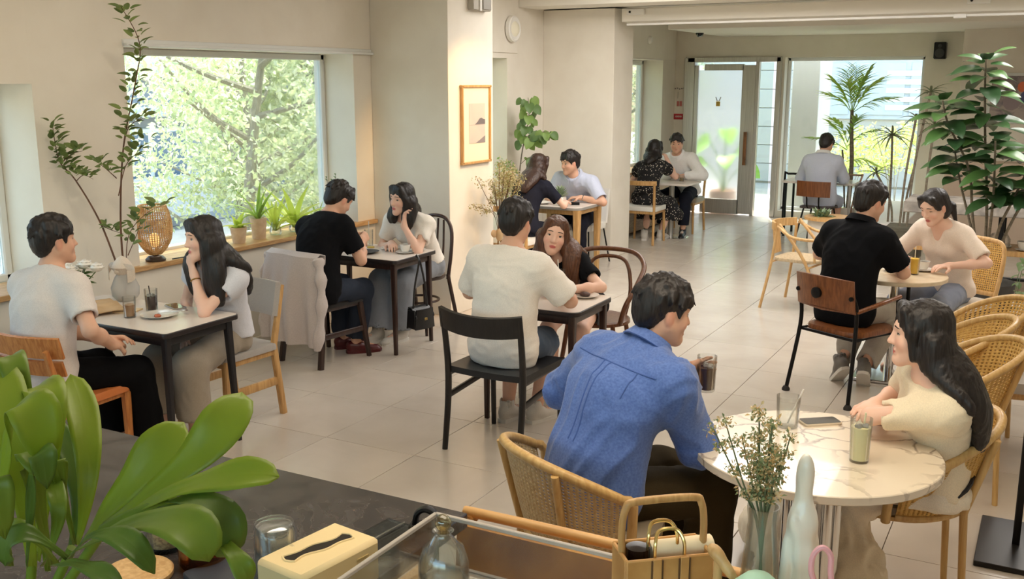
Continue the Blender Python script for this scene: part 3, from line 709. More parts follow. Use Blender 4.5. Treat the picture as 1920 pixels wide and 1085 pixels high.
# ------------------------------------------------------------------ people
SKIN = mat('skin', (226, 178, 150), .5, attr='Col', sub=.12, spec=.35)
HAIRB = mat('hair_black', (20, 17, 17), .46, noise=(26, .3), col2=(40, 33, 31), stretch=(6, 6, .7), spec=.5, bump=(40, .35, .003))
HAIRD = mat('hair_dark_brown', (44, 28, 22), .36, noise=(26, .3), col2=(66, 44, 34), stretch=(6, 6, .7), spec=.5, bump=(40, .5, .004))
HAIRBR = mat('hair_brown', (74, 46, 32), .36, noise=(26, .3), col2=(104, 68, 46), stretch=(6, 6, .7), spec=.5, bump=(40, .5, .004))
EYEW = mat('eye_white', (206, 198, 192), .4); IRIS = mat('iris_dark', (34, 22, 16), .15); LASH = mat('lash_dark', (30, 22, 20), .7)
def cloth(name, col, col2=None, rough=.85, fine=220): return mat(name, col, rough, noise=(fine, .1), col2=col2 or tuple(v*.95 for v in col), bump=(fine, .05, .001), sheen=.15 if sum(col) > 200 else 0, spec=.25 if sum(col) > 200 else .12)
def colour(me, C):
    a = me.color_attributes.new('Col', 'FLOAT_COLOR', 'POINT'); a.data.foreach_set('color', np.concatenate([C, np.ones((len(C), 1))], 1).astype(f32).ravel())
SKINS = {'m': (214, 168, 142), 'f': (232, 190, 168), 't': (200, 150, 122)}
def torso(F, k, off, sex, bust=0, loose=0, neck=True):
    s = k['s']; P0, P1, P2, P3 = (k['P%d' % i] for i in range(4)); m = sex == 'm'; fl = (k['fwd'], .70)
    hipw, waw, chw = (.148, .132, .152) if m else (.150, .110, .126)
    hl = loose*.8
    F.cap(P0-k['lat']*.055*s+np.array([0, -.01, 0]), P0+k['lat']*.055*s+np.array([0, -.01, 0]), hipw*.78*s+off+hl, hipw*.78*s+off+hl, .05, fl)
    F.cap(P0, P1, hipw*s+off+hl, waw*s+off+loose, .06, fl); F.cap(P1, P2, waw*s+off+loose, chw*s+off+loose*.6, .06, fl)
    F.cap(P2, P3-k['up']*.09*s, chw*s+off+loose*.6, (chw-.02)*s+off, .06, fl)
    F.cap(k['shL']-k['up']*.015, k['shR']-k['up']*.015, .056*s+off, .056*s+off, .07)
    for S in 'LR': F.cap(P3*.55+k['sh'+S]*.45+k['up']*.012*s, P3+k['up']*.03*s, .042*s+off*.8, .040*s+off*.6, .05)
    if bust:
        for sg in (-1, 1): F.ell(P2+k['up']*.02*s+k['lat']*sg*.062*s+k['fwd']*(.078*s+off*.6), np.array([.062, .055, .062])*s*bust, k=.05)
def hand(F, k, S):
    s = k['s']*.98 if k['s'] > .97 else k['s']; w, d, n, c = k['wr'+S], k['hd'+S], k['hn'+S], k['curl'+S]; lat = np.cross(d, n); sg = 1 if S == 'R' else -1
    # lat*th points to the thumb side: palm faces n, fingers along d
    th = -sg; 
    F.cap(w, w+d*.03*s, .027*s, .027*s, .03, (n, .72)); F.cap(w+d*.028*s, w+d*.078*s, .034*s, .040*s, .02, (n, .38))
    for i, (o, L) in enumerate(((.030, .072), (.010, .080), (-.010, .074), (-.029, .058))):
        b = w+d*(.088-.004*abs(i-1))*s+lat*th*o*s; sp = d+lat*th*(o*2.2); a = c*(.55+.12*i); p = b; r = .0088*s
        for j, q in enumerate((.45, .31, .24)):
            ang = a*(j+.6); v = nrm(sp)*math.cos(ang)+n*math.sin(ang); e = p+v*L*q*s; F.cap(p, e, r, r*.93, .006); p = e; r *= .92
    b = w+d*.030*s+lat*th*.030*s; v = nrm(d*.62+lat*th*.72+n*.30*(1+c)); e = b+v*.042*s; F.cap(b, e, .0135*s, .0115*s, .012)
    v2 = nrm(d*.85+lat*th*(.40-.5*c)+n*.45*(.6+c)); F.cap(e, e+v2*.034*s, .0112*s, .0092*s, .006)
def head(F, k, sex):
    hs, hc, R = k['hs'], k['hc'], k['Rt']; H = lambda x, y, z: hc+R @ np.array([x, y, z])*hs
    v = lambda *a: np.array(a)*hs; m = sex == 'm'; jw = 1.0 if m else .92
    F.ell(H(0, -.014, .034), v(.075, .094, .084), R, .02); F.ell(H(0, .026, -.022), v(.066*jw, .062, .086), R, .03)
    for sg in (-1, 1):
        F.cap(H(sg*.048*jw, .004, -.045), H(sg*.013, .062, -.098), .024*hs, .017*hs, .03); F.ell(H(sg*.036, .056, -.030), v(.026, .024, .024), R, .02)
        F.ell(H(sg*.074, -.004, -.010), v(.008, .017, .030), R, .006)
    F.cap(H(0, .072, -.100), H(0, .074, -.096), .017*hs, .017*hs, .02)
    F.cap(H(-.036, .070, .028), H(.036, .070, .028), .012*hs, .012*hs, .02)
    for sg in (-1, 1): F.ell(H(sg*.032, .099, .003), v(.019, .017, .0105), R, .012, 1)
    F.cap(H(0, .080, .010), H(0, .101, -.030), .0075*hs, .0105*hs, .014)
    for sg in (-1, 1): F.cap(H(sg*.010, .090, -.033), H(sg*.0115, .086, -.034), .0075*hs, .007*hs, .008)
    F.cap(H(-.016, .0835, -.0605), H(.016, .0835, -.0605), .0062*hs, .0062*hs, .008); F.cap(H(-.013, .0835, -.0700), H(.013, .0835, -.0700), .0066*hs, .0066*hs, .008)
    sm = k.get('smile', .001)
    for sg in (-1, 1): F.cap(H(0, .0935, -.0655), H(sg*.012, .0915, -.0655), .003*hs, .003*hs, .004, op=1); F.cap(H(sg*.012, .0915, -.0655), H(sg*.0225, .0835, -.0645+sm), .003*hs, .002*hs, .004, op=1)
    r = (.053, .051) if m else (.044, .043); F.cap(k['P3']-k['up']*.02, H(0, -.018, -.055), r[0]*k['s'], r[1]*hs, .035)
    return H
def build_body(root, p, k, fine):
    F = Field(); s = k['s']; sex = p.get('sex', 'm'); t = 1 if sex == 'm' else .86
    torso(F, k, 0, sex)
    for S in 'LR':
        F.cap(k['sh'+S], k['el'+S], .049*s*t, .039*s*t, .03); F.cap(k['el'+S], k['el'+S]*.6+k['wr'+S]*.4, .038*s*t, .040*s*t, .02); F.cap(k['el'+S]*.6+k['wr'+S]*.4, k['wr'+S], .039*s*t, .0265*s*t, .02)
        F.cap(k['hj'+S], k['kn'+S], .080*s*(t+.06), .054*s, .03); c = k['kn'+S]*.65+k['an'+S]*.35
        F.cap(k['kn'+S], c, .052*s, .054*s, .02); F.cap(c, k['an'+S], .054*s, .036*s, .02)
        pt = (p.get('leg'+S) or {}).get('pitch', 0); zz_ = np.array([0, 0, 1.]); td = k['toe'+S]*math.cos(pt)-zz_*math.sin(pt); ud = zz_*math.cos(pt)+k['toe'+S]*math.sin(pt); F.cap(k['an'+S]-ud*.02, k['an'+S]+td*.13-ud*.052, .032, .026, .02)
        if p.get('hand'+S, 1): hand(F, k, S)
    F.under(p.get('cutz', p.get('seat', .46)+.004), .20*s)
    H = head(F, k, sex); hc = k['hc']; bx = [(hc-.14, hc+.135)]
    for S in 'LR':
        if p.get('hand'+S, 1):
            c = k['wr'+S]+k['hd'+S]*.08; bx.append((c-.10, c+.10))
    V, Q = F.mesh(p.get('h', .014), bx, fine)
    me = np_mesh('body', V, Q, True, [SKIN]); c0 = np.array(lin(p.get('skin', SKINS[sex]))); C = np.tile(c0, (len(V), 1))
    L = (V-hc) @ k['Rt']/k['hs']
    def blend(mask, col): nonlocal C; C = C*(1-mask[:, None])+np.array(lin(col))*mask[:, None]
    ss = lambda d, a, b: np.clip((b-d)/(b-a), 0, 1)
    lip = np.sqrt((L[:, 0]/.021)**2+((L[:, 2]+.0652)/.0105)**2); blend(ss(lip, .8, 1.1)*(L[:, 1] > .05)*(.9 if sex == 'f' else .55), (190, 82, 84) if sex == 'f' else (186, 112, 100))
    for sg in (-1, 1):
        ch = np.sqrt(((L[:, 0]-sg*.042)/.026)**2+((L[:, 2]+.032)/.022)**2); blend(ss(ch, .2, 1.2)*(L[:, 1] > .02)*.28, (226, 140, 126))
        ea = np.sqrt(((L[:, 0]-sg*.078)/.014)**2+((L[:, 2]+.01)/.035)**2+((L[:, 1]+.004)/.022)**2); blend(ss(ea, .6, 1.2)*.35, (214, 128, 108))
    colour(me, C); body = link('body', me, root)
    # eyes and brows follow the surface of the face
    def front(x, z):
        ys = np.linspace(.12, .03, 91); P = np.array([H(x, y, z) for y in ys]); a = Field.at(F, P); i = int(np.argmax(a < 0)); return ys[i]
    mir = k['Rt']; op = p.get('eye', 1.0)
    for sg in (-1, 1):
        y = front(sg*.032, .002); m = MB(); y2 = front(sg*.040, .002); yaw = math.atan2(y-y2, .008)*.6*sg
        Re = mir @ rotz(-yaw); c = H(sg*.032, y-.0012, .002); hs = k['hs']
        m.ball(c, np.array([.0135, .0035, .0056*op])*hs, 14, 8, Re); m.mi = 1; m.ball(c+Re @ np.array([0, .0012, .0004])*hs, np.array([.0076, .0032, .0056*op])*hs, 12, 8, Re); m.mi = 2
        arc = [c+Re @ np.array([x*.0150, .0032*(1-x*x), .0055*op*(1-.85*x*x)+.0005+.0012*x*sg])*hs for x in np.linspace(-1, 1, 9)]
        m.tube(arc, [.0005, .0011, .0014, .0015, .0015, .0015, .0014, .0012, .0006], 6); m.obj('eye', [EYEW, IRIS, LASH], root)
        br = []
        for x in np.linspace(.014, .050, 7):
            tt = (x-.014)/.036; zz = .0285+.0028*math.sin(tt*PI*.8)-.0045*tt*tt-(.0 if sex == 'm' else .0005); br.append(H(sg*x, front(sg*x, zz)+.0006, zz))
        w = .0042 if sex == 'm' else .0030
        MB().tube(br, [w*hs*v for v in (.6, .9, 1, .95, .85, .65, .3)], 6, flat=(mir[:, 1], .35)).obj('eyebrow', LASH, root)
    return F, H
def clothes(root, name, F, h, m, fold=.006, fr=(10, 10, 6), seed=0, sm=1, extra=None):
    V, Q = F.mesh(h)
    if fold: V = folds(V, vnormals(V, Q), fold, fr, seed)
    V = smooth_mesh(V, Q, sm) if sm else V
    return link(name, np_mesh(name, V, Q, True, [m]), root)
def shirt(root, p, k, m, sleeve='short', off=.016, loose=.02, hem=-.10, fold=.008, name='shirt', h=.0105, slr=(.072, .068), frac=.72, neck=.03, bust=0, vneck=0, seed=0, fr=(9, 9, 5), tilt=.25):
    F = Field(); s = k['s']; sex = p.get('sex', 'm'); torso(F, k, off, sex, bust, loose)
    if neck > .04: F.cap(k['P3']-k['up']*.03, k['P4'], .070*s, .062*s, .03)
    if vneck: F.cap(k['P3']+k['fwd']*.06+k['up']*.05, k['P3']+k['fwd']*.15-k['up']*vneck, .062, .014, .012, op=1)
    t = s*(1 if sex == 'm' else .9)
    for S in 'LR':
        sh, el, wr = k['sh'+S], k['el'+S], k['wr'+S]
        if sleeve == 'none': continue
        if sleeve == 'short':
            e = sh+(el-sh)*frac; d = nrm(el-sh); F.cap(sh, e+d*.03, slr[0]*t, slr[1]*t, .05, cut=[(e, d)]); F.cap(e-d*.02, e+d*.08, slr[1]*t-.017, slr[1]*t-.017, .010, op=1)
        elif sleeve == 'puff':
            e = sh+(el-sh)*frac; F.ell(sh*.45+e*.55, np.array([.085, .085, .095])*t, k=.04)
        else:
            w = el+(wr-el)*(.93 if sleeve == 'long' else .25); d = nrm(wr-el); F.cap(sh, el, slr[0]*t, slr[1]*t, .05); F.cap(el, w+d*.03, slr[1]*t, .046*t, .03, cut=[(w, d)]); F.cap(w-d*.02, w+d*.07, .031*t, .031*t, .008, op=1)
    F.half(k['P3']+k['up']*neck*s-k['fwd']*.0, nrm(k['up']+k['fwd']*tilt)); F.half(k['P0']+nrm(k['P1']-k['P0'])*hem, -nrm(k['P1']-k['P0'])); F.under(p.get('cutz', p.get('seat', .46)+.004)-.001, .20*s)
    return clothes(root, name, F, h, m, fold, fr, seed)
def trousers(root, p, k, m, name='trousers', rt=(.098, .078), rs=(.074, .070), end=.94, fold=.007, h=.0115, top=.06, seed=1, flare=None):
    F = Field(); s = k['s']; fl = (k['fwd'], .74); sex = p.get('sex', 'm'); hw = .154 if sex == 'm' else .156
    F.cap(k['P0']-k['lat']*.05*s, k['P0']+k['lat']*.05*s, hw*.76*s, hw*.76*s, .05, (k['fwd'], .76)); F.cap(k['P0'], k['P0']+(k['P1']-k['P0'])*.6, hw*s, (hw-.014)*s, .05, fl)
    F.half(k['P0']+(k['P1']-k['P0'])*top/.17, k['P1']-k['P0'])
    for S in 'LR':
        hj, kn, an = k['hj'+S], k['kn'+S], k['an'+S]
        if end > 1.2:   # shorts: end is 2 + share of the thigh
            e = hj+(kn-hj)*(end-2); d = nrm(kn-hj); F.cap(hj, e+d*.03, rt[0]*s, rt[1]*s*1.05, .04, cut=[(e, d)]); F.cap(e-d*.02, e+d*.08, rt[1]*s-.016, rt[1]*s-.016, .01, op=1)
        else:
            e = kn+(an-kn)*end; d = nrm(an-kn); F.cap(hj, kn, rt[0]*s, rt[1]*s, .04); F.cap(kn, e+d*.04, rs[0]*s, rs[1]*s, .04, cut=[(e, d)]); F.cap(e-d*.02, e+d*.09, rs[1]*s-.018, rs[1]*s-.018, .01, op=1)
    F.under(p.get('cutz', p.get('seat', .46)+.004)-.002, .20*s)
    return clothes(root, name, F, h, m, fold, (9, 9, 7), seed)
def skirt(root, p, k, m, drop=.42, name='skirt', h=.012, spread=.12, seed=4, fold=.012, top=.05, r=.105):
    F = Field(); s = k['s']; kL, kR = k['knL'], k['knR']; dn = np.array([0, 0, -1.]); km = (kL+kR)/2; hem = km+dn*drop+k['Rt'][:, 1]*0
    F.cap(k['P0']-k['lat']*.05*s, k['P0']+k['lat']*.05*s, .138*s, .138*s, .05); F.cap(k['P0'], k['P1'], .165*s, .125*s, .05, (k['fwd'], .74))
    F.half(k['P0']+(k['P1']-k['P0'])*top/.17, k['P1']-k['P0'])
    for a, b in ((k['hjL'], kL), (k['hjR'], kR), ((k['hjL']+k['hjR'])/2, km)): F.cap(a, b, r*s, .085*s, .06)
    for kk, sg in ((kL, -1), (kR, 1), (km, 0)):
        F.cap(kk, kk+dn*drop+k['lat']*sg*spread*.4-k['fwd']*.03, .085*s, .085*s+spread*.5, .06)
    F.half(km+dn*drop, dn); F.under(p.get('cutz', p.get('seat', .46)+.004)-.002, .20*s)
    return clothes(root, name, F, h, m, fold, (14, 14, 2.5), seed)
def shoes(root, p, k, m, sole, kind='sneaker', which='LR'):
    for S in which:
        an, t = k['an'+S], k['toe'+S]; pit = (p.get('leg'+S) or {}).get('pitch', 0); up = np.array([0, 0, 1.])
        side = np.cross(t, up); t2 = t*math.cos(pit)-up*math.sin(pit); u2 = np.cross(side, t2); q = lambda a, b, c: an+t2*a+side*b+u2*c
        F = Field(); F.cap(q(-.035, 0, -.03), q(.02, 0, -.035), .040, .042, .02); F.cap(q(.02, 0, -.035), q(.15, 0, -.055), .040, .032, .03, (u2, .75)); F.cap(q(-.03, 0, -.065), q(.16, 0, -.067), .040, .040, .01, (u2, .45))
        if kind == 'sneaker': F.cap(q(-.01, 0, 0), q(-.012, 0, .03), .044, .046, .02); F.cap(q(-.012, 0, .02), q(-.012, 0, .09), .036, .036, .005, op=1)
        F.half(q(0, 0, -.085), -u2); V, Q = F.mesh(.009); o = link('shoe', np_mesh('shoe', V, Q, True, [m]), root)
        sm = MB(); P = [q(a, b, 0) for a, b in ()]
        out = [(-.075, 0), (-.065, .032), (-.03, .042), (.06, .044), (.13, .043), (.18, .03), (.197, 0), (.18, -.03), (.13, -.043), (.06, -.044), (-.03, -.042), (-.065, -.032)]
        B = [q(a, b, -.085) for a, b in out]; T = [q(a*1.0, b, -.063) for a, b in out]; n = len(out)
        sm.add(B+T, [tuple(range(n)), tuple(range(2*n-1, n-1, -1))]+[(i, n+i, n+(i+1) % n, (i+1) % n) for i in range(n)]); sm.obj('sole', sole, o)
        if kind == 'sneaker':
            for j in range(4): MB().tube([q(.045+j*.022, -.02, -.006-j*.006), q(.05+j*.022, 0, .002-j*.006), q(.045+j*.022, .02, -.006-j*.006)], .003, 5).obj('lace', sole, o)
def collar(root, k, m, r=.081, z=.060, w=.017, openf=.30, name='collar'):
    """folded shirt collar around the neck, open at the front"""
    c = k['P3']+k['up']*z*k['s']; fw, la, up = k['fwd'], k['lat'], k['up']; F = []
    def pt(u, v):
        a = PI/2+openf+(2*PI-2*openf)*u; fr = math.sin(a); rr = r*k['s']*(1+.26*(1-v)); b = la*math.cos(a)*rr+fw*math.sin(a)*rr*1.05
        return c+b+up*(w*2.4*(v-.55)-.028*max(fr, 0)-.012*max(fr, 0)*(1-v))
    MB().sheet(pt, 22, 4, .006).obj(name, m, root)
def hair(root, p, k, m, style, seed=0, h=.0065, seg=None, bang='full'):
    F = Field(); hs, hc, R = k['hs'], k['hc'], k['Rt']; H = lambda x, y, z: hc+R @ np.array([x, y, z])*hs; v = lambda *a: np.array(a)*hs; rr = random.Random(seed)
    w = lambda P: np.asarray(P, float)
    if style == 'short':
        F.ell(H(0, -.016, .046), v(.085, .102, .087), R, .02); F.ell(H(0, -.060, -.005), v(.070, .055, .075), R, .03)
        F.ell(H(0, .112, -.050), v(.078, .070, .112), R, .03, 1); F.ell(H(0, .035, -.110), v(.13, .09, .088), R, .015, 1)
        for sg in (-1, 1): F.ell(H(sg*.088, .0, -.018), v(.022, .022, .034), R, .01, 1)
        F.half(H(0, 0, -.072), R @ np.array([0, .25, -1.]))
        for i in range(11):
            x = -.066+.0132*i; j = rr.uniform(-.010, .010); F.cap(H(x*.7, .050, .108), H(x+j, .0835-.35*abs(x)**1.2, .048+rr.uniform(-.014, .006)+(.012 if bang == 'part' and abs(x-.01) < .02 else 0)), .013*hs, .006*hs, .012)
        for sg in (-1, 1): F.cap(H(sg*.070, .048, .07), H(sg*.074, .030, -.005), .014*hs, .006*hs, .012)
        for i in range(80):
            a = rr.uniform(0, 2*PI); e = rr.uniform(.1, 1.5); d = np.array([math.cos(a)*math.cos(e), math.sin(a)*math.cos(e), math.sin(e)]); q = np.array([.084, .104, .088])*d+np.array([0, -.016, .047])
            if q[1] > .05 and q[2] < .06: continue
            g = q+np.array([d[0]*.014, d[1]*.014, -.030])+np.array([rr.uniform(-.014, .014), rr.uniform(-.014, .014), 0]); F.cap(H(*q), H(*g), .0085*hs, .0035*hs, .012)
    else:
        F.ell(H(0, -.014, .042), v(.084, .099, .084), R, .02); F.ell(H(0, -.040, -.03), v(.084, .07, .09), R, .03)
        F.ell(H(0, .118, -.020 if bang == 'tied' else -.035), v(.058, .074, .104 if bang == 'tied' else .108), R, .028, 1)
        if bang == 'part': F.cap(H(.0, .11, .085), H(.0, .02, .132), .010*hs, .004*hs, .014, op=1)
        if bang == 'full':
            for i in range(9):
                x = -.050+.0125*i; F.cap(H(x*.6, .056, .102), H(x+rr.uniform(-.006, .006), .087-.3*abs(x), .038+rr.uniform(-.012, .004)), .010*hs, .003*hs, .012)
        for S, sg in (('L', -1), ('R', 1)):
            F.cap(H(sg*.050, .060, .088), H(sg*.074, .040, .01), .020*hs, .016*hs, .02)
            if bang != 'tied': F.cap(H(sg*.074, .040, .02), H(sg*.076, .030, -.075), .017*hs, .013*hs, .015)
        if style == 'tied':
            F.ell(H(0, -.035, -.02), v(.078, .07, .06), R, .02); F.cap(H(-.02, -.095, -.015), H(-.045, -.112, -.05), .022*hs, .026*hs, .015); F.cap(H(-.045, -.112, -.05), H(-.075, -.085, -.17), .026*hs, .008*hs, .015); F.half(H(0, 0, -.20), R @ np.array([0, 0, -1.]))
            for sg in (-1, 1): F.ell(H(sg*.086, .006, -.016), v(.022, .020, .030), R, .008, 1)
        for g in (seg or []):
            if isinstance(g[0], str): F.cap(g[1], g[2], g[3], g[4], .034); continue
            pts, r0, r1 = g; P = spline(pts, 4); n = len(P)-1
            for i in range(n): F.cap(P[i], P[i+1], r0+(r1-r0)*i/n, r0+(r1-r0)*(i+1)/n, .03)
    V, Q = F.mesh(h); N = vnormals(V, Q); L = (V-hc) @ R
    V = smooth_mesh(V, Q, 1); V = V+N*((vnoise(L*np.array([190, 190, 8])+seed)-.5)*.005+(vnoise(L*np.array([60, 60, 4])+seed)-.5)*.006)[:, None]
    return link('hair', np_mesh('hair', V, Q, True, [m]), root)
def long_hair(k, length=.40, back=.10, front=True, sway=(0, 0), sex='f'):
    """strand bundles falling from the head and lying outside back and shoulders"""
    hs, hc, R = k['hs'], k['hc'], k['Rt']; H = lambda x, y, z: hc+R @ np.array([x, y, z])*hs; out = []; T = Field(); torso(T, k, .03, sex, 0, .022); e = np.eye(3)*.004
    def fall(p, L, push, r0, r1, w, flatlat=True):
        p = np.array(p, float); P = [p.copy()]; n = int(L/.03)
        for i in range(n):
            p = p+np.array([0, 0, -.03])+w/n; r = r0+(r1-r0)*i/n
            for _ in range(3):
                d = float(T.at([p])[0])
                if d > r*.7: break
                g = np.array([float(T.at([p+e[j]])[0])-d for j in range(3)]); g[2] *= .3; g = g-k['lat']*(g @ k['lat'])*(.8 if flatlat else 0); p = p+nrm(nrm(g)*.6+push)*(r*.7-d)
            P.append(p.copy())
        for i in range(len(P)-1): out.append(('strand', P[i], P[i+1], r0+(r1-r0)*i/n, r0+(r1-r0)*(i+1)/n))
    f, la = k['fwd'], k['lat']; W = la*sway[0]; n = 13; A = 2.0 if front else 1.3; rr = random.Random(int(length*1000))
    for i in range(n):
        a = A*(2*i/(n-1)-1); sd = math.sin(a); q = H(sd*.080, -.012-.056*math.cos(a), -.02); c = abs(a)/A
        push = -f*(max(math.cos(a), 0)*.7 if front else .8)+la*sd*.25+(f*(.25 if front is True else front*5) if abs(a) > 1.7 else 0)
        fall(q, length*(1-.28*c*c)*rr.uniform(.93, 1.04), push, .030*hs if c < .8 else .024*hs, .014 if c < .8 else .009, W-f*sway[1]*.5-la*sd*.045, abs(a) < 1.3)
    return out
def person(p, label):
    t0 = time.time(); k = skeleton(p); root = thing('person', label, 'person', (*p['hip'], 0), p['yaw']); fine = p.get('hf', .0055)
    build_body(root, p, k, fine)
    return root, k
# ------------------------------------------------------------------ the fifteen guests
WHITEK = cloth('white_jersey', (240, 232, 222)); GREYK = cloth('pale_grey_jersey', (216, 208, 203)); BLACKK = cloth('black_jersey', (17, 17, 20)); NAVYK = cloth('dark_navy_cotton', (34, 35, 46))
BLUSH = cloth('cream_blouse', (236, 218, 202)); BLUEK = mat('blue_linen', (88, 116, 178), .85, noise=(120, .2), col2=(72, 98, 160), bump=(160, .18, .003), sheen=.2)
CREAM = cloth('cream_cotton', (238, 222, 192)); BTROU = cloth('black_trouser', (14, 14, 16)); BEIGE = cloth('taupe_trouser', (160, 148, 132)); GJEAN = cloth('grey_denim', (138, 142, 150)); DJEAN = cloth('dark_denim', (44, 50, 62)); NAVYT = cloth('navy_trouser', (32, 34, 44))
KHAKI = cloth('stone_chino', (176, 168, 156)); OLIVE = cloth('olive_trouser', (62, 52, 34)); PALEBL = cloth('pale_blue_shirt', (196, 202, 222)); BLOUSE = cloth('pale_blue_blouse', (214, 214, 222)); WSHIRT = cloth('white_shirt', (240, 239, 238)); LBLUE = cloth('light_blue_skirt_cloth', (190, 198, 220))
SOLEW = mat('rubber_white', (214, 210, 202), .6); SOLED = mat('rubber_dark', (46, 42, 40), .6); SNK = cloth('sneaker_white', (206, 200, 190)); SNKG = cloth('sneaker_grey', (120, 116, 110)); SHB_ = mat('shoe_black', (24, 22, 22), .4); SHR = mat('shoe_oxblood', (84, 26, 28), .35)
def dots():
    m = mat('black_dotted_cloth', (26, 24, 26), .85); nt = m.node_tree; b = nt.nodes['Principled BSDF']; tc = nt.nodes['Texture Coordinate']
    v = nt.nodes.new('ShaderNodeTexVoronoi'); v.inputs['Scale'].default_value = 38; r = nt.nodes.new('ShaderNodeValToRGB'); r.color_ramp.elements[0].position = .20; r.color_ramp.elements[1].position = .26
    r.color_ramp.elements[0].color = lin((216, 206, 190))+(1,); r.color_ramp.elements[1].color = lin((26, 24, 26))+(1,)
    nt.links.new(tc.outputs['Object'], v.inputs['Vector']); nt.links.new(v.outputs['Distance'], r.inputs['Fac']); nt.links.new(r.outputs[0], b.inputs['Base Color']); return m
DOTS = dots()
Y = D
# 1 man in pale grey tee at the left table
p = dict(hip=(-4.37, 3.16), yaw=Y(2), s=.96, lean=4, bend=18, side=-3, nod=-2, turn=-22, armR=dict(w=(-4.12, 3.37, .69), hint=(.75, -.6, -.4), d=(-.5, .8, -.1), curl=.7), armL=dict(w=(-4.22, 3.40, .70), d=(.6, .7, 0), curl=.6), legR=dict(a=(-4.16, 3.60)), legL=dict(a=(-4.44, 3.62)), seat=.46)
r, k = person(p, 'person in a pale grey t-shirt and black trousers sitting on orange wooden chair beside window'); shirt(r, p, k, GREYK, hem=-.16, loose=.022, seed=1); trousers(r, p, k, BTROU, rt=(.105, .088), rs=(.088, .088)); hair(r, p, k, HAIRB, 'short', 1); shoes(r, p, k, SHB_, SOLED, 'flat')
# 2 woman facing him
p = dict(hip=(-4.19, 4.22), yaw=Y(177), s=.91, sex='f', lean=11, bend=18, side=-12, nod=4, turn=-22, tilt=4, smile=.005, armL=dict(wh=(.02, .075, -.20), hint=(-.5, .3, -.9), d=(-.25, -.1, 1), n=(.2, .6, 0), curl=1.05), armR=dict(w=(-4.22, 3.98, .63), d=(.3, -.7, -.5), curl=.4), legL=dict(a=(-4.1, 3.86)), legR=dict(a=(-4.3, 3.82)), seat=.46)
r, k = person(p, 'person with long black hair, pale cap-sleeve blouse and taupe trousers resting chin on hand'); shirt(r, p, k, BLOUSE, frac=.42, slr=(.078, .080), hem=.04, loose=.026, bust=.9, vneck=.10, seed=2); trousers(r, p, k, BEIGE, rt=(.104, .098), rs=(.104, .108), end=.78); hair(r, p, k, HAIRB, 'long', 2, seg=long_hair(k, .44, .09, front=.07, sway=(-.03, 0)), bang='full')
MB().tube(circle3 := [tuple(k['wrL']*.86+k['elL']*.14+basis(k['wrL']-k['elL'])[0]*.0265*math.cos(a)+basis(k['wrL']-k['elL'])[1]*.0265*math.sin(a)) for a in np.linspace(0, 2*PI, 17)[:-1]], .0035, 6, closed=True).obj('bracelet', mat('gold', (206, 164, 84), .25, 1), r)
# 3 man in black tee at the second table
p = dict(hip=(-4.51, 5.46), yaw=Y(-10), s=.98, lean=11, bend=22, side=-8, nod=32, turn=-8, eye=.5, armR=dict(w=(-4.40, 5.84, .86), hint=(.7, -.5, -.7), d=(-.2, .9, .25), n=(-.8, 0, -.3), curl=.75), armL=dict(w=(-4.56, 5.90, .84), d=(.3, .9, .25), n=(.8, 0, -.2), curl=.7), legR=dict(a=(-4.50, 5.86), t=(.6, .6)), legL=dict(a=(-4.66, 5.92), t=(.5, .7)))
r, k = person(p, 'person in a black t-shirt and dark jeans bent over plate, grey cardigan on chair behind'); shirt(r, p, k, BLACKK, hem=-.10, loose=.02, seed=3); trousers(r, p, k, DJEAN, rt=(.10, .084), rs=(.082, .084), end=.9); hair(r, p, k, HAIRB, 'short', 3); shoes(r, p, k, SHR, SHR, 'flat')
# 4 woman facing him
p = dict(hip=(-4.42, 6.68), yaw=Y(180), s=.95, sex='f', lean=30, bend=16, side=-4, nod=4, turn=-14, tilt=-4, smile=.005, armL=dict(wh=(-.075, .055, -.19), hint=(-.5, .3, -.9), d=(.1, .1, 1), n=(1, .2, 0), curl=.75), armR=dict(w=(-4.46, 6.30, .77), d=(.6, -.7, 0), n=(0, 0, -1), curl=.9), legL=dict(a=(-4.40, 6.30), t=(-.2, -1)), legR=dict(a=(-4.55, 6.2)))
r, k = person(p, 'person in a white t-shirt and wide grey jeans resting cheek on hand near pillar'); shirt(r, p, k, WHITEK, frac=.62, hem=.05, loose=.02, bust=.9, seed=4); trousers(r, p, k, GJEAN, rt=(.104, .092), rs=(.092, .112), end=.93); hair(r, p, k, HAIRB, 'long', 4, seg=long_hair(k, .24, .07, front=.03), bang='full'); shoes(r, p, k, SNK, SOLEW)
# 5 man in white tee, middle
p = dict(hip=(-2.62, 4.75), yaw=Y(-2), s=.98, lean=-2, bend=15, side=2, nod=10, turn=4, hf=.0055, armR=dict(w=(-2.42, 5.12, .79), hint=(.9, -.2, -.6), d=(-.4, .9, 0), n=(0, 0, -1), curl=.5), armL=dict(w=(-2.80, 5.10, .79), d=(.3, .9, 0), n=(0, 0, -1)), legR=dict(a=(-2.60, 5.12), t=(.35, 1)), legL=dict(a=(-2.76, 5.06), t=(.2, 1)))
r, k = person(p, 'person in a loose white t-shirt and denim shorts seated on black chair, seen from behind'); shirt(r, p, k, WHITEK, hem=-.13, loose=.030, off=.02, slr=(.084, .082), frac=.86, fold=.008, fr=(7, 7, 13), h=.010, seed=5); trousers(r, p, k, cloth('denim_shorts_cloth', (70, 86, 108)), rt=(.100, .094), end=2.86, seed=5); hair(r, p, k, HAIRB, 'short', 5); shoes(r, p, k, SNK, SOLEW)
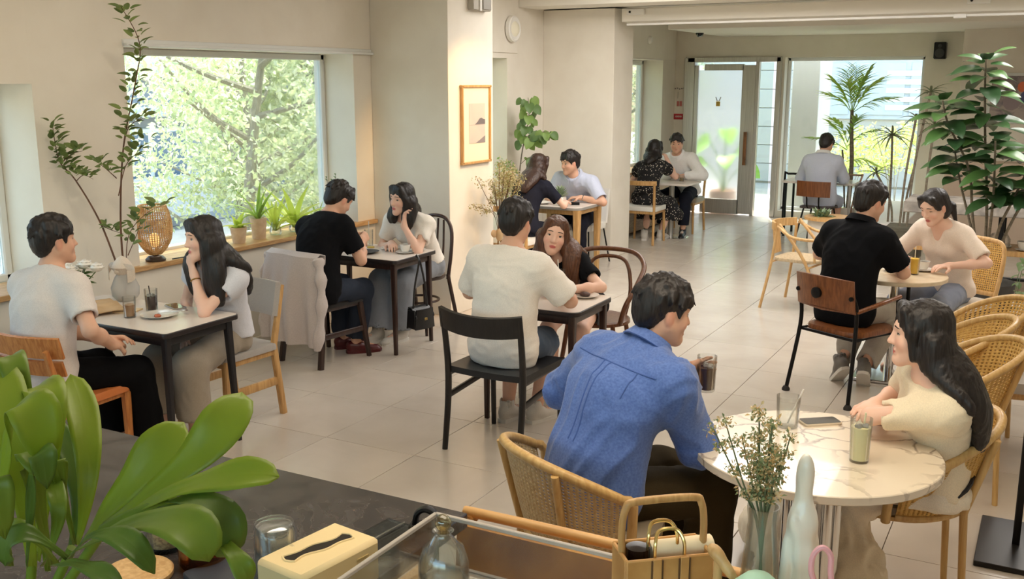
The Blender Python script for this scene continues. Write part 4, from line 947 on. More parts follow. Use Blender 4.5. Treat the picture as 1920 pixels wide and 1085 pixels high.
# 6 woman facing him, leaning in
p = dict(hip=(-2.69, 5.93), yaw=Y(184), s=.93, sex='f', lean=39, bend=16, side=8, nod=-3, turn=22, tilt=-12, hf=.0048, armL=dict(w=(-2.52, 5.36, .77), hint=(-.8, .2, -.4), d=(-.6, -.5, 0), n=(0, 0, -1), curl=.3), armR=dict(w=(-2.80, 5.34, .77), d=(.5, -.6, 0), n=(0, 0, -1), curl=.3), legL=dict(a=(-2.52, 5.55)), legR=dict(a=(-2.68, 5.52)))
r, k = person(p, 'person with long brown hair and black top leaning in across the small middle table'); shirt(r, p, k, BLACKK, frac=.66, hem=-.06, loose=.016, bust=.9, vneck=.09, seed=6); trousers(r, p, k, cloth('denim_shorts_pale', (96, 108, 124)), rt=(.098, .098), end=2.5, seed=6); hair(r, p, k, HAIRBR, 'long', 6, h=.0055, seg=long_hair(k, .46, .09, front=.06, sway=(-.05, -.02)), bang='part'); shoes(r, p, k, SNK, SOLEW)
# 7 woman with back to us at the fourth table
p = dict(hip=(-4.67, 8.85), yaw=Y(-4), s=.95, sex='f', lean=22, bend=14, side=1, nod=10, turn=-14, hf=.007, armR=dict(w=(-4.42, 9.34, .77), hint=(.8, -.3, -.6), d=(-.5, .8, 0), n=(0, 0, -1)), armL=dict(w=(-4.78, 9.34, .77), d=(.3, .8, 0), n=(0, 0, -1)), handL=0)
r, k = person(p, 'person with long dark hair and dark navy top seen from behind near heart-leaf plant'); shirt(r, p, k, NAVYK, frac=.7, hem=-.04, loose=.018, seed=7); trousers(r, p, k, NAVYT); hair(r, p, k, HAIRD, 'long', 7, h=.008, seg=long_hair(k, .38, .10, front=False), bang='none')
# 8 man facing her
p = dict(hip=(-4.57, 10.08), yaw=Y(178), s=1.0, lean=30, bend=16, side=-5, nod=8, turn=-28, hf=.0065, armL=dict(w=(-4.42, 9.72, .78), hint=(-.9, .1, -.5), d=(-.9, -.4, 0), n=(0, 0, -1), curl=.8), armR=dict(w=(-4.66, 9.66, .78), d=(.6, -.5, .1), n=(0, 0, -1), curl=.8), legL=dict(a=(-4.42, 9.72)), legR=dict(a=(-4.66, 9.72)))
r, k = person(p, 'person in a pale blue short-sleeved shirt with folded forearms on white table by pillar'); shirt(r, p, k, PALEBL, frac=.84, slr=(.078, .074), hem=-.08, loose=.026, seed=8, neck=.06); collar(r, k, PALEBL); trousers(r, p, k, NAVYT); hair(r, p, k, HAIRB, 'short', 8, h=.0075); shoes(r, p, k, SHB_, SOLED, 'flat')
MB().tube([tuple(k['wrL']*.9+k['elL']*.1+basis(k['wrL']-k['elL'])[0]*.028*math.cos(a)+basis(k['wrL']-k['elL'])[1]*.028*math.sin(a)) for a in np.linspace(0, 2*PI, 17)[:-1]], .006, 6, closed=True).obj('wristwatch', mat('watch_steel', (190, 190, 188), .25, 1), r)
# 9 woman in the dotted dress
p = dict(hip=(-4.5, 11.9), yaw=Y(0), s=.96, sex='f', lean=28, bend=12, side=-4, nod=6, turn=-8, hf=.0075, h=.016, armR=dict(wh=(.12, .13, -.13), hint=(.5, -.2, -.9), d=(-.5, .5, .7), curl=.8), armL=dict(w=(-4.6, 12.22, .78), hint=(-.9, -.2, -.4), d=(.6, .6, .2)), legR=dict(a=(-4.38, 12.12)), legL=dict(a=(-4.56, 12.0), t=(-.3, 1)))
r, k = person(p, 'person in a black dotted puff-sleeve dress seen from behind on white-cushioned wooden chair'); shirt(r, p, k, DOTS, 'puff', frac=.62, hem=.02, loose=.012, seed=9); skirt(r, p, k, DOTS, .16, seed=9); hair(r, p, k, HAIRB, 'long', 9, h=.008, seg=long_hair(k, .28, .09, front=False), bang='none'); shoes(r, p, k, SNK, SOLEW)
# 10 man facing her
p = dict(hip=(-4.36, 12.95), yaw=Y(180), s=1.0, lean=21, bend=14, side=5, nod=6, turn=14, hf=.0075, h=.016, armL=dict(w=(-4.28, 12.62, .78), hint=(-.9, .1, -.5), d=(-.9, -.3, 0), n=(0, 0, -1)), armR=dict(w=(-4.42, 12.58, .80), d=(.8, -.3, 0), n=(0, 0, -1)), legL=dict(a=(-4.22, 12.50), t=(.2, -1)), legR=dict(a=(-4.52, 12.55)))
r, k = person(p, 'person in a white long-sleeved shirt and dark trousers facing the dotted dress'); shirt(r, p, k, WSHIRT, 'long', hem=-.06, loose=.03, slr=(.076, .066), seed=10, neck=.06); collar(r, k, WSHIRT); trousers(r, p, k, NAVYT, end=.84); hair(r, p, k, HAIRB, 'short', 10, h=.0085, bang='part'); shoes(r, p, k, SHB_, SOLEW)
# 11 man in the blue shirt
p = dict(hip=(-1.37, 3.14), yaw=Y(-22), s=1.0, sw=.19, lean=12, bend=28, side=5, nod=10, turn=-26, hf=.005, armR=dict(w=(-1.145, 3.45, .90), hint=(.7, -.6, -.5), d=(.35, .75, .35), n=(.75, -.35, .0), curl=.62), armL=dict(w=(-1.42, 3.52, .70), hint=(-1, -.2, -.5), d=(.7, .6, -.2)), legR=dict(a=(-1.02, 3.42)), legL=dict(a=(-1.18, 3.56)))
r, k = person(p, 'person in a blue long-sleeved shirt holding a glass of iced coffee, seen from behind'); shirt(r, p, k, BLUEK, 'long', hem=-.13, loose=.036, off=.022, slr=(.084, .072), fold=.013, h=.010, seed=11, neck=.06); collar(r, k, BLUEK); trousers(r, p, k, OLIVE, rt=(.104, .092), rs=(.09, .09)); hair(r, p, k, HAIRB, 'short', 11, h=.0055); shoes(r, p, k, SHB_, SOLED, 'flat'); BLUEP = (p, k); BLUER = r
SEAM = mat('blue_seam', (70, 96, 156), .9)
def seams(root, k, lines, m):
    """raised seams laid on the back of a shirt: rays from behind find the cloth"""
    o = [c for c in root.children if c.name.startswith('shirt')][0]; bv = __import__('mathutils.bvhtree', fromlist=['x']).BVHTree.FromPolygons([v.co for v in o.data.vertices], [tuple(p.vertices) for p in o.data.polygons])
    for L in lines:
        P = []
        for x, z in L:
            q = k['P3']+k['lat']*x-k['up']*z-k['fwd']*.5; h = bv.ray_cast(Vector(q), Vector(k['fwd']))
            if h[0] is not None: P.append(np.array(h[0])-k['fwd']*.0005)
        if len(P) > 3: MB().tube(P, .0028, 6).obj('seam', m, root)
seams(BLUER, BLUEP[1], [[(x, .085+.012*math.cos(x*9)) for x in np.linspace(-.20, .20, 28)], [(.014+.0*z, z) for z in np.linspace(.10, .40, 20)], [(-.014, z) for z in np.linspace(.10, .40, 20)], [(.125, z) for z in np.linspace(.09, .20, 8)]], SEAM)
# 12 woman at the marble table
p = dict(hip=(-.31, 3.88), yaw=Y(112), s=.91, sex='f', seat=.42, cutz=.474, lean=-3, bend=24, side=-15, nod=2, turn=-10, hf=.0045, eye=.6, armL=dict(w=(-.46, 3.86, .775), hw=(-1, -.25, -.2), d=(.1, 1, .05), n=(0, 0, -1), curl=.5), armR=dict(w=(-.52, 3.86, .80), hw=(-.3, .6, -.5), d=(-.2, -.9, 0), n=(0, 0, -1), curl=.5), legL=dict(a=(-.66, 3.82), t=(-1, -.1)), legR=dict(a=(-.70, 4.0), t=(-1, -.1)))
r, k = person(p, 'person in a cream dress with long black hair leaning on the round marble table'); shirt(r, p, k, CREAM, frac=.84, slr=(.076, .068), hem=.05, loose=.022, bust=.9, fold=.008, h=.009, seed=12); skirt(r, p, k, cloth('cream_skirt', (240, 228, 206)), .40, h=.013, spread=.42, seed=12, fold=.016, r=.115); hair(r, p, k, HAIRB, 'long', 12, h=.0055, seg=long_hair(k, .46, .09, front=False), bang='full')
w_ = []
for a in np.linspace(0, 2*PI, 25)[:-1]: w_.append(k['P0']+(k['P1']-k['P0'])*.38+k['lat']*math.cos(a)*.172+k['fwd']*math.sin(a)*.138)
MB().tube(w_, .008, 6, closed=True, flat=(k['fwd'], 1)).obj('waist_ribbon', mat('ribbon_black', (20, 20, 24), .5), r)
# 13 man in black polo
p = dict(hip=(-1.12, 6.62), yaw=Y(-28), s=1.0, lean=2, bend=18, side=0, nod=14, turn=-12, armR=dict(w=(-.86, 6.96, .77), hint=(.9, -.3, -.5), d=(-.3, .9, 0), n=(0, 0, -1)), armL=dict(w=(-1.14, 7.02, .78), hint=(-1, -.1, -.4), d=(.6, .7, 0), n=(0, 0, -1)), legR=dict(a=(-1.0, 6.78, .13), t=(-.1, 1), pitch=.75), legL=dict(a=(-1.16, 6.80, .14), t=(-.55, .8), pitch=.7))
r, k = person(p, 'person in a black polo shirt and stone chinos seen from behind on wooden pipe chair'); shirt(r, p, k, BLACKK, frac=.78, slr=(.082, .078), hem=-.09, loose=.028, off=.02, seed=13, fold=.008, neck=.06); collar(r, k, BLACKK); trousers(r, p, k, KHAKI, rt=(.106, .09), rs=(.08, .072), seed=13); hair(r, p, k, HAIRB, 'short', 13); shoes(r, p, k, SNKG, SOLEW)
# 14 woman with ponytail
p = dict(hip=(-.61, 7.66), yaw=Y(152), s=.94, sex='f', lean=13, bend=18, side=-3, nod=24, turn=-6, smile=.006, eye=.35, armL=dict(w=(-.58, 7.30, .77), hint=(-.8, .1, -.6), d=(-.6, -.7, 0), n=(0, 0, -1)), armR=dict(w=(-.84, 7.40, .77), hint=(.8, .1, -.6), d=(.1, -.9, 0), n=(0, 0, -1)), legL=dict(a=(-.62, 7.22)), legR=dict(a=(-.86, 7.34)))
r, k = person(p, 'smiling person with tied back hair and cream blouse looking down at coffee cup'); shirt(r, p, k, BLUSH, frac=.82, slr=(.074, .072), hem=-.03, loose=.024, bust=.95, vneck=.12, seed=14); trousers(r, p, k, cloth('blue_grey_jean', (132, 140, 158)), seed=14); hair(r, p, k, HAIRB, 'tied', 14, bang='tied')
# 15 man alone by the back window
p = dict(hip=(-2.58, 12.9), yaw=Y(-8), s=.98, lean=2, bend=14, side=-2, nod=24, turn=0, hf=.0085, h=.017, armR=dict(w=(-2.50, 13.28, .78), hint=(.9, -.3, -.5), d=(-.4, .8, 0), n=(0, 0, -1)), armL=dict(w=(-2.70, 13.28, .78), d=(.3, .8, 0), n=(0, 0, -1)), handL=0, legR=dict(a=(-2.48, 13.18)), legL=dict(a=(-2.64, 13.18)))
r, k = person(p, 'person in a pale blue shirt sitting alone before back window, seen from behind'); shirt(r, p, k, cloth('pale_blue_oxford', (206, 212, 230)), 'long', hem=-.16, loose=.03, slr=(.080, .07), seed=15, h=.016, neck=.06); collar(r, k, WSHIRT); trousers(r, p, k, LBLUE, end=2.95, seed=15, h=.016); hair(r, p, k, HAIRB, 'short', 15, h=.0085); shoes(r, p, k, SNKG, SOLED)
print('people', round(time.time()-T0, 1))
# ------------------------------------------------------------------ chairs and tables
OAKO = wood('orange_oak', (206, 138, 76), (178, 108, 54)); OAKL = wood('light_oak', (206, 164, 108), (180, 136, 82)); OAKB = wood('blond_ash', (214, 176, 122), (190, 148, 94)); DARKW = wood('dark_walnut', (58, 36, 28), (38, 22, 18), .35); BENTW = wood('bent_beech_brown', (112, 70, 42), (84, 48, 28), .3); BLACKW = wood('black_ash', (30, 27, 26), (20, 18, 18), .38); RATW = wood('rattan_pole', (208, 172, 112), (188, 148, 88), .4); WALN = wood('walnut_ply', (134, 82, 46), (104, 58, 30), .3)
LEATHB = mat('black_leather', (30, 29, 30), .38, bump=(140, .15, .002)); LEATHO = mat('orange_leather', (204, 120, 64), .42, bump=(140, .15, .002)); GREYF = cloth('grey_upholstery', (170, 164, 158)); WHITEU = mat('white_leatherette', (222, 218, 210), .45, bump=(120, .1, .002)); TAUPE = mat('taupe_leatherette', (142, 128, 108), .4, bump=(120, .1, .002)); CUSH = mat('grey_cushion', (178, 172, 164), .6, bump=(90, .15, .002))
CANE = mat('cane_weave', (208, 184, 140), .55, noise=(60, .2), col2=(190, 162, 116)); CANEY = mat('cane_weave_yellow', (214, 172, 96), .5, noise=(60, .2), col2=(192, 146, 72)); FOOT = mat('rubber_foot', (40, 38, 38), .6)
def legs(t, feet, tops, w, m, taper=.72, round_=False, name='leg', glide=None):
    for a, b in zip(tops, feet):
        mb = MB()
        if round_: mb.tube([a, (np.array(a)+np.array(b))/2, b], [w/2, w/2*(1+taper)/2, w/2*taper], 12)
        else: mb.bar(a, b, w, w, up=(0, 1, 0), taper=taper)
        o = mb.obj(name, m, t)
        if glide: MB().cyl((b[0], b[1], 0), (b[0], b[1], .02), glide, n=14).obj('glide', FOOT, o)
def seat_pad(w, d, z, th, r=.06, crown=.012, c=(0, 0)):
    O = outline_round(w, d, r, 6, c); mb = MB(); n = len(O); O = np.array(O); cc = O.mean(0); V = []; rings = [(.0, z-th), (.0, z-th+.004), (0, z-.010), (.02, z+crown*.3), (.35, z+crown), (.7, z+crown*.8)]
    for k, zz in rings: V += [(*(cc+(p-cc)*(1-k)), zz) for p in O]
    F = [(i*n+j, i*n+(j+1) % n, (i+1)*n+(j+1) % n, (i+1)*n+j) for i in range(len(rings)-1) for j in range(n)]+[tuple(range(n))[::-1], tuple((len(rings)-1)*n+j for j in range(n))]
    return mb.add(V, F)
def cane_sheet(fn, nu, nv, name, m, parent, hole=.54, skip=None):
    """woven cane as real open mesh: every cell of the sheet is a ring of eight strands round a hole"""
    P = {}; V = []; F = []
    def vid(u, v):
        k = (round(u*nu*6), round(v*nv*6))
        if k not in P: P[k] = len(V); V.append(fn(u, v))
        return P[k]
    hf = hole/2
    for i in range(nu):
        for j in range(nv):
            if skip and skip((i+.5)/nu, (j+.5)/nv): continue
            c = lambda a, b: vid((i+a)/nu, (j+b)/nv)
            o = [c(0, 0), c(.5, 0), c(1, 0), c(1, .5), c(1, 1), c(.5, 1), c(0, 1), c(0, .5)]
            q = [(.5-hf*.6, .5-hf), (.5, .5-hf), (.5+hf*.6, .5-hf), (.5+hf, .5), (.5+hf*.6, .5+hf), (.5, .5+hf), (.5-hf*.6, .5+hf), (.5-hf, .5)]
            b = len(V); V += [fn((i+a)/nu, (j+bb)/nv) for a, bb in q]
            F += [(o[k], o[(k+1) % 8], b+(k+1) % 8, b+k) for k in range(8)]
    o = tag(link(name, np_mesh(name, V, F, True, [m]), parent), kind='stuff'); md = o.modifiers.new('thickness', 'SOLIDIFY'); md.thickness = .004
    return o
def curved_plank(w, h, depth, z, y, rake=0, bowz=0):
    return lambda u, v: ((u-.5)*w, y-depth*(1-(2*u-1)**2)-rake*(v-.5)*h, z+(v-.5)*h+bowz*(1-(2*u-1)**2))

def chair_orange():
    t = thing('wooden_chair', 'orange oak chair with tan leather seat and slatted curved back holding grey t-shirt person', 'chair')
    seat_pad(.47, .45, .455, .035, .05).obj('seat', LEATHO, t)
    legs(t, [(.20, .20, 0), (-.20, .20, 0)], [(.205, .195, .43), (-.205, .195, .43)], .042, OAKO)
    for sg in (-1, 1): MB().bar((sg*.205, -.245, 0), (sg*.205, -.19, .44), .036, .04, up=(0, 1, 0)).bar((sg*.205, -.19, .43), (sg*.212, -.275, .74), .036, .036, up=(0, 1, 0), taper=.7).obj('rear_leg', OAKO, t)
    for a, b in (((-.2, .19, .415), (.2, .19, .415)), ((-.2, -.19, .415), (.2, -.19, .415)), ((-.2, -.19, .415), (-.2, .19, .415)), ((.2, -.19, .415), (.2, .19, .415))): MB().bar(a, b, .022, .05).obj('seat_rail', OAKO, t)
    MB().sheet(curved_plank(.50, .105, .055, .745, -.215, .25), 14, 3, .018).obj('back_slat', OAKO, t); MB().sheet(curved_plank(.46, .075, .05, .635, -.19, .25), 14, 3, .016).obj('back_slat', OAKO, t)
    return t
def chair_light():
    t = thing('wooden_chair', 'light oak chair with grey fabric back of chin-resting person', 'chair')
    seat_pad(.45, .44, .455, .035, .05).obj('seat', GREYF, t); legs(t, [(.20, .20, 0), (-.20, .20, 0)], [(.2, .19, .43), (-.2, .19, .43)], .04, OAKL)
    for sg in (-1, 1): MB().bar((sg*.20, -.25, 0), (sg*.2, -.19, .44), .034, .04, up=(0, 1, 0)).bar((sg*.2, -.19, .43), (sg*.205, -.275, .80), .034, .036, up=(0, 1, 0), taper=.8).obj('rear_leg', OAKL, t)
    for a, b in (((-.2, .19, .41), (.2, .19, .41)), ((-.2, -.19, .41), (.2, -.19, .41)), ((-.2, -.19, .41), (-.2, .19, .41)), ((.2, -.19, .41), (.2, .19, .41)), ((-.2, -.2, .22), (-.2, .19, .22)), ((.2, -.2, .22), (.2, .19, .22))): MB().bar(a, b, .022, .05).obj('seat_rail', OAKL, t)
    MB().sheet(curved_plank(.42, .20, .035, .72, -.225, .22), 12, 4, .035).obj('back_pad', GREYF, t)
    return t
def chair_dark():
    t = thing('wooden_chair', 'dark walnut chair hidden under the draped pale grey cardigan', 'chair')
    seat_pad(.44, .42, .455, .03, .06).obj('seat', LEATHB, t)
    legs(t, [(.215, .225, 0), (-.215, .225, 0)], [(.18, .17, .44), (-.18, .17, .44)], .042, DARKW)
    for sg in (-1, 1): MB().bar((sg*.205, -.25, 0), (sg*.185, -.18, .44), .034, .042, up=(0, 1, 0)).bar((sg*.185, -.18, .43), (sg*.2, -.265, .80), .034, .036, up=(0, 1, 0), taper=.8).obj('rear_leg', DARKW, t)
    for a, b in (((-.18, .17, .415), (.18, .17, .415)), ((-.18, -.17, .415), (.18, -.17, .415)), ((-.18, -.17, .415), (-.18, .17, .415)), ((.18, -.17, .415), (.18, .17, .415)), ((-.195, -.215, .22), (-.198, .2, .22)), ((.195, -.215, .22), (.198, .2, .22))): MB().bar(a, b, .02, .04).obj('stretcher', DARKW, t)
    MB().sheet(curved_plank(.42, .14, .045, .74, -.22, .22), 12, 3, .018).obj('back_slat', DARKW, t)
    return t
def chair_bent(label, m, loop=True):
    """bentwood cafe chair: round seat, hooped back with an inner hoop"""
    t = thing('bentwood_chair', label, 'chair')
    MB().lathe([(.0001, .455), (.15, .457), (.195, .463), (.21, .455), (.212, .44), (.205, .425), (.0001, .425)], n=36).obj('seat', m, t)
    fl = [(.19, .19), (-.19, .19)]
    for x, y in fl: MB().tube(spline([(x*.82, y*.82, .43), (x*.95, y*.95, .25), (x*1.08, y*1.08, 0)], 5), [.017-.0005*i for i in range(11)], 10).obj('leg', m, t)
    for sg in (-1, 1): MB().tube(spline([(sg*.175, -.15, .44), (sg*.19, -.19, .25), (sg*.205, -.25, 0)], 5), .016, 10).obj('rear_leg', m, t)
    MB().tube(spline([(.175, -.15, .40), (.185, -.185, .60), (.165, -.225, .80), (.08, -.245, .895), (-.08, -.245, .895), (-.165, -.225, .80), (-.185, -.185, .60), (-.175, -.15, .40)], 6), .015, 10).obj('back_hoop', m, t)
    for x in (-.09, -.03, .03, .09): MB().tube(spline([(x*1.0, -.19, .455), (x*1.05, -.21, .66), (x*.9, -.240, .885-.35*x*x*4)], 4), .009, 8).obj('spindle', m, t)
    MB().tube([(.155*math.cos(a), .155*math.sin(a), .24) for a in np.linspace(0, 2*PI, 33)[:-1]], .010, 8, closed=True).obj('stretcher_ring', m, t)
    return t
def chair_hooparm():
    """bentwood armchair whose back hoop sweeps round into the arms"""
    t = thing('bentwood_armchair', 'brown bentwood armchair with looping arms of black-top person', 'chair')
    MB().lathe([(.0001, .452), (.16, .455), (.205, .463), (.22, .455), (.222, .435), (.0001, .43)], n=36).obj('seat', BENTW, t)
    for x, y in ((.18, .17), (-.18, .17), (.18, -.17), (-.18, -.17)): MB().tube(spline([(x*.85, y*.85, .44), (x*1.0, y*1.0, .22), (x*1.2, y*1.2, 0)], 5), .016, 10).obj('leg', BENTW, t)
    MB().tube(spline([(.19, .10, .45), (.235, .14, .58), (.275, .02, .70), (.27, -.16, .80), (.14, -.29, .865), (-.14, -.29, .865), (-.27, -.16, .80), (-.275, .02, .70), (-.235, .14, .58), (-.19, .10, .45)], 7), .017, 12).obj('arm_hoop', BENTW, t)
    MB().tube(spline([(.15, -.15, .45), (.17, -.2, .62), (.12, -.265, .79), (0, -.285, .825), (-.12, -.265, .79), (-.17, -.2, .62), (-.15, -.15, .45)], 6), .013, 10).obj('inner_hoop', BENTW, t)
    return t
def chair_black():
    t = thing('black_chair', 'black ash chair with curved backrest and leather seat beneath white t-shirt person', 'chair')
    def sf(u, v): x, y = (u-.5)*.49, (v-.5)*.46; return (x, y, .455-.018*math.cos((u-.5)*PI)*math.cos((v-.5)*2.2))
    MB().sheet(sf, 12, 10, .034).obj('seat', LEATHB, t)
    legs(t, [(.222, .225, 0), (-.222, .225, 0)], [(.222, .215, .45), (-.222, .215, .45)], .034, BLACKW, .85, True)
    for sg in (-1, 1): MB().tube(spline([(sg*.235, -.275, 0), (sg*.235, -.235, .30), (sg*.237, -.235, .52), (sg*.24, -.275, .79)], 5), [.0155+.003*math.sin(PI*i/15) for i in range(16)], 12).obj('rear_leg', BLACKW, t)
    for sg in (-1, 1): MB().bar((sg*.235, -.25, .30), (sg*.222, .215, .35), .018, .032).obj('side_stretcher', BLACKW, t); MB().bar((sg*.236, -.24, .43), (sg*.222, .215, .44), .02, .03).obj('seat_rail', BLACKW, t)
    MB().sheet(lambda u, v: ((u-.5)*.51, -.255-.06*(1-(2*u-1)**2)-.02*v, .735+(v-.5)*.115+.018*(2*u-1)**2), 18, 4, .022).obj('backrest', BLACKW, t)
    return t
def chair_tub(label, m_frame=RATW, m_cane=CANE, cush=TAUPE, nu=52, nv=24, A=1.72, fl=.065, r0=.238):
    """rattan tub chair: bent rail round a curved cane back, round cushioned seat"""
    t = thing('rattan_chair', label, 'chair')
    MB().lathe([(.0001, .40), (.215, .40), (.235, .41), (.235, .425), (.0001, .425)], n=36).obj('seat_frame', m_frame, t)
    MB().lathe([(.0001, .425), (.225, .425), (.242, .44), (.238, .462), (.20, .474), (.0001, .476)], n=36).obj('seat', cush, t)
    def top(a): c = math.cos(a*.82); return .50+.275*max(c, 0)**.8
    def pt(u, v, off=0):
        a = (2*u-1)*A; r = r0+(fl+.02*math.cos(a))*v**.8+off; z = .43+(top(a)-.43)*v; return (math.sin(a)*r, -math.cos(a)*r*1.02-.015*v, z)
    cane_sheet(lambda u, v: pt(u, .03+v*.95), nu, nv, 'cane_back', m_cane, t)
    rail = [pt(u, 1) for u in np.linspace(0, 1, 30)]; e0, e1 = np.array(rail[0]), np.array(rail[-1])
    rail = [(e0[0]*.93, e0[1]+.045, .425), (e0[0]*1.0, e0[1]+.04, e0[2]-.03)]+rail+[(e1[0]*1.0, e1[1]+.04, e1[2]-.03), (e1[0]*.93, e1[1]+.045, .425)]
    MB().tube(spline(rail, 2), .0175, 10).obj('back_rail', m_frame, t)
    MB().tube([pt(u, .0, .006) for u in np.linspace(0, 1, 28)], .012, 8).obj('lower_rail', m_frame, t)
    for a in (-.62, .62): u = (a/A+1)/2; p = np.array(pt(u, .97, .02)); q = np.array(pt(u, .0, .022)); MB().tube([p, q, (q[0]*1.06, q[1]*1.10, 0)], [.014, .015, .013], 10).obj('rear_leg', m_frame, t)
    for sg in (-1, 1): MB().tube([(sg*.19, .14, .41), (sg*.215, .19, 0)], [.016, .013], 10).obj('leg', m_frame, t)
    return t
def chair_pipe():
    t = thing('industrial_chair', 'industrial chair of black pipe with bolted walnut back under black polo person', 'chair')
    seat_pad(.43, .43, .455, .028, .1).obj('seat', WALN, t)
    for sg in (-1, 1):
        l = MB().tube(spline([(sg*.245, -.29, .02), (sg*.215, -.225, .44), (sg*.215, -.23, .62), (sg*.20, -.255, .70)], 5), .013, 10).obj('rear_leg', BLACKM, t); MB().lathe([(.0001, 0), (.026, 0), (.026, .012), (.015, .03), (.0001, .03)], c=(sg*.247, -.292, 0), n=16).obj('glide', FOOT, l)
        l = MB().tube(spline([(sg*.235, .25, .02), (sg*.215, .2, .44), (sg*.22, .17, .66)], 5), .013, 10).obj('leg', BLACKM, t); MB().lathe([(.0001, 0), (.026, 0), (.026, .012), (.015, .03), (.0001, .03)], c=(sg*.236, .252, 0), n=16).obj('glide', FOOT, l)
        MB().tube(spline([(sg*.215, -.23, .60), (sg*.26, -.05, .645), (sg*.22, .19, .655)], 5), .014, 10).obj('arm_rail', WALN, t)
    MB().tube([(-.215, -.22, .42), (.215, -.22, .42), (.215, .2, .42), (-.215, .2, .42)], .011, 8, closed=True).obj('seat_frame', BLACKM, t)
    MB().tube([(-.22, -.235, .60), (0, -.29, .60), (.22, -.235, .60)], .012, 8).obj('back_bar', WALN, t)
    MB().sheet(lambda u, v: ((u-.5)*.44, -.245-.05*(1-(2*u-1)**2)-.03*v, .70+(v-.5)*.20+.012*math.sin(u*PI)), 14, 4, .014).obj('backrest', WALN, t)
    MB().lathe([(.0001, 0), (.035, 0), (.035, .02), (.02, .026), (.0001, .026)], c=(-.02, -.315, .70), R=rotx(PI/2), n=18).obj('knob', BLACKM, t)
    for x in (-.205, .205): MB().lathe([(.0001, 0), (.014, 0), (.014, .02), (.0001, .02)], c=(x, -.262, .69), R=rotx(PI/2), n=12).obj('bolt', BLACKM, t)
    return t
def chair_caneback():
    t = thing('cane_chair', 'pale chair with tall flat cane back of smiling tied-hair person', 'chair')
    seat_pad(.44, .43, .455, .04, .05).obj('seat', WHITEU, t); legs(t, [(.2, .2, 0), (-.2, .2, 0)], [(.19, .18, .43), (-.19, .18, .43)], .036, OAKB)
    for sg in (-1, 1): MB().bar((sg*.2, -.26, 0), (sg*.2, -.2, .44), .03, .036, up=(0, 1, 0)).obj('rear_leg', OAKB, t)
    O = [(.21*a, .26*b) for a, b in ((-.95, -1), (.95, -1))]; path = spline([(-.205, -.2, .46), (-.215, -.25, .70), (-.19, -.28, .84), (-.10, -.285, .875), (.10, -.285, .875), (.19, -.28, .84), (.215, -.25, .70), (.205, -.2, .46)], 6)
    MB().tube(path, .016, 10).obj('back_frame', OAKB, t); MB().bar((-.2, -.21, .50), (.2, -.21, .50), .02, .03).obj('back_bar', OAKB, t)
    cane_sheet(lambda u, v: ((u-.5)*(.40-.06*max(v-.8, 0)*5), -.21-.075*v, .50+v*.365), 26, 24, 'cane_back', CANEY, t)
    return t
def chair_slatarm():
    """light bentwood armchair with splayed legs, crossing arm and leg bows"""
    t = thing('bow_armchair', 'pale bentwood armchair with crossing bows standing empty in the aisle', 'chair')
    seat_pad(.42, .42, .45, .022, .1).obj('seat', mat('rush_seat', (206, 184, 150), .7, noise=(50, .1)), t)
    for sg in (-1, 1):
        MB().tube(spline([(sg*.28, -.26, 0), (sg*.235, -.19, .42), (sg*.215, -.16, .72)], 5), .013, 10).obj('rear_leg', OAKB, t)
        MB().tube(spline([(sg*.25, .30, 0), (sg*.235, .12, .44), (sg*.225, -.14, .76)], 5), .014, 10).obj('crossing_leg', OAKB, t)
        MB().tube(spline([(sg*.225, -.15, .74), (sg*.27, .0, .66), (sg*.25, .2, .645)], 5), .014, 10).obj('arm', OAKB, t)
        MB().tube([(sg*.25, .2, .645), (sg*.22, .2, .45)], .012, 8).obj('arm_post', OAKB, t)
    MB().sheet(lambda u, v: ((u-.5)*.46, -.17-.10*(1-(2*u-1)**2), .735+(v-.5)*.07), 14, 3, .02).obj('back_rail', OAKB, t)
    MB().sheet(lambda u, v: ((u-.5)*.13, -.265+.03*(1-v), .47+v*.24), 4, 4, .012).obj('back_splat', OAKB, t)
    MB().tube([(-.235, -.19, .42), (.235, -.19, .42)], .010, 8).tube([(-.24, .16, .40), (.24, .16, .40)], .010, 8).obj('stretchers', OAKB, t)['kind'] = 'stuff'
    return t
def chair_school():
    t = thing('school_chair', 'school chair with walnut back and black metal legs under lone person', 'chair')
    seat_pad(.40, .39, .46, .018, .08).obj('seat', mat('seat_ply_dark', (70, 58, 56), .5), t)
    for sg in (-1, 1):
        MB().tube([(sg*.14, .14, .445), (sg*.20, .2, 0)], .011, 8).obj('leg', BLACKM, t); MB().tube([(sg*.14, -.14, .445), (sg*.21, -.23, 0)], .011, 8).obj('rear_leg', BLACKM, t)
    MB().tube(spline([(-.075, .05, .44), (-.075, -.19, .45), (-.075, -.235, .56), (-.075, -.25, .74), (.075, -.25, .74), (.075, -.235, .56), (.075, -.19, .45), (.075, .05, .44)], 3), .010, 8).obj('back_support', BLACKM, t)
    MB().sheet(lambda u, v: ((u-.5)*.42, -.225-.035*(1-(2*u-1)**2), .69+(v-.5)*.19), 12, 4, .014).obj('backrest', WALN, t)
    return t
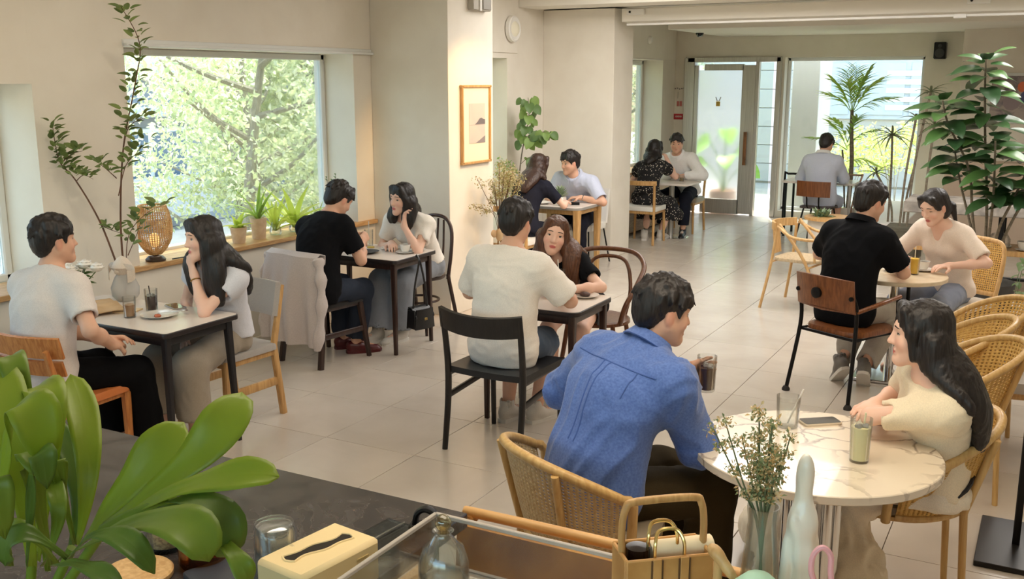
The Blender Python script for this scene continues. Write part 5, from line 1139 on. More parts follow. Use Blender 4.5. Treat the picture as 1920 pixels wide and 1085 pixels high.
def chair_upholstered():
    t = thing('upholstered_chair', 'cream upholstered chair on thin black metal legs beside white pillar', 'chair')
    seat_pad(.44, .44, .46, .06, .06).obj('seat', WHITEU, t)
    MB().sheet(lambda u, v: ((u-.5)*(.43-.03*v), -.20-.10*v-.025*(1-(2*u-1)**2), .45+v*.37), 10, 8, .03).obj('backrest', WHITEU, t)
    for sg in (-1, 1): MB().tube([(sg*.18, .18, .41), (sg*.20, .2, 0)], .009, 8).obj('leg', BLACKM, t); MB().tube([(sg*.18, -.19, .42), (sg*.215, -.30, 0)], .009, 8).obj('rear_leg', BLACKM, t)
    MB().tube([(-.18, -.19, .415), (.18, -.19, .415), (.18, .18, .405), (-.18, .18, .405)], .009, 8, closed=True).obj('seat_frame', BLACKM, t)
    return t
def chair_toprail(label, seatm):
    t = thing('wooden_chair', label, 'chair')
    seat_pad(.46, .44, .465, .05, .07).obj('seat', seatm, t); legs(t, [(.2, .2, 0), (-.2, .2, 0)], [(.19, .19, .42), (-.19, .19, .42)], .036, OAKL, .8, True)
    for sg in (-1, 1): MB().tube(spline([(sg*.215, -.24, 0), (sg*.205, -.2, .44), (sg*.215, -.235, .765)], 5), .017, 10).obj('rear_leg', OAKL, t)
    MB().sheet(lambda u, v: ((u-.5)*.47, -.215-.06*(1-(2*u-1)**2), .765+(v-.5)*.055), 14, 3, .026).obj('top_rail', OAKL, t)
    for a, b in (((-.2, .18, .40), (.2, .18, .40)), ((-.2, -.2, .40), (.2, -.2, .40)), ((-.2, -.2, .40), (-.2, .18, .40)), ((.2, -.2, .40), (.2, .18, .40))): MB().bar(a, b, .022, .045).obj('seat_rail', OAKL, t)
    return t
place(chair_orange(), (-4.36, 3.26, 0), D(3)); place(chair_light(), (-4.25, 4.28, 0), D(177)); place(chair_dark(), (-4.60, 5.64, 0), D(-8))
place(chair_bent('dark bentwood cafe chair with hooped spindle back beside pillar', DARKW), (-4.5, 6.74, 0), D(178)); place(chair_black(), (-2.59, 4.73, 0), D(-2))
place(chair_hooparm(), (-2.60, 6.0, 0), D(186)); place(chair_toprail('oak chair with pale slatted seat behind dark navy top person', WHITEU), (-4.69, 8.83, 0), D(-4)); place(chair_upholstered(), (-4.57, 10.06, 0), D(178))
place(chair_toprail('oak chair with white cushion under dotted dress', WHITEU), (-4.52, 11.86, 0), D(0)); place(chair_toprail('oak chair with brown seat under white shirt person by steel door', TAUPE), (-4.38, 12.98, 0), D(180))
place(chair_tub('rattan tub chair with dark mottled back panel holding the blue shirt person', A=1.32, fl=.05, nu=42, nv=24, r0=.252), (-1.34, 3.13, 0), D(-34))
place(chair_tub('rattan tub chair holding the cream dress person at marble table', m_cane=CANEY), (-.43, 3.94, 0), D(106))
place(chair_pipe(), (-1.08, 6.60, 0), D(-28)); place(chair_caneback(), (-.58, 7.72, 0), D(152)); place(chair_slatarm(), (-1.93, 9.05, 0), D(-100)); place(chair_school(), (-2.58, 12.86, 0), D(-8))
gr = 'empty rattan chairs in the right hand row'
q1 = chair_tub('empty rattan tub chair nearest behind the cream dress person', m_cane=CANEY, cush=CUSH, nu=40, nv=18); place(q1, (-.38, 5.17, 0), D(106), group=gr)
place(q1, (-.45, 5.69, 0), D(99), 'empty rattan tub chair in the middle of right hand row', gr); place(q1, (-.38, 6.22, 0), D(110), 'empty rattan tub chair farthest along right hand row', gr)
st = chair_toprail('oak legged chair with grey padded seat at right edge beyond the rattan row', CUSH); st.location = (-.03, 5.85, 0); st.rotation_euler = (0, 0, D(100))

# ---- tables
TOPW = mat('white_laminate', (226, 216, 206), .28, noise=(2, .1), col2=(218, 207, 196)); EDGEB = mat('black_edge', (38, 30, 30), .4); DWL = DARKW
def table_rect(label, c, w, d, z, legm, edgem, lr=.05, th=.03, splay=.0, name='cafe_table', lw=.042, rd=.03):
    t = thing(name, label, 'table', (c[0], c[1], 0)); O = outline_round(w, d, rd, 6)
    MB().slab(O, z-th, z-.003, .003).obj('table_edge', edgem, t); MB().slab(outline_round(w-.012, d-.012, rd*.9, 6), z-.0035, z, .001).obj('table_top', TOPW, t)
    for sx in (-1, 1):
        for sy in (-1, 1): MB().bar((sx*(w/2-lr), sy*(d/2-lr), z-th), (sx*(w/2-lr+splay), sy*(d/2-lr+splay), 0), lw, lw, up=(0, 1, 0), taper=.62).obj('leg', legm, t)
    for sy in (-1, 1): MB().bar((-w/2+lr, sy*(d/2-lr), z-th-.025), (w/2-lr, sy*(d/2-lr), z-th-.025), .02, .05).obj('apron', legm, t)
    for sx in (-1, 1): MB().bar((sx*(w/2-lr), -d/2+lr, z-th-.025), (sx*(w/2-lr), d/2-lr, z-th-.025), .02, .05).obj('apron', legm, t)
    return t
table_rect('rectangular white topped table with black edge and legs beside the flower vases', (-4.45, 3.79), 1.08, .54, .735, mat('black_table_leg', (32, 29, 31), .4), EDGEB, splay=.02)
table_rect('white topped table with dark walnut edge and legs below the big window', (-4.58, 6.18), .86, .56, .72, DARKW, EDGEB, splay=.01)
table_rect('small cream topped table with dark legs between white t-shirt and brown hair', (-2.61, 5.25), .66, .54, .725, DARKW, EDGEB, rd=.06)
t = table_rect('white topped table on pale oak legs holding small white potted succulent', (-4.56, 9.58), .66, .62, .725, OAKL, mat('grey_edge', (150, 146, 140), .4), lw=.075, rd=.1)
t = thing('pedestal_table', 'white square topped pedestal table on round steel base by dotted dress', 'table', (-4.36, 12.42, 0))
MB().slab(outline_round(.62, .6, .06, 5), .695, .72, .004).obj('table_top', TOPW, t); MB().cyl((0, 0, .02), (0, 0, .695), .035).obj('pedestal', STEEL, t); MB().lathe([(.0001, 0), (.23, 0), (.235, .008), (.06, .028), (.0001, .03)], n=36).obj('base_plate', CHROME, t)
def marble():
    m = bpy.data.materials.new('white_veined_marble'); m.use_nodes = True; nt = m.node_tree; b = nt.nodes['Principled BSDF']; tc = nt.nodes.new('ShaderNodeTexCoord'); L = nt.links.new
    n0 = nt.nodes.new('ShaderNodeTexNoise'); n0.inputs['Scale'].default_value = 5; n0.inputs['Detail'].default_value = 5; mx = nt.nodes.new('ShaderNodeVectorMath'); mx.operation = 'MULTIPLY_ADD'; mx.inputs[1].default_value = (.22, .22, .22)
    v = nt.nodes.new('ShaderNodeTexVoronoi'); v.feature = 'DISTANCE_TO_EDGE'; v.inputs['Scale'].default_value = 7.5
    L(tc.outputs['Object'], n0.inputs['Vector']); L(n0.outputs['Color'], mx.inputs[0]); L(tc.outputs['Object'], mx.inputs[2]); L(mx.outputs[0], v.inputs['Vector'])
    r = nt.nodes.new('ShaderNodeValToRGB'); r.color_ramp.elements[0].position = 0; r.color_ramp.elements[0].color = (0, 0, 0, 1); r.color_ramp.elements[1].position = .07; r.color_ramp.elements[1].color = (1, 1, 1, 1)
    n1 = nt.nodes.new('ShaderNodeTexNoise'); n1.inputs['Scale'].default_value = 3.2; r1 = nt.nodes.new('ShaderNodeValToRGB'); r1.color_ramp.elements[0].position = .42; r1.color_ramp.elements[1].position = .58
    L(v.outputs['Distance'], r.inputs['Fac']); L(tc.outputs['Object'], n1.inputs['Vector']); L(n1.outputs['Fac'], r1.inputs['Fac'])
    mm = nt.nodes.new('ShaderNodeMath'); mm.operation = 'MAXIMUM'; L(r.outputs[0], mm.inputs[0]); L(r1.outputs[0], mm.inputs[1])
    mc = nt.nodes.new('ShaderNodeMix'); mc.data_type = 'RGBA'; mc.inputs['A'].default_value = lin((136, 118, 102))+(1,); mc.inputs['B'].default_value = lin((226, 212, 190))+(1,)
    L(mm.outputs[0], mc.inputs['Factor']); L(mc.outputs['Result'], b.inputs['Base Color']); b.inputs['Roughness'].default_value = .2; b.inputs['Coat Weight'].default_value = .2; return m
MARB = marble()
t = thing('marble_table', 'round white veined marble table on cluster of chrome tubes in front', 'table', (-.655, 3.47, 0))
MB().slab(circle(.425, 64), .695, .725, .003).obj('table_top', MARB, t)
MB().slab(circle(.14, 32), .675, .695, .002).obj('top_plate', CHROME, t); MB().lathe([(.0001, 0), (.24, 0), (.245, .008), (.24, .014), (.0001, .02)], n=40).obj('base_plate', CHROME, t)
for i in range(9): a = 2*PI*i/9; MB().cyl((.085*math.cos(a), .085*math.sin(a), .015), (.085*math.cos(a), .085*math.sin(a), .68), .018, n=14).obj('pedestal_tube', CHROME, t)
t = thing('round_table', 'small round stone topped table on chrome post in black polo pair', 'table', (-.89, 7.10, 0))
MB().slab(circle(.33, 48), .695, .722, .003).obj('table_top', mat('cream_stone', (224, 206, 178), .3, noise=(9, .8), col2=(204, 182, 150)), t); MB().cyl((0, 0, .02), (0, 0, .70), .032).obj('pedestal', CHROME, t); MB().box((0, 0, .012), (.42, .42, .02), b=.004).obj('base_plate', CHROME, t)
MB().cyl((.09, .0, .02), (.09, 0, .70), .013).obj('side_post', BLACKM, t)
t = thing('bar_frame_table', 'small white topped table with tubular frame before lone person', 'table', (-2.68, 13.42, 0))
MB().slab(outline_round(.9, .55, .05, 5), .70, .725, .004).obj('table_top', TOPW, t)
for x in (-.40, .40): MB().tube(spline([(x, -.22, 0), (x, -.22, .66), (x*.99, -.20, .70), (x, .0, .70), (x, .2, .70), (x, .22, .66), (x, .22, 0)], 3), .016, 8).obj('table_leg', mat('green_black_metal', (30, 40, 38), .4, .4) if x < 0 else STEEL, t)
MB().tube(spline([(-.46, -.05, 0), (-.46, -.05, .76), (-.42, -.05, .80), (-.2, -.05, .80)], 3), .014, 8).obj('tube_frame', BLACKM, t); MB().tube(spline([(.2, .15, .80), (.46, .15, .80), (.48, .13, .78), (.40, .0, .40), (.40, 0, 0)], 3), .012, 8).obj('tube_frame', mat('copper_tube', (150, 120, 100), .4, .6), t)
print('furniture', round(time.time()-T0, 1))
# ------------------------------------------------------------------ things on tables, sills, shelves and walls
GL2 = thin_glass('heavy_clear_glass', (246, 248, 247), .12, .04); GL = thin_glass('clear_glass', (251, 252, 251), .04, .015); ACR = thin_glass('clear_acrylic', (248, 248, 244), .05, .05); CERW = mat('white_ceramic', (232, 228, 220), .22, coat=.3)
ICE = mat('ice', (236, 234, 228), .1, trans=.7, ior=1.2); COFFEE = mat('iced_coffee', (62, 26, 16), .12); LATTE = mat('milk_coffee', (182, 138, 96), .2); OJ = mat('orange_juice', (255, 204, 50), .3); LEMON = mat('lemonade', (250, 240, 186), .3); TEA = mat('brown_tea', (116, 92, 44), .15)
def glass_cup(label, loc, h=.13, r=.036, liquid=None, lvl=.75, r2=None, straw=None, ice=0, name='drinking_glass', parent_rot=None):
    t = thing(name, label, 'glass', loc); r2 = r2 or r*.88
    if parent_rot is not None: t.rotation_euler = parent_rot
    R = lambda z: r2+(r-r2)*z/h
    MB().lathe([(.0001, 0), (r2-.002, 0), (r2, .003), (r, h), (r-.0022, h), (r2-.003, .008), (.0001, .008)], n=28).obj('tumbler', GL, t)
    if liquid: MB().lathe([(.0001, .009), (R(0)-.0035, .009), (R(h*lvl)-.0035, h*lvl), (.0001, h*lvl)], n=28).obj('drink', liquid, t)
    for i in range(ice):
        a = i*2.1; MB().box((.014*math.cos(a), .014*math.sin(a), h*lvl+.003), (.02, .02, .018), R=rotz(a) @ rotx(.4), b=.003).obj('ice_cube', ICE, t)
    if straw: MB().tube([(.0, .004, .012), (straw[0], straw[1], h+straw[2])], .0032, 8).obj('straw', mat('straw_%d_%d_%d' % straw[3], straw[3], .3), t)
    return t
def plate(label, loc, r=.09, m=CERW, name='plate', food=None):
    t = thing(name, label, 'plate', loc); MB().lathe([(.0001, 0), (r*.55, 0), (r*.62, .004), (r, .016), (r, .018), (r*.6, .007), (.0001, .006)], n=36).obj('dish', m, t)
    if food:
        for i, (c, dx, dy, s) in enumerate(food): MB().ball((dx, dy, .006+s*.35), (s, s*.8, s*.45), 12, 8, rotz(i)).obj('food', mat('food_%d_%d_%d' % c, c, .6, noise=(60, .3), col2=tuple(v*.7 for v in c)), t)
    return t
def cup(label, loc, liquid=LATTE, saucer=True, r=.042, h=.055, rz=0, name='coffee_cup'):
    t = thing(name, label, 'cup', loc, rz); z = .012 if saucer else 0
    if saucer: MB().lathe([(.0001, 0), (.04, 0), (.075, .012), (.075, .014), (.04, .004), (.0001, .004)], n=32).obj('saucer', CERW, t)
    MB().lathe([(.0001, z), (r*.6, z), (r*.85, z+h*.4), (r, z+h), (r-.003, z+h), (r*.82, z+h*.4), (r*.55, z+.005), (.0001, z+.005)], n=30).obj('cup_body', CERW, t)
    MB().lathe([(.0001, z+h*.82), (r*.94, z+h*.82)], n=24).obj('drink', liquid, t); MB().tube(spline([(r*.95, 0, z+h*.85), (r+.022, 0, z+h*.75), (r+.018, 0, z+h*.4), (r*.8, 0, z+h*.3)], 5), .004, 8).obj('handle', CERW, t)
    return t
def phone(label, loc, rz, m):
    t = thing('smartphone', label, 'phone', loc, rz); MB().slab(outline_round(.074, .15, .012, 5), 0, .009, .002).obj('phone_case', m, t); MB().slab(outline_round(.068, .143, .009, 5), .0088, .0098, .0003).obj('screen', mat('phone_screen', (30, 30, 34), .08, coat=.5), t)
def flower_head(r, m, parent, loc, seed=0):
    mb = MB(); rr = random.Random(seed)
    for ring, (n, tilt, s) in enumerate(((5, 1.35, .55), (7, 1.0, .8), (9, .55, 1.0), (9, .15, 1.0))):
        for i in range(n):
            a = 2*PI*(i+.5*ring)/n+rr.uniform(-.1, .1); V, F = blade(r*s, r*.75, .25, -.5 if tilt > .8 else -.2, 4, .8); R = rotz(a) @ rotx(tilt); mb.add(np.array(V) @ R.T+np.array([0, 0, r*.25*(ring == 0)]), F)
    mb.ball((0, 0, r*.32), (r*.72, r*.72, r*.5), 12, 8); return mb.obj('flower', m, parent, loc)
# table 1
T1 = .735
t = thing('flower_vase', 'clear glass vase of white ranunculus behind pale grey t-shirt person', 'vase', (-4.90, 3.80, T1)); MB().lathe([(.0001, 0), (.045, 0), (.05, .02), (.038, .08), (.052, .13), (.0495, .13), (.036, .08), (.047, .022), (.0001, .012)], n=28).obj('vase_body', GL, t)
st = MB(); LFG = leafmat('flower_leaf_green', (92, 122, 60), .25); FLW = mat('petal_white', (244, 240, 232), .6)
for i, (x, y, z) in enumerate(((-.06, -.02, .20), (.045, .03, .215), (.01, -.05, .19), (.115, .05, .20), (-.02, .07, .20), (-.1, .05, .17))):
    st.tube(spline([(x*.15, y*.15, .015), (x*.3, y*.3, .1), (x, y, z)], 4), .003, 6); flower_head(.050, FLW, t, (x, y, z), i)
st.obj('stems', LFG, t)
lm = leaf_mesh('flower_leaf', LFG, L=.07, W=.03, fold=.2, droop=.3)
for i in range(26): a = i*2.4; h = .10+.09*((i*7) % 10)/10; link('leaf', lm, t, (math.cos(a)*.035, math.sin(a)*.035, h), orient((math.cos(a), math.sin(a), .35)))
t = thing('ribbon_vase', 'white frosted vase tied with cloth bow holding tall leafy branches', 'vase', (-4.74, 4.0, T1))
MB().lathe([(.0001, 0), (.05, 0), (.075, .03), (.08, .08), (.055, .14), (.03, .175), (.033, .20), (.03, .20), (.026, .175), (.0001, .03)], n=30).obj('vase_body', mat('frosted_vase', (232, 230, 226), .3, trans=.5, ior=1.2), t)
RIB = cloth('ribbon_cloth', (232, 218, 202))
for sg in (-1, 1):
    MB().sheet(lambda u, v: (sg*(.015+.095*math.sin(u*PI*.78)), -.045+.03*math.sin(u*3.1), .185+.03*math.cos(u*PI)+(v-.5)*.07*(.35+u*.7)), 8, 4, .003).obj('bow_loop', RIB, t)
MB().ball((0, -.045, .185), (.022, .022, .026), 14, 10).obj('bow_knot', RIB, t); MB().lathe([(.032, .15), (.062, .20), (.05, .225), (.03, .25), (.0001, .268)], n=9, c=(0, -.01, 0)).obj('cloth_wrap', RIB, t)
KRAFT = mat('kraft_paper', (206, 176, 136), .75, noise=(8, .4), col2=(190, 158, 118), bump=(30, .3, .004))
t = thing('paper_bag', 'flattened kraft paper bag lying on table near the white flowers', 'bag', (-4.68, 3.74, T1), D(-24))
MB().sheet(lambda u, v: ((u-.5)*.36, (v-.5)*.22, .018+.028*math.sin(u*PI)*(1-.4*v)+.004*math.sin(u*17+v*5)), 14, 8, .004).obj('bag_body', KRAFT, t); MB().tube([(-.13, -.105, .02), (.02, -.10, .026), (.12, -.085, .022)], [.018, .02, .016], 14).obj('rolled_edge', KRAFT, t)
glass_cup('glass of milky iced coffee nearest the pale grey t-shirt', (-4.37, 3.705, T1), .115, .036, LATTE, .62); glass_cup('tall glass of black iced coffee with ice, behind the milky one', (-4.39, 3.875, T1), .125, .037, COFFEE, .68, straw=(.0, -.012, .02, (60, 56, 54)), ice=3)
plate('white plate with spoon and orange bite beside the glasses', (-4.24, 3.79, T1), .10, food=(((214, 120, 84), .02, -.03, .022),)); t = thing('spoon', 'steel spoon resting on white plate by glasses', 'spoon', (-4.20, 3.85, T1+.016), .9); MB().ball((.06, 0, .006), (.022, .014, .005), 12, 8).obj('bowl', CHROME, t); MB().bar((.045, 0, .006), (-.08, 0, .003), .008, .003).obj('handle', CHROME, t)
phone('silver phone lying on white table before the chin-resting person', (-4.34, 4.0, T1), D(70), mat('phone_silver', (190, 188, 186), .3, .5)); t = thing('napkin_stack', 'folded paper napkins under the kraft bag corner', 'napkin', (-4.50, 3.80, T1), .3)
MB().box((0, 0, .004), (.12, .12, .008), b=.001).obj('napkin', mat('napkin', (224, 200, 160), .9), t)
# table 2
T2 = .72
plate('white plate with dessert near hand of white t-shirt person', (-4.47, 6.30, T2), .085, food=(((110, 66, 40), 0, 0, .026), ((186, 130, 66), .03, .02, .016))); plate('dark slate plate before the black t-shirt person', (-4.53, 6.08, T2), .09, mat('slate', (52, 52, 56), .5))
cup('white coffee cup on saucer at pillar side of second table', (-4.28, 6.22, T2), LATTE, rz=.6); cup('second white cup tucked beside the coffee cup', (-4.26, 6.34, T2), LATTE, rz=1.2)
glass_cup('tall glass with straw and yellow slice on second table', (-4.72, 6.36, T2), .13, .036, None, straw=(.01, -.01, .07, (236, 234, 228))); glass_cup('tall pink tinted glass with straw near window sill', (-4.88, 6.22, T2), .15, .036, mat('pink_drink', (220, 160, 150), .2, trans=.4, ior=1.2), .7, straw=(.01, .01, .06, (240, 226, 220)))
t = thing('lemon_slice', 'yellow slice at foot of tall glass with straw', 'food', (-4.66, 6.30, T2)); MB().lathe([(.0001, 0), (.028, 0), (.03, .004), (.028, .008), (.0001, .008)], n=18).obj('slice', mat('lemon_peel', (222, 190, 90), .5), t)
hb = thing('handbag', 'black leather handbag hanging by strap from table edge', 'handbag', (-4.10, 6.14, .18), D(75)); LBAG = mat('bag_leather', (22, 22, 24), .35, bump=(90, .3, .003))
MB().sheet(lambda u, v: ((u-.5)*(.19-.03*v), -.045-.012*math.sin(u*PI), v*.15), 10, 6, .012).sheet(lambda u, v: ((u-.5)*(.19-.03*v), .045+.012*math.sin(u*PI), v*.15), 10, 6, .012).box((0, 0, .012), (.185, .09, .024), b=.008).box((-.085, 0, .075), (.016, .085, .14), b=.006).box((.085, 0, .075), (.016, .085, .14), b=.006).obj('bag_body', LBAG, hb)['kind'] = 'stuff'
MB().sheet(lambda u, v: ((u-.5)*(.165+.02*v), .045-.115*v if v < .8 else -.05, .158-.075*max(0, v-.35)/.65), 10, 10, .008).obj('bag_flap', LBAG, hb); MB().box((0, -.062, .075), (.03, .006, .02), b=.002).obj('clasp', mat('clasp_brass', (150, 126, 76), .3, 1), hb)
MB().tube(spline([(-.07, 0, .15), (-.05, 0, .32), (-.005, .0, .50), (0, .035, .543), (.005, .0, .50), (.05, 0, .32), (.07, 0, .15)], 6), .010, 8, flat=((0, 1, 0), .35)).obj('strap', LBAG, hb)
# table 3, 4, 5
T3 = .725
glass_cup('tall glass of iced coffee with white straw before brown haired person', (-2.60, 5.42, T3), .15, .036, TEA, .62, straw=(-.012, .0, .06, (236, 232, 224)), ice=2); plate('white saucer with slice of dark cake on small middle table', (-2.42, 5.40, T3), .085, food=(((86, 62, 56), 0, 0, .034),)); t = thing('spoon_rest', 'small dark dish beside the tall glass', 'dish', (-2.50, 5.46, T3)); MB().lathe([(.0001, 0), (.03, 0), (.04, .012), (.037, .012), (.0001, .004)], n=20).obj('dish', mat('dark_dish', (70, 58, 52), .4), t)
for i in range(2):
    t = thing('sugar_cube', 'white sugar cube on cream table by the elbow, %s' % ('nearer one' if i == 0 else 'farther one'), 'sugar', (-2.46+i*.03, 5.20+i*.045, T3), .4*i); MB().box((0, 0, .009), (.02, .018, .018), b=.002).obj('cube', CERW, t)
t = thing('potted_succulent', 'small white square pot of grey-green succulent on pale table', 'plant', (-4.52, 9.42, T3)); MB().box((0, 0, .045), (.10, .10, .09), b=.008).obj('pot', CERW, t)
sl = leaf_mesh('succulent_leaf', leafmat('succulent', (150, 166, 136), .15), L=.07, W=.024, fold=.3, droop=.1)
for i in range(42): a = i*2.39996; e = .3+1.1*(i/42); link('leaf', sl, t, (math.cos(a)*.02, math.sin(a)*.02, .09+.05*(i/42)), orient((math.cos(a)*math.cos(e), math.sin(a)*math.cos(e), math.sin(e))), (1.1,)*3)
t = thing('black_clutch', 'small black case on pale table beside potted succulent', 'case', (-4.40, 9.52, T3), .5); MB().box((0, 0, .015), (.10, .06, .03), b=.006).obj('case_body', BLACKM, t)
plate('white plate left of the potted succulent', (-4.74, 9.45, T3), .09); glass_cup('short glass of coffee on white table before white shirt person', (-4.26, 12.50, .72), .08, .034, TEA, .6)
# marble table
T6 = .725
glass_cup('glass of pale yellow lemonade with ice on the marble table', (-.50, 3.42, T6), .155, .037, LEMON, .80, straw=(.012, .0, .02, (220, 214, 180)), ice=4); glass_cup('empty clear glass with straw at far left of marble table', (-.80, 3.66, T6), .12, .045, None, straw=(.05, .01, .03, (226, 222, 214))); phone('black phone in cream case on marble table', (-.70, 3.76, T6), D(-52), mat('phone_cream', (216, 200, 176), .4))
T7 = .722
glass_cup('glass of bright orange juice on small round table', (-.78, 7.13, T7), .12, .036, OJ, .9, straw=(.0, .005, .07, (230, 226, 210))); cup('cream coffee cup behind the orange juice', (-.88, 7.32, T7)); cup('coffee cup on saucer right of the orange juice', (-.74, 7.30, T7), rz=2); plate('small plate with cake crumbs left of orange juice', (-.92, 7.18, T7), .07, food=(((196, 150, 90), 0, 0, .018),))
# glass in the hand of the blue shirt
kb = BLUEP[1]; wpt = kb['Rw'] @ (kb['wrR']+kb['hdR']*.085*kb['s']+kb['hnR']*.045)+kb['hip']
glass_cup('glass of iced coffee held up in hand of blue shirt person', (wpt[0], wpt[1], wpt[2]-.065), .135, .037, COFFEE, .68, ice=2)
# cardigan over the dark chair
cg = thing('cardigan', 'pale grey cardigan draped over back of dark chair', 'cardigan', (-4.60, 5.64, 0), D(-8)); KNIT = cloth('grey_knit', (196, 186, 182), rough=.95, fine=160)
def drape(u, v):
    s = v*.94; x = (u-.5)*(.47+.12*min(1, s*1.2)); wav = .030*math.sin(u*21+1)*min(1, max(0, (s-.25))*1.6)+.012*math.sin(u*9+s*4)
    if s < .16: y, z = -.205-.02*math.sin(s/.16*PI/2)*0, .66+s
    elif s < .22: a = (s-.16)/.06*PI; y, z = -.205-.045*(1-math.cos(a))/1.0*.9, .82+.022*math.sin(a)
    else: y, z = -.292-.05*(s-.22)-.02*math.sin((s-.2)*4), .82-(s-.22)*.86
    return (x, y-.06*(1-(2*u-1)**2)*(1 if s > .1 else .6)-wav*(1 if s > .2 else .2), z+.012*(2*u-1)**2*(-1))
MB().sheet(drape, 46, 34, .008).obj('cardigan_body', KNIT, cg)
for sg in (-1, 1): MB().tube(spline([(sg*.245, -.27, .80), (sg*.285, -.29, .66), (sg*.30, -.31, .44), (sg*.27, -.335, .17 if sg > 0 else .24)], 6), [.04+.012*math.sin(i*1.3) for i in range(19)], 14, flat=((1, 0, 0), .62)).obj('sleeve', KNIT, cg)
# rattan lamp on the sill
rl = thing('rattan_lamp', 'egg shaped woven rattan lamp standing on the window sill', 'lamp', (-5.32, 4.76, .803)); RSL = mat('rattan_slat', (228, 192, 140), .5, noise=(20, .3), col2=(190, 146, 92))
MB().lathe([(.0001, 0), (.065, 0), (.068, .012), (.05, .03), (.02, .035), (.02, .05), (.0001, .05)], n=28).obj('base', mat('lamp_base_dark', (80, 72, 66), .35, .5), rl)
prof = lambda t: (float(np.interp(t, (-.1, 0, .08, .18, .32, .5, .65, .82, 1, 1.1), (.03, .04, .066, .090, .112, .121, .119, .109, .088, .08))), .045+.33*t)
for i in range(44): a = 2*PI*i/44; MB().tube([(prof(t)[0]*math.cos(a), prof(t)[0]*math.sin(a), prof(t)[1]) for t in np.linspace(0, 1, 14)], .0034, 5).obj('rib', RSL, rl)
wv = MB(); rr = random.Random(4)
for j in range(26):
    t0 = .03+.036*j; wv.tube([(prof(t0)[0]*1.0*math.cos(a)+.002*math.sin(17*a), prof(t0)[0]*math.sin(a)+.002*math.sin(17*a+1), prof(t0+.01*math.sin(3*a+j))[1]) for a in np.linspace(0, 2*PI, 41)[:-1]], .0021, 4, closed=True)
tag(wv.obj('weave', RSL, rl), kind='stuff'); MB().tube([(prof(1)[0]*math.cos(a), prof(1)[0]*math.sin(a), prof(1)[1]) for a in np.linspace(0, 2*PI, 33)[:-1]], .006, 6, closed=True).obj('rim', RSL, rl)
MB().ball((0, 0, .14), (.035, .035, .05), 14, 10).obj('bulb', mat('bulb_glow', (255, 220, 160), .5, emit=((255, 196, 120), .8)), rl)
tag(MB().tube(spline([(-5.25, 4.84, .808), (-5.24, 4.95, .807), (-5.235, 5.06, .807), (-5.235, 5.16, .807)], 5), .004, 6).obj('lamp_cord', BLACKM), 'short black lamp cord lying along sill edge', 'cord')
# framed pictures
pf = thing('framed_picture', 'oak framed print of grey island on warm pillar face', 'picture', (-4.487, 7.625, 1.625))
for a, b in (((.012, -.235, -.325), (.012, -.235, .325)), ((.012, .235, -.325), (.012, .235, .325)), ((.012, -.25, -.325), (.012, .25, -.325)), ((.012, -.25, .325), (.012, .25, .325))): MB().bar(a, b, .028, .022).obj('frame_rail', OAKL, pf)
MB().box((.006, 0, 0), (.008, .45, .63), b=.001).obj('mount', mat('picture_mount', (240, 226, 196), .8), pf)
art = MB().box((.0115, .02, .01), (.002, .27, .34), b=.0005).obj('print', mat('print_mist', (196, 184, 176), .8, noise=(5, .3), col2=(206, 192, 178)), pf)
def flatshape(pts, x, m, name, par): n = len(pts); MB().add([(x, *p) for p in pts]+[(x-.001, *p) for p in pts], [tuple(range(n)), tuple(range(2*n-1, n-1, -1))]).obj(name, m, par, smooth=False)
flatshape([(.155, .0), (-.02, .0), (.02, .02), (.06, .05), (.09, .055), (.12, .045), (.155, .04)], .0135, mat('print_grey', (112, 106, 108), .8), 'island_shape', art); flatshape([(.155, -.16), (-.01, -.16), (.06, -.135), (.155, -.10)], .0135, mat('print_grey2', (140, 130, 130), .8), 'shore_shape', art); flatshape([(.155, -.006), (-.115, -.006), (-.115, 0), (.155, 0)], .013, mat('print_line', (182, 168, 160), .8), 'horizon_shape', art)
rp = thing('framed_picture', 'wide print of orange and blue flowers on right back wall', 'picture', (-.28, 14.195, 1.78)); MB().box((0, -.012, 0), (1.15, .024, .62), b=.004).obj('frame', FRAMEW, rp)
MB().box((0, -.026, 0), (1.08, .004, .55), b=.001).obj('print', mat('print_flower', (176, 164, 158), .6, noise=(6, 1.0), col2=(120, 112, 120), ramp=(.45, .6)), rp)
for i, (x, z, s, c) in enumerate(((-.18, .14, .07, (222, 120, 84)), (-.02, .16, .08, (226, 140, 100)), (-.12, .02, .09, (88, 92, 130)), (.0, -.12, .13, (44, 62, 142)), (-.30, -.05, .1, (150, 136, 140)), (.2, .0, .12, (60, 66, 120)))): MB().lathe([(.0001, .001), (s*.9, .001), (s, 0), (.0001, 0)], c=(x, -.0285-.0005*i, z), R=rotx(PI/2), n=9).obj('blossom', mat('blossom_%d' % i, c, .6), rp)
# concrete shelf counter and lower board on the right
CONC = mat('concrete', (164, 156, 146), .85, noise=(9, .4), col2=(122, 116, 110), bump=(40, .3, .004)); cs = thing('concrete_counter', 'long grey concrete counter on black steel legs under plants', 'counter', (.6, 10.45, 0))
MB().box((0, 0, .83), (3.7, .62, .11), b=.008).obj('counter_top', CONC, cs); MB().box((.0, .1, .42), (3.5, .5, .05), b=.005).obj('lower_shelf', OAKL, cs)
for x in (-1.0, .35, 1.6):
    for y in (-.24, .24): MB().bar((x, y, 0), (x, y, .775), .05, .05).obj('leg', BLACKM, cs)
MB().bar((-1.0, -.24, .2), (1.6, -.24, .2), .03, .03).obj('foot_rail', BLACKM, cs); structure(MB().box((.6, 14.0, .5), (3.7, .4, 1.0), b=.01).obj('wall_dado', mat('dado_beige', (206, 186, 166), .8)))
for x, lab in ((-.50, 'stacked white cup on the lower shelf board under concrete counter'), (-.20, 'white saucer cup at right on lower shelf board')): cup(lab, (x, 10.40, .446), LATTE, r=.06, h=.075)
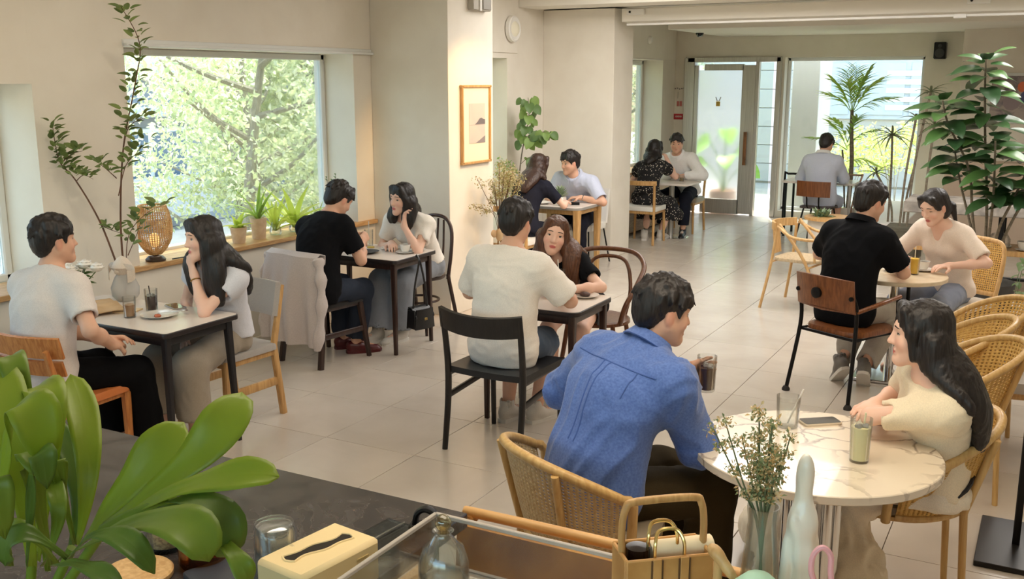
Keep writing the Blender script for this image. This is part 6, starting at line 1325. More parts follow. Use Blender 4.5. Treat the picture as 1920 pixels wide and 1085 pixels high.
t = thing('glass_cloche', 'small glass dome on the lower shelf behind cups', 'dome', (-.42, 10.58, .446)); MB().lathe([(.0001, 0), (.11, 0), (.115, .01), (.0001, .012)], n=28).obj('plate', CERW, t); MB().lathe([(.10, .012), (.10, .07), (.07, .12), (.0001, .135)], n=28).obj('dome', GL, t); MB().ball((0, 0, .145), .013).obj('knob', GL, t)
lw = thing('white_ledge', 'low white plinth running to back window beneath dracaena', 'plinth', (-1.75, 12.9, 0)); MB().box((0, 0, .22), (.62, 2.3, .44), b=.008).obj('plinth_body', mat('plinth_white', (228, 224, 218), .5), lw)
t = thing('low_planter', 'dark concrete trough planter under dracaena stems', 'planter', (-1.36, 11.15, 0)); MB().slab(outline_round(.34, .55, .03, 4), 0, .5, .01).obj('trough', mat('planter_olive', (112, 108, 92), .85, noise=(14, .3), col2=(92, 88, 76)), t)
t = thing('planter_table', 'small round planter with wooden lid and grey-green succulents in the aisle', 'plant', (-1.98, 10.45, 0)); MB().lathe([(.0001, 0), (.15, 0), (.20, .35), (.215, .62), (.20, .62), (.0001, .60)], n=28).obj('pot', mat('pot_pale', (206, 200, 190), .8), t); MB().lathe([(.0001, .62), (.25, .62), (.25, .645), (.0001, .645)], n=30).obj('wood_lid', OAKL, t)
sl2 = leaf_mesh('succulent_leaf2', leafmat('succulent2', (126, 146, 112), .15), L=.11, W=.03, fold=.3, droop=.3)
for i in range(60): a = i*2.39996; e = .1+1.3*((i*5) % 60)/60; c = (-.08+.05*math.cos(i), .05*math.sin(i*1.7), .64); link('leaf', sl2, t, c, orient((math.cos(a)*math.cos(e), math.sin(a)*math.cos(e), math.sin(e))))
# ------------------------------------------------------------------ plants
STEMB = mat('stem_brown', (112, 78, 58), .8, noise=(20, .2), col2=(90, 62, 46)); STEMG = mat('stem_grey', (128, 118, 100), .85, noise=(20, .2), col2=(104, 94, 80), stretch=(1, 1, 4))
# tall cut branches from the ribbon vase
br = thing('leafy_branches', 'tall cut branches with small green leaves rising from ribbon vase', 'branch', (-4.74, 4.0, .80)); LB = [leafmat('branch_leaf', (122, 138, 78), .35), leafmat('branch_leaf_dark', (96, 114, 62), .3)]
bl_ = [leaf_mesh('branch_leaf', m, L=.062, W=.03, fold=.18, droop=.2, n=4) for m in LB]
o0 = np.array([-4.74, 4.0, .80]); q = lambda x, y, z: np.array([x, y, z])-o0
mains = [[q(-4.74, 4.0, .83), q(-4.735, 4.0, 1.20), q(-4.70, 4.03, 1.62), q(-4.60, 4.06, 1.98), q(-4.53, 4.05, 2.20), q(-4.60, 4.0, 2.40)], [q(-4.75, 4.0, .83), q(-4.90, 4.0, 1.17), q(-5.06, 3.98, 1.42), q(-5.17, 3.97, 1.52), q(-5.20, 3.97, 1.62), q(-5.20, 3.96, 1.76)],
         [q(-4.735, 4.01, .83), q(-4.72, 4.03, 1.1), q(-4.62, 4.08, 1.24), q(-4.50, 4.12, 1.30)], [q(-4.735, 4.0, 1.35), q(-4.66, 4.0, 1.52), q(-4.56, 4.0, 1.60), q(-4.49, 4.01, 1.66)], [q(-4.74, 4, 1.45), q(-4.82, 4.0, 1.50), q(-4.88, 4.0, 1.53)],
         [q(-5.06, 3.98, 1.42), q(-4.98, 3.97, 1.46), q(-4.90, 3.97, 1.44)], [q(-5.17, 3.97, 1.52), q(-5.06, 3.97, 1.58), q(-4.98, 3.98, 1.60)], [q(-4.90, 4.0, 1.17), q(-4.86, 4.03, 1.14), q(-4.78, 4.05, 1.12)], [q(-4.70, 4.03, 1.62), q(-4.60, 4.0, 1.75), q(-4.48, 4.02, 1.80)], [q(-4.72, 4.02, 1.0), q(-4.68, 4.06, 1.12), q(-4.66, 4.08, 1.2)]]
rr = random.Random(2); den = [76, 58, 22, 24, 16, 16, 18, 12, 20, 10]
for i, P in enumerate(mains):
    S = spline(P, 8); MB().tube(S, [(.0065 if i < 2 else .0032)*(1-.75*j/len(S)) for j in range(len(S))], 6).obj('branch', STEMB, br)
    lo = .34 if i == 0 else (.42 if i == 1 else .25)
    for k in range(den[i]):
        tt = lo+(1-lo)*(k+.5)/den[i]; p = S[min(int(tt*(len(S)-1)), len(S)-1)]; a = k*2.4; d = np.array([math.cos(a)*.8, math.sin(a)*.6, .45+rr.uniform(-.3, .3)])
        if i == 0 and (.36 < tt < .44): continue
        p = p+d*rr.uniform(0, .07)
        if p[0]+o0[0] < -5.12: p[0] = max(p[0], -5.19-o0[0]); d[0] = abs(d[0])
        link('leaf', bl_[k % 2], br, p, orient(d, (rr.uniform(-.3, .3), -.5, .8)), (rr.uniform(.7, 1.25),)*3)
# pots on the window sill
TERR = mat('pale_terracotta', (214, 190, 160), .8, noise=(20, .2), col2=(196, 168, 138)); BG_ = leafmat('sill_leaf', (190, 206, 92), .5); BG2 = leafmat('sill_leaf_green', (146, 176, 80), .45)
def sill_plant(label, x, y, kind, h, n, lm, sc=1.0, seed=0):
    t = thing('sill_plant', label, 'plant', (x, y, .803), 0); r = random.Random(seed)
    if kind == 'pot': MB().lathe([(.0001, 0), (.045, 0), (.06, .10), (.063, .12), (.055, .12), (.052, .10), (.0001, .10)], n=24).obj('pot', TERR, t); z = .10
    elif kind == 'tall': MB().lathe([(.0001, 0), (.05, 0), (.062, .14), (.066, .16), (.056, .16), (.0001, .14)], n=24).obj('pot', TERR, t); z = .14
    else: MB().lathe([(.0001, 0), (.04, 0), (.05, .02), (.03, .11), (.036, .14), (.033, .14), (.027, .11), (.046, .024), (.0001, .01)], n=24).obj('jar', GL, t); z = .03
    for i in range(n):
        a = i*2.4+r.uniform(-.3, .3); e = r.uniform(.6, 1.4); d = np.array([math.cos(a)*math.cos(e), math.sin(a)*math.cos(e), math.sin(e)]); L = h*r.uniform(.7, 1.1)
        V, F = blade(L, .035*sc, .25, .55 if e < 1.1 else .25, 7, .75); link('leaf', np_mesh('leaf', V, F, True, [lm]), t, (d[0]*.01, d[1]*.01, z), orient(d))
    return t
sill_plant('yellow green potted plant nearest rattan lamp on sill', -5.36, 5.60, 'pot', .17, 12, BG_, 1.5, 1); sill_plant('tall pale pot of strappy green plant on sill', -5.38, 5.84, 'tall', .30, 16, BG2, .9, 2); sill_plant('glass jar of rooted cuttings on sill beside the tall pot', -5.40, 6.05, 'jar', .34, 12, BG_, 1.0, 3); sill_plant('big glass jar of long yellow green leaves behind black t-shirt', -5.38, 6.26, 'jar', .42, 14, BG_, 1.6, 4); sill_plant('small glass jar with airy sprigs on sill near corner', -5.39, 6.56, 'jar', .2, 10, BG2, .5, 5)
t = thing('bud_vase', 'clear bottle of thin leafy sprigs at corner end of sill', 'vase', (-5.37, 6.80, .803)); MB().lathe([(.0001, 0), (.035, 0), (.04, .02), (.038, .08), (.015, .12), (.017, .15), (.014, .15), (.012, .12), (.034, .08), (.0001, .01)], n=24).obj('bottle', GL, t)
lm = leaf_mesh('sprig_leaf', leafmat('sprig', (110, 134, 92), .3), L=.045, W=.016, fold=.2, droop=.2, n=4)
for k in range(5):
    a = k*1.3; e = np.array([.09*math.cos(a), .07*math.sin(a), .30+.03*k]); S = spline([(0, 0, .02), e*.5, e], 5); MB().tube(S, .002, 5).obj('sprig', STEMG, t)
    for j in range(4, 11): d = (math.cos(j*2.4), math.sin(j*2.4), .6); link('leaf', lm, t, S[j], orient(d))
# dried bouquet on a thin stand by the pillar
t = thing('dried_bouquet', 'dried flower bouquet tied with kraft bow on wire stand against pillar', 'bouquet', (-4.30, 7.72, 0)); DRY = [leafmat('dry_tan', (164, 146, 96), .25), leafmat('dry_green', (150, 150, 98), .25), leafmat('dry_pale', (206, 196, 160), .3)]
rr = random.Random(5); bl2 = []; sm = MB()
for k in range(30):
    a = rr.uniform(0, 2*PI); s = rr.uniform(.05, .30); e = np.array([math.cos(a)*s*.75, math.sin(a)*s, .72+rr.uniform(.28, .60)-s*.4]); S = spline([(0, 0, .62), (e[0]*.25, e[1]*.25, .85), e], 5); sm.tube(S, .0025, 5); bl2.append((*e, .05)); bl2.append((*(e*.8+np.array([0, 0, .18])), .05))
sm.obj('stems', STEMB, t)['kind'] = 'stuff'; leaf_cloud('dried_florets', bl2, 2600, .018, DRY, t, 8)
for x in (-.035, .03): MB().tube([(x*.2, 0, .74), (x, .02, .3), (x*2.6, .03, 0)], .007, 8).obj('stand_leg', mat('stand_brass', (150, 110, 62), .4, .6), t)
MB().ball((0, 0, .66), (.035, .035, .06), 14, 10).obj('wrap', KRAFT, t)
for sg in (-1, 1): MB().ball((sg*.03, sg*.04, .67), (.018, .05, .035), 12, 8, rotx(sg*.3)).obj('bow_loop', KRAFT, t)
# heart leaf plant
t = thing('heart_leaf_plant', 'slim tree with heart shaped leaves by narrow window between pillars', 'plant', (-5.06, 9.35, 0)); HL = [leafmat('heart_leaf', (136, 164, 92), .4), leafmat('heart_leaf_dark', (98, 126, 74), .3)]
hm = [leaf_mesh('heart_leaf', m, L=.13, W=.11, fold=.15, droop=.35, n=6, base=.3, tip=1.25) for m in HL]
S = spline([(0, .2, .2), (-.04, .22, .75), (-.02, .25, 1.15), (.02, .27, 1.42), (.06, .28, 1.62), (.05, .28, 1.82)], 7); MB().tube(S, [.009*(1-.6*i/len(S)) for i in range(len(S))], 8).obj('stem', STEMG, t)
S2 = spline([(.02, .27, 1.42), (.12, .25, 1.40), (.22, .24, 1.46), (.30, .24, 1.47)], 5); MB().tube(S2, .004, 6).obj('side_stem', STEMG, t); S3 = spline([(-.02, .25, 1.12), (.10, .22, 1.2), (.2, .2, 1.17)], 5); MB().tube(S3, .003, 6).obj('side_stem', STEMG, t)
rr = random.Random(9); pts = [S[i] for i in range(19, len(S))]*2+S2[4:]+S2[6:]+S3[6:]
for i, p in enumerate(pts): a = i*2.4; d = np.array([math.cos(a), math.sin(a), -.25]); p = np.array(p)+d*rr.uniform(.02, .10); link('leaf', hm[i % 2], t, p, orient(d+np.array([0, 0, -.5]), (.5, -.8, .5)), (rr.uniform(.6, 1.0),)*3)
MB().lathe([(.0001, 0), (.12, 0), (.16, .24), (.15, .24), (.0001, .22)], n=26, c=(0, .2, 0)).obj('pot', TERR, t); leaf_cloud('small_sprays', [(.10, -.25, 1.05, .14), (.16, -.32, .92, .12), (.02, -.2, 1.15, .10)], 420, .035, [HL[0], DRY[2]], t, 12)
# palm by the back window
t = thing('palm', 'tall palm with feathery fronds behind lone person at window', 'plant', (-2.40, 13.85, 0)); PL = [leafmat('palm_leaf', (190, 212, 118), .68), leafmat('palm_leaf_dark', (160, 186, 110), .62)]
MB().tube(spline([(0, 0, .3), (.01, 0, .9), (-.02, 0, 1.35), (-.03, 0, 1.62)], 6), [.032-.0006*i for i in range(19)], 10).obj('trunk', STEMG, t); MB().tube(spline([(-.05, .05, .3), (-.09, .03, .8), (-.12, .0, 1.1)], 6), .012, 8).obj('second_stem', STEMG, t); MB().lathe([(.0001, 0), (.18, 0), (.22, .36), (.2, .36), (.0001, .33)], n=28).obj('pot', CERW, t)
def frond(o, d, L, nl, ll, m, seed, w=.028):
    r = random.Random(seed); d = nrm(d); S = spline([o, o+d*L*.5+np.array([0, 0, .04]), o+d*L+np.array([0, 0, -.10*L])], 8); mb = MB().tube(S, [.006*(1-.7*i/len(S)) for i in range(len(S))], 6); side = nrm(np.cross(d, (0, 0, 1)) if abs(d[2]) < .97 else np.cross(d, (0, 1, 0)))
    for i in range(nl):
        tt = .28+.72*i/(nl-1); p = S[int(tt*(len(S)-1))]
        for sg in (-1, 1):
            v = nrm(d*.75+side*sg*(.75-.3*tt)+np.array([0, 0, .10-.35*r.random()])); V, F = blade(ll*(1-.45*abs(tt-.45))*r.uniform(.85, 1.1), w, .25, .3, 5, .8); M = np.array(orient(v).to_matrix()); mb.add(np.array(V) @ M.T+p, F)
    return tag(mb.obj('frond', m, t), kind='stuff')
for i, (dx, dy, dz, L) in enumerate(((-.55, -.2, 1.0, .62), (-.25, .2, 1.3, .70), (.1, -.25, 1.4, .72), (.35, .1, 1.2, .72), (.62, -.2, .85, .70), (.85, .1, .42, .62), (-.8, .1, .65, .5), (.2, .4, 1.0, .6), (-.1, -.4, .9, .55))): frond(np.array([-.03, 0, 1.58]), (dx, dy, dz), L*.86, 12, .26, PL[i % 2], i)
for i, (dx, dy, dz, L, z) in enumerate(((-.9, -.1, .35, .6, 1.1), (-.5, -.2, .8, .5, 1.12), (.7, -.1, .5, .5, 1.15), (.75, .0, .0, .42, .95), (.3, -.2, .9, .42, 1.2), (-.3, -.3, .6, .45, 1.2))): frond(np.array([-.06, 0, z]), (dx, dy, dz), L*.85, 9, .22, PL[(i+1) % 2], 20+i)
# dracaenas
DL = leafmat('dracaena_leaf', (116, 124, 96), .4)
def dracaena(label, x, y, stems):
    t = thing('dracaena', label, 'plant', (x, y, 0), 0)
    for (bx, tx, tz, n, L) in stems:
        S = spline([(bx, 0, .35), (bx+(tx-bx)*.2, .03, .35+(tz-.35)*.5), (tx, 0, tz)], 6); MB().tube(S, .012, 8).obj('stem', STEMG, t)
        for i in range(n): a = i*2.4; e = .9-1.25*(i/n); d = np.array([math.cos(a)*math.cos(e), math.sin(a)*math.cos(e)*.8, math.sin(e)]); V, F = blade(L*random.uniform(.8, 1.1), .026, .3, .45, 7, .75); link('leaf', np_mesh('leaf', V, F, True, [DL]), t, (tx, 0, tz), orient(d))
    return t
dracaena('dracaena with narrow dark leaves on thin bare stems before window', -1.62, 11.9, ((.0, -.02, 1.40, 18, .30), (.16, .24, 1.1, 0, .2), (.05, -.16, .98, 9, .26)))
dracaena('slender dracaena with almost bare tall stems beside window edge', -1.28, 11.15, ((-.05, .08, 1.88, 12, .20), (-.12, -.04, 1.62, 10, .18), (.1, .14, 1.55, 10, .2)))
# rubber fig
t = thing('rubber_fig', 'large rubber fig with broad glossy dark leaves on right', 'plant', (-.45, 9.0, 0)); FL_ = []
for c in ((58, 90, 50), (46, 76, 44), (76, 112, 58)): FL_.append(mat('fig_leaf_%d' % c[0], c, .3, spec=.5, coat=.15))
fm = [leaf_mesh('fig_leaf', m, L=.25, W=.125, fold=.10, droop=.28, n=7, base=.16, tip=1.0) for m in FL_]
MB().lathe([(.0001, 0), (.20, 0), (.25, .38), (.23, .38), (.0001, .36)], n=30).obj('pot', mat('pot_charcoal', (62, 60, 58), .7), t)
stems = [[(-.02, 0, .35), (-.12, 0, .9), (-.18, -.05, 1.3), (-.36, -.05, 1.65), (-.42, -.05, 1.84)], [(0, 0, .35), (-.02, .02, .95), (-.08, .03, 1.5), (-.12, .02, 1.95), (-.13, .0, 2.18)], [(.02, 0, .35), (-.14, .05, .85), (-.25, .08, 1.2), (-.30, .05, 1.42)], [(.03, 0, .35), (.08, -.02, .8), (.16, 0, 1.05), (.26, .05, 1.35), (.30, .05, 1.55)], [(.0, .03, .35), (.02, -.04, .9), (.02, -.12, 1.2), (.0, -.15, 1.55)], [(.05, 0, .5), (.22, 0, 1.0), (.42, .0, 1.2)]]
cnt = [24, 38, 18, 22, 26, 14]; rr = random.Random(12)
for i, P in enumerate(stems):
    S = spline(P, 8); MB().tube(S, [.013*(1-.5*j/len(S)) for j in range(len(S))], 8).obj('stem', STEMG, t); lo = (.62, .48, .68, .55, .5, .5)[i]
    for k in range(cnt[i]):
        tt = lo+(1-lo)*(k+.5)/cnt[i]; p = np.array(S[min(int(tt*(len(S)-1)), len(S)-1)]); a = k*2.39996+i; up = .15+.8*max(0, (k/cnt[i]-.75))*2; d = np.array([math.cos(a), math.sin(a)*.9, up+rr.uniform(-.35, .2)]); link('leaf', fm[rr.randrange(3)], t, p+nrm(d)*.035, orient(d, (0, -.35, 1)), (rr.uniform(.85, 1.2)*(1 if k/cnt[i] < .8 else .8),)*3)
# trailing plant at the right edge
t = thing('trailing_plant', 'trailing ivy in hanging pot at right edge', 'plant', (.0, 6.55, .95)); TV = leafmat('ivy_leaf', (112, 136, 92), .3); im = leaf_mesh('ivy_leaf', TV, L=.05, W=.042, fold=.15, droop=.3, n=4)
MB().lathe([(.0001, -.1), (.07, -.1), (.10, .0), (.105, .04), (.09, .04), (.0001, .02)], n=26).obj('pot', CERW, t); MB().tube([(.09, 0, .03), (.02, 0, .6), (0, 0, 2.04)], .003, 5).obj('hanger', BLACKM, t); MB().tube([(-.09, 0, .03), (-.02, 0, .6), (0, 0, 2.04)], .003, 5).obj('hanger', BLACKM, t)
for k in range(9):
    a = k*.7+2.2; S = spline([(0, 0, .03), (.12*math.cos(a), .12*math.sin(a), .02), (.15*math.cos(a), .15*math.sin(a), -.2-.03*k), (.13*math.cos(a)+.02, .14*math.sin(a), -.38-.04*((k*5) % 9))], 6); MB().tube(S, .0018, 4).obj('vine', TV, t)
    for j in range(3, len(S)): d = (math.cos(j*2.4), math.sin(j*2.4), -.3); link('leaf', im, t, S[j], orient(d))
# ------------------------------------------------------------------ counter, bench and the things close to the camera
def stone():
    m = bpy.data.materials.new('dark_stone_counter'); m.use_nodes = True; nt = m.node_tree; b = nt.nodes['Principled BSDF']; L = nt.links.new; g = nt.nodes.new('ShaderNodeNewGeometry')
    n = nt.nodes.new('ShaderNodeTexNoise'); n.inputs['Scale'].default_value = 7; n.inputs['Detail'].default_value = 8; n.inputs['Distortion'].default_value = 1.6
    r = nt.nodes.new('ShaderNodeValToRGB'); e = r.color_ramp.elements; e[0].position = .30; e[0].color = lin((36, 35, 38))+(1,); e[1].position = .62; e[1].color = lin((66, 62, 62))+(1,)
    x = e.new(.47); x.color = lin((56, 51, 50))+(1,); x = e.new(.495); x.color = lin((68, 62, 60))+(1,); x = e.new(.52); x.color = lin((58, 53, 52))+(1,)
    v = nt.nodes.new('ShaderNodeTexVoronoi'); v.inputs['Scale'].default_value = 9; r2 = nt.nodes.new('ShaderNodeValToRGB'); r2.color_ramp.elements[0].position = .045; r2.color_ramp.elements[0].color = (1, 1, 1, 1); r2.color_ramp.elements[1].position = .07; r2.color_ramp.elements[1].color = (0, 0, 0, 1)
    mx = nt.nodes.new('ShaderNodeMix'); mx.data_type = 'RGBA'; mx.inputs['B'].default_value = lin((148, 116, 98))+(1,)
    L(g.outputs['Position'], n.inputs['Vector']); L(n.outputs['Fac'], r.inputs['Fac']); L(g.outputs['Position'], v.inputs['Vector']); L(v.outputs['Distance'], r2.inputs['Fac']); L(r2.outputs[0], mx.inputs['Factor']); L(r.outputs[0], mx.inputs['A']); L(mx.outputs['Result'], b.inputs['Base Color']); b.inputs['Roughness'].default_value = .26; return m
STONE = stone(); CZ = .90
ct = thing('stone_counter', 'dark marbled stone counter across lower left corner', 'counter', (-2.6, 1.3, 0)); MB().box((0, 0, CZ-.02), (2.68, 1.58, .04), b=.003).obj('counter_top', STONE, ct); MB().box((-.04, -.04, .43), (2.5, 1.36, .86), b=.005).obj('cabinet', BLACKW, ct)
BTOP = wood('service_wood', (218, 184, 134), (196, 158, 106), along=0, rough=.35); sc_ = thing('service_counter', 'low pale wood service counter at lower edge under acrylic case', 'counter', (-.1, 1.15, 0)); MB().box((0, 0, .872), (2.26, 1.36, .036), b=.004).obj('counter_top', BTOP, sc_); MB().box((0, -.05, .425), (2.16, 1.2, .85), b=.004).obj('cabinet', mat('cabinet_cream', (214, 200, 178), .6), sc_); MB().box((0, .685, .872), (2.26, .008, .022), b=.002).obj('edge_strip', mat('brass_strip', (214, 182, 120), .3, .8), sc_)
SZ = .89
# bench
OAKX = wood('bench_rail_oak', (212, 168, 108), (196, 150, 92), along=0)
BLEA = mat('tan_leather', (204, 150, 68), .4, noise=(5, .3), col2=(156, 104, 42), bump=(120, .1, .002)); bn = thing('leather_bench', 'tan leather bench with rounded oak top rail before the rattan chair', 'bench', (-.3, 2.30, 0))
MB().tube(spline([(-1.115, .03, .40), (-1.115, .03, .70), (-1.085, .03, .765), (-1.02, .03, .78), (0, .03, .78), (1.3, .03, .78)], 6), .0155, 12).obj('top_rail', OAKX, bn); MB().sheet(lambda u, v: (-1.10+2.4*u, -.012-.012*math.sin(v*PI), .36+v*.405), 24, 8, .05).obj('back_pad', BLEA, bn)
MB().box((.1, -.20, .40), (2.4, .36, .08), b=.02).obj('seat_pad', BLEA, bn); MB().box((.1, -.20, .335), (2.4, .34, .05), b=.004).obj('seat_frame', OAKL, bn)
for x in (-1.05, .1, 1.25):
    for y in (-.34, .02): MB().bar((x, y, 0), (x, y, .33), .045, .045).obj('leg', OAKL, bn)
# tissue box
TB = mat('tissue_box_cream', (226, 202, 150), .5); tb = thing('tissue_box', 'cream tissue box with dark wavy slot standing on stone counter', 'tissue box', (-1.335, 1.585, CZ), D(-8))
bm = MB(); bm.box((0, 0, .052), (.145, .235, .104), b=.010); bx = bm.obj('box_body', TB, tb)
O = []
for k in range(40):
    a = 2*PI*k/40; y = math.sin(a)*.086; w = .012+.008*math.cos(y*36)**2; O.append((math.cos(a)/max(abs(math.cos(a)), .35)*w*min(1, abs(math.cos(a))*2.2)+.010*math.sin(y*22), y))
MB().slab(O, .1035, .1048, .0005).obj('slot', mat('slot_dark', (38, 32, 20), .9), tb); MB().tube([(p[0], p[1], .1045) for p in O], .0028, 6, closed=True).obj('slot_rim', TB, tb); MB().box((.0735, .06, .078), (.003, .035, .006), b=.001).obj('lid_notch', mat('notch', (190, 162, 106), .6), tb)
# glass mug upside down, jars, board, tablet
mg = thing('glass_mug', 'double walled glass mug upside down on stone counter left of tissue box', 'mug', (-1.455, 1.58, CZ)); MB().lathe([(.046, 0), (.049, .0), (.050, .02), (.047, .12), (.043, .138), (.030, .142), (.0001, .140), (.0001, .136), (.028, .137), (.040, .132), (.0435, .118), (.046, .02)], n=36).obj('mug_body', GL2, mg); MB().lathe([(.0001, .118), (.034, .118), (.037, .112), (.037, .02)], n=30).obj('inner_wall', GL2, mg); MB().tube(spline([(.047, -.01, .10), (.075, -.02, .095), (.082, -.022, .06), (.07, -.018, .03), (.049, -.01, .03)], 6), .006, 10).obj('handle', GL2, mg)
BRGL = thin_glass('amber_glass', (216, 176, 128), .08)
def tumbler(label, x, y, r, h, m, name='glass_jar'): t = thing(name, label, 'jar', (x, y, CZ)); MB().lathe([(.0001, 0), (r*.9, 0), (r, .01), (r, h), (r-.003, h), (r-.004, .012), (.0001, .010)], n=30).obj('jar_body', m, t); return t
t = tumbler('short glass jar of dried bits behind the big leaves', -1.80, 1.58, .05, .085, GL); tag(MB().lathe([(.0001, .012), (.043, .012), (.043, .05), (.0001, .052)], n=24).obj('dried_bits', mat('dry_bits', (120, 92, 62), .9, noise=(120, .5), col2=(180, 150, 104)), t), kind='stuff'); MB().lathe([(.05, .085), (.053, .085), (.053, .092), (.05, .092)], n=30).obj('jar_rim', OAKL, t)
t = tumbler('amber glass bowl with clear lid near the big leaves', -1.66, 1.56, .055, .05, BRGL, 'lidded_bowl'); MB().lathe([(.056, .05), (.05, .062), (.02, .068), (.0001, .069)], n=30).obj('lid', GL, t)
t = thing('wooden_coaster', 'round pale wooden coaster half hidden by the leaves', 'coaster', (-1.74, 1.44, CZ)); MB().lathe([(.0001, 0), (.075, 0), (.078, .004), (.078, .014), (.074, .018), (.0001, .018)], n=36).obj('coaster_disc', OAKB, t)
t = thing('kraft_card', 'brown card standing tilted behind leaves on the counter', 'card', (-1.655, 1.585, CZ), D(25)); MB().sheet(lambda u, v: ((u-.5)*.10, .03*v, .003+v*.055), 4, 4, .004).obj('card_panel', mat('card_brown', (196, 148, 98), .7), t)
t = thing('tablet_slab', 'dark slate tablet lying at lower edge of counter', 'tablet', (-1.53, 1.50, CZ), D(-22)); MB().slab(outline_round(.21, .12, .012, 5), .0, .016, .003).obj('tablet_body', mat('slate_dark', (52, 58, 66), .35), t)
t = thing('acrylic_sheet', 'clear acrylic sheet with folded edge lying on stone counter', 'sheet', (-1.36, 1.87, CZ), D(-6))
MB().sheet(lambda u, v: ((u-.5)*.13, (v-.5)*.16, .004+.01*max(0, u-.45)), 6, 2, .004).obj('sheet_body', thin_glass('acrylic_dark', (190, 198, 206), .12), t); MB().box((-.01, 0, .010), (.003, .16, .003), b=.0005).obj('sheet_fold', ACR, t)
t = thing('tape_holder', 'small black arched tape holder at corner of stone counter', 'holder', (-1.31, 1.97, CZ), D(20)); MB().tube(spline([(-.03, 0, .0), (-.022, 0, .035), (0, 0, .048), (.022, 0, .035), (.03, 0, 0)], 5), .008, 8, flat=((0, 1, 0), 1.8)).obj('holder_arch', BLACKM, t); MB().box((0, 0, .004), (.085, .04, .008), b=.002).obj('holder_base', BLACKM, t)
# acrylic case with bottle and domes inside
ac = thing('acrylic_case', 'large open clear acrylic display case at lower edge', 'display case', (-.93, 1.55, SZ)); W_, D_, H_ = .52, .56, .125
for c, s in (((0, D_/2, H_/2), (W_, .006, H_)), ((0, -D_/2, H_/2), (W_, .006, H_)), ((-W_/2, 0, H_/2), (.006, D_, H_)), ((W_/2, 0, H_/2), (.006, D_, H_))): MB().box(c, s, b=.001).obj('wall_panel', ACR, ac)
EDG = mat('acrylic_edge', (226, 216, 204), .2, trans=.45, ior=1.2)
for a, b in (((-W_/2, D_/2, H_), (W_/2, D_/2, H_)), ((-W_/2, -D_/2, H_), (-W_/2, D_/2, H_)), ((W_/2, -D_/2, H_), (W_/2, D_/2, H_)), ((-W_/2, D_/2, 0), (-W_/2, D_/2, H_)), ((-W_/2, D_/2, .003), (W_/2, D_/2, .003))): MB().bar(a, b, .010, .010).obj('edge', EDG, ac)
MB().box((0, 0, .003), (W_-.01, D_-.01, .004), b=.001).obj('floor_panel', ACR, ac)
def bottle(label, x, y): t = thing('stoppered_bottle', label, 'bottle', (x, y, SZ+.006)); MB().lathe([(.0001, 0), (.052, 0), (.056, .01), (.056, .07), (.045, .105), (.02, .128), (.018, .140), (.024, .145), (.021, .145), (.015, .138), (.042, .104), (.053, .068), (.053, .012), (.0001, .008)], n=32).obj('bottle_body', GL2, t); MB().ball((0, 0, .163), .0185, 18, 12).cyl((0, 0, .125), (0, 0, .15), .008).obj('ball_stopper', thin_glass('stopper_glass', (236, 226, 196), .2), t)
bottle('round clear bottle with glass ball stopper in acrylic case', -1.10, 1.72)
t = thing('glass_dome', 'low clear glass dome in acrylic case beside bottle', 'dome', (-1.06, 1.56, SZ+.006)); MB().lathe([(.085, 0), (.085, .03), (.06, .065), (.02, .08), (.0001, .081)], n=34).obj('dome_body', GL, t); MB().ball((0, 0, .09), .012).obj('dome_knob', GL, t)
# leather caddy
CAD = mat('caddy_leather', (204, 156, 94), .5, noise=(8, .3), col2=(172, 124, 66)); cd = thing('leather_caddy', 'tan leather caddy with wooden hoop handle and gold inner handles', 'basket', (-.615, 1.765, SZ), D(40)); cd.scale = (.87, .87, .98)
for c, s in (((0, -.05, .105), (.205, .010, .21)), ((0, .05, .105), (.205, .010, .21)), ((-.1, 0, .105), (.010, .095, .21)), ((.1, 0, .105), (.010, .095, .21))): MB().box(c, s, b=.003).obj('side_panel', CAD, cd)
MB().box((0, 0, .006), (.2, .1, .012), b=.002).obj('bottom_panel', CAD, cd)
for x in (-.032, .032):
    s = MB().box((x, -.057, .105), (.020, .005, .21), b=.001).obj('strap', CAD, cd)
    for e in (-.0125, .0125): MB().box((x+e, -.0575, .105), (.003, .004, .206), b=.0005).obj('strap_seam', mat('seam_dark', (96, 66, 36), .7), s)
MB().tube(spline([(-.095, 0, .17), (-.098, 0, .25), (-.090, 0, .298), (-.066, 0, .312), (.066, 0, .312), (.090, 0, .298), (.098, 0, .25), (.095, 0, .17)], 6), .0085, 10).obj('hoop_handle', OAKL, cd)
for y in (-.045, .0): MB().tube(spline([(-.034, y, .19), (-.034, y, .235), (-.02, y+.015, .258), (.02, y+.015, .258), (.034, y, .235), (.034, y, .19)], 6), .0042, 8).obj('gold_handle', mat('gold_rod', (226, 196, 128), .2, .9), cd)
t = thing('paper_roll', 'cream paper roll lying inside top of leather caddy', 'paper', (-.59, 1.785, SZ+.012), D(40)); MB().cyl((-.055, .012, .176), (.075, .012, .178), .026, n=20).cyl((0, .0, .0), (0, .0, .17), .02).obj('roll', mat('cream_paper', (228, 212, 178), .8, bump=(30, .3, .004)), t)
t = thing('dark_bottle', 'dark capped bottle inside left of leather caddy', 'bottle', (-.655, 1.735, SZ+.012)); MB().lathe([(.0001, 0), (.022, 0), (.022, .17), (.024, .172), (.024, .198), (.0001, .2)], n=22).obj('bottle_body', mat('dark_glass', (26, 16, 14), .15), t)
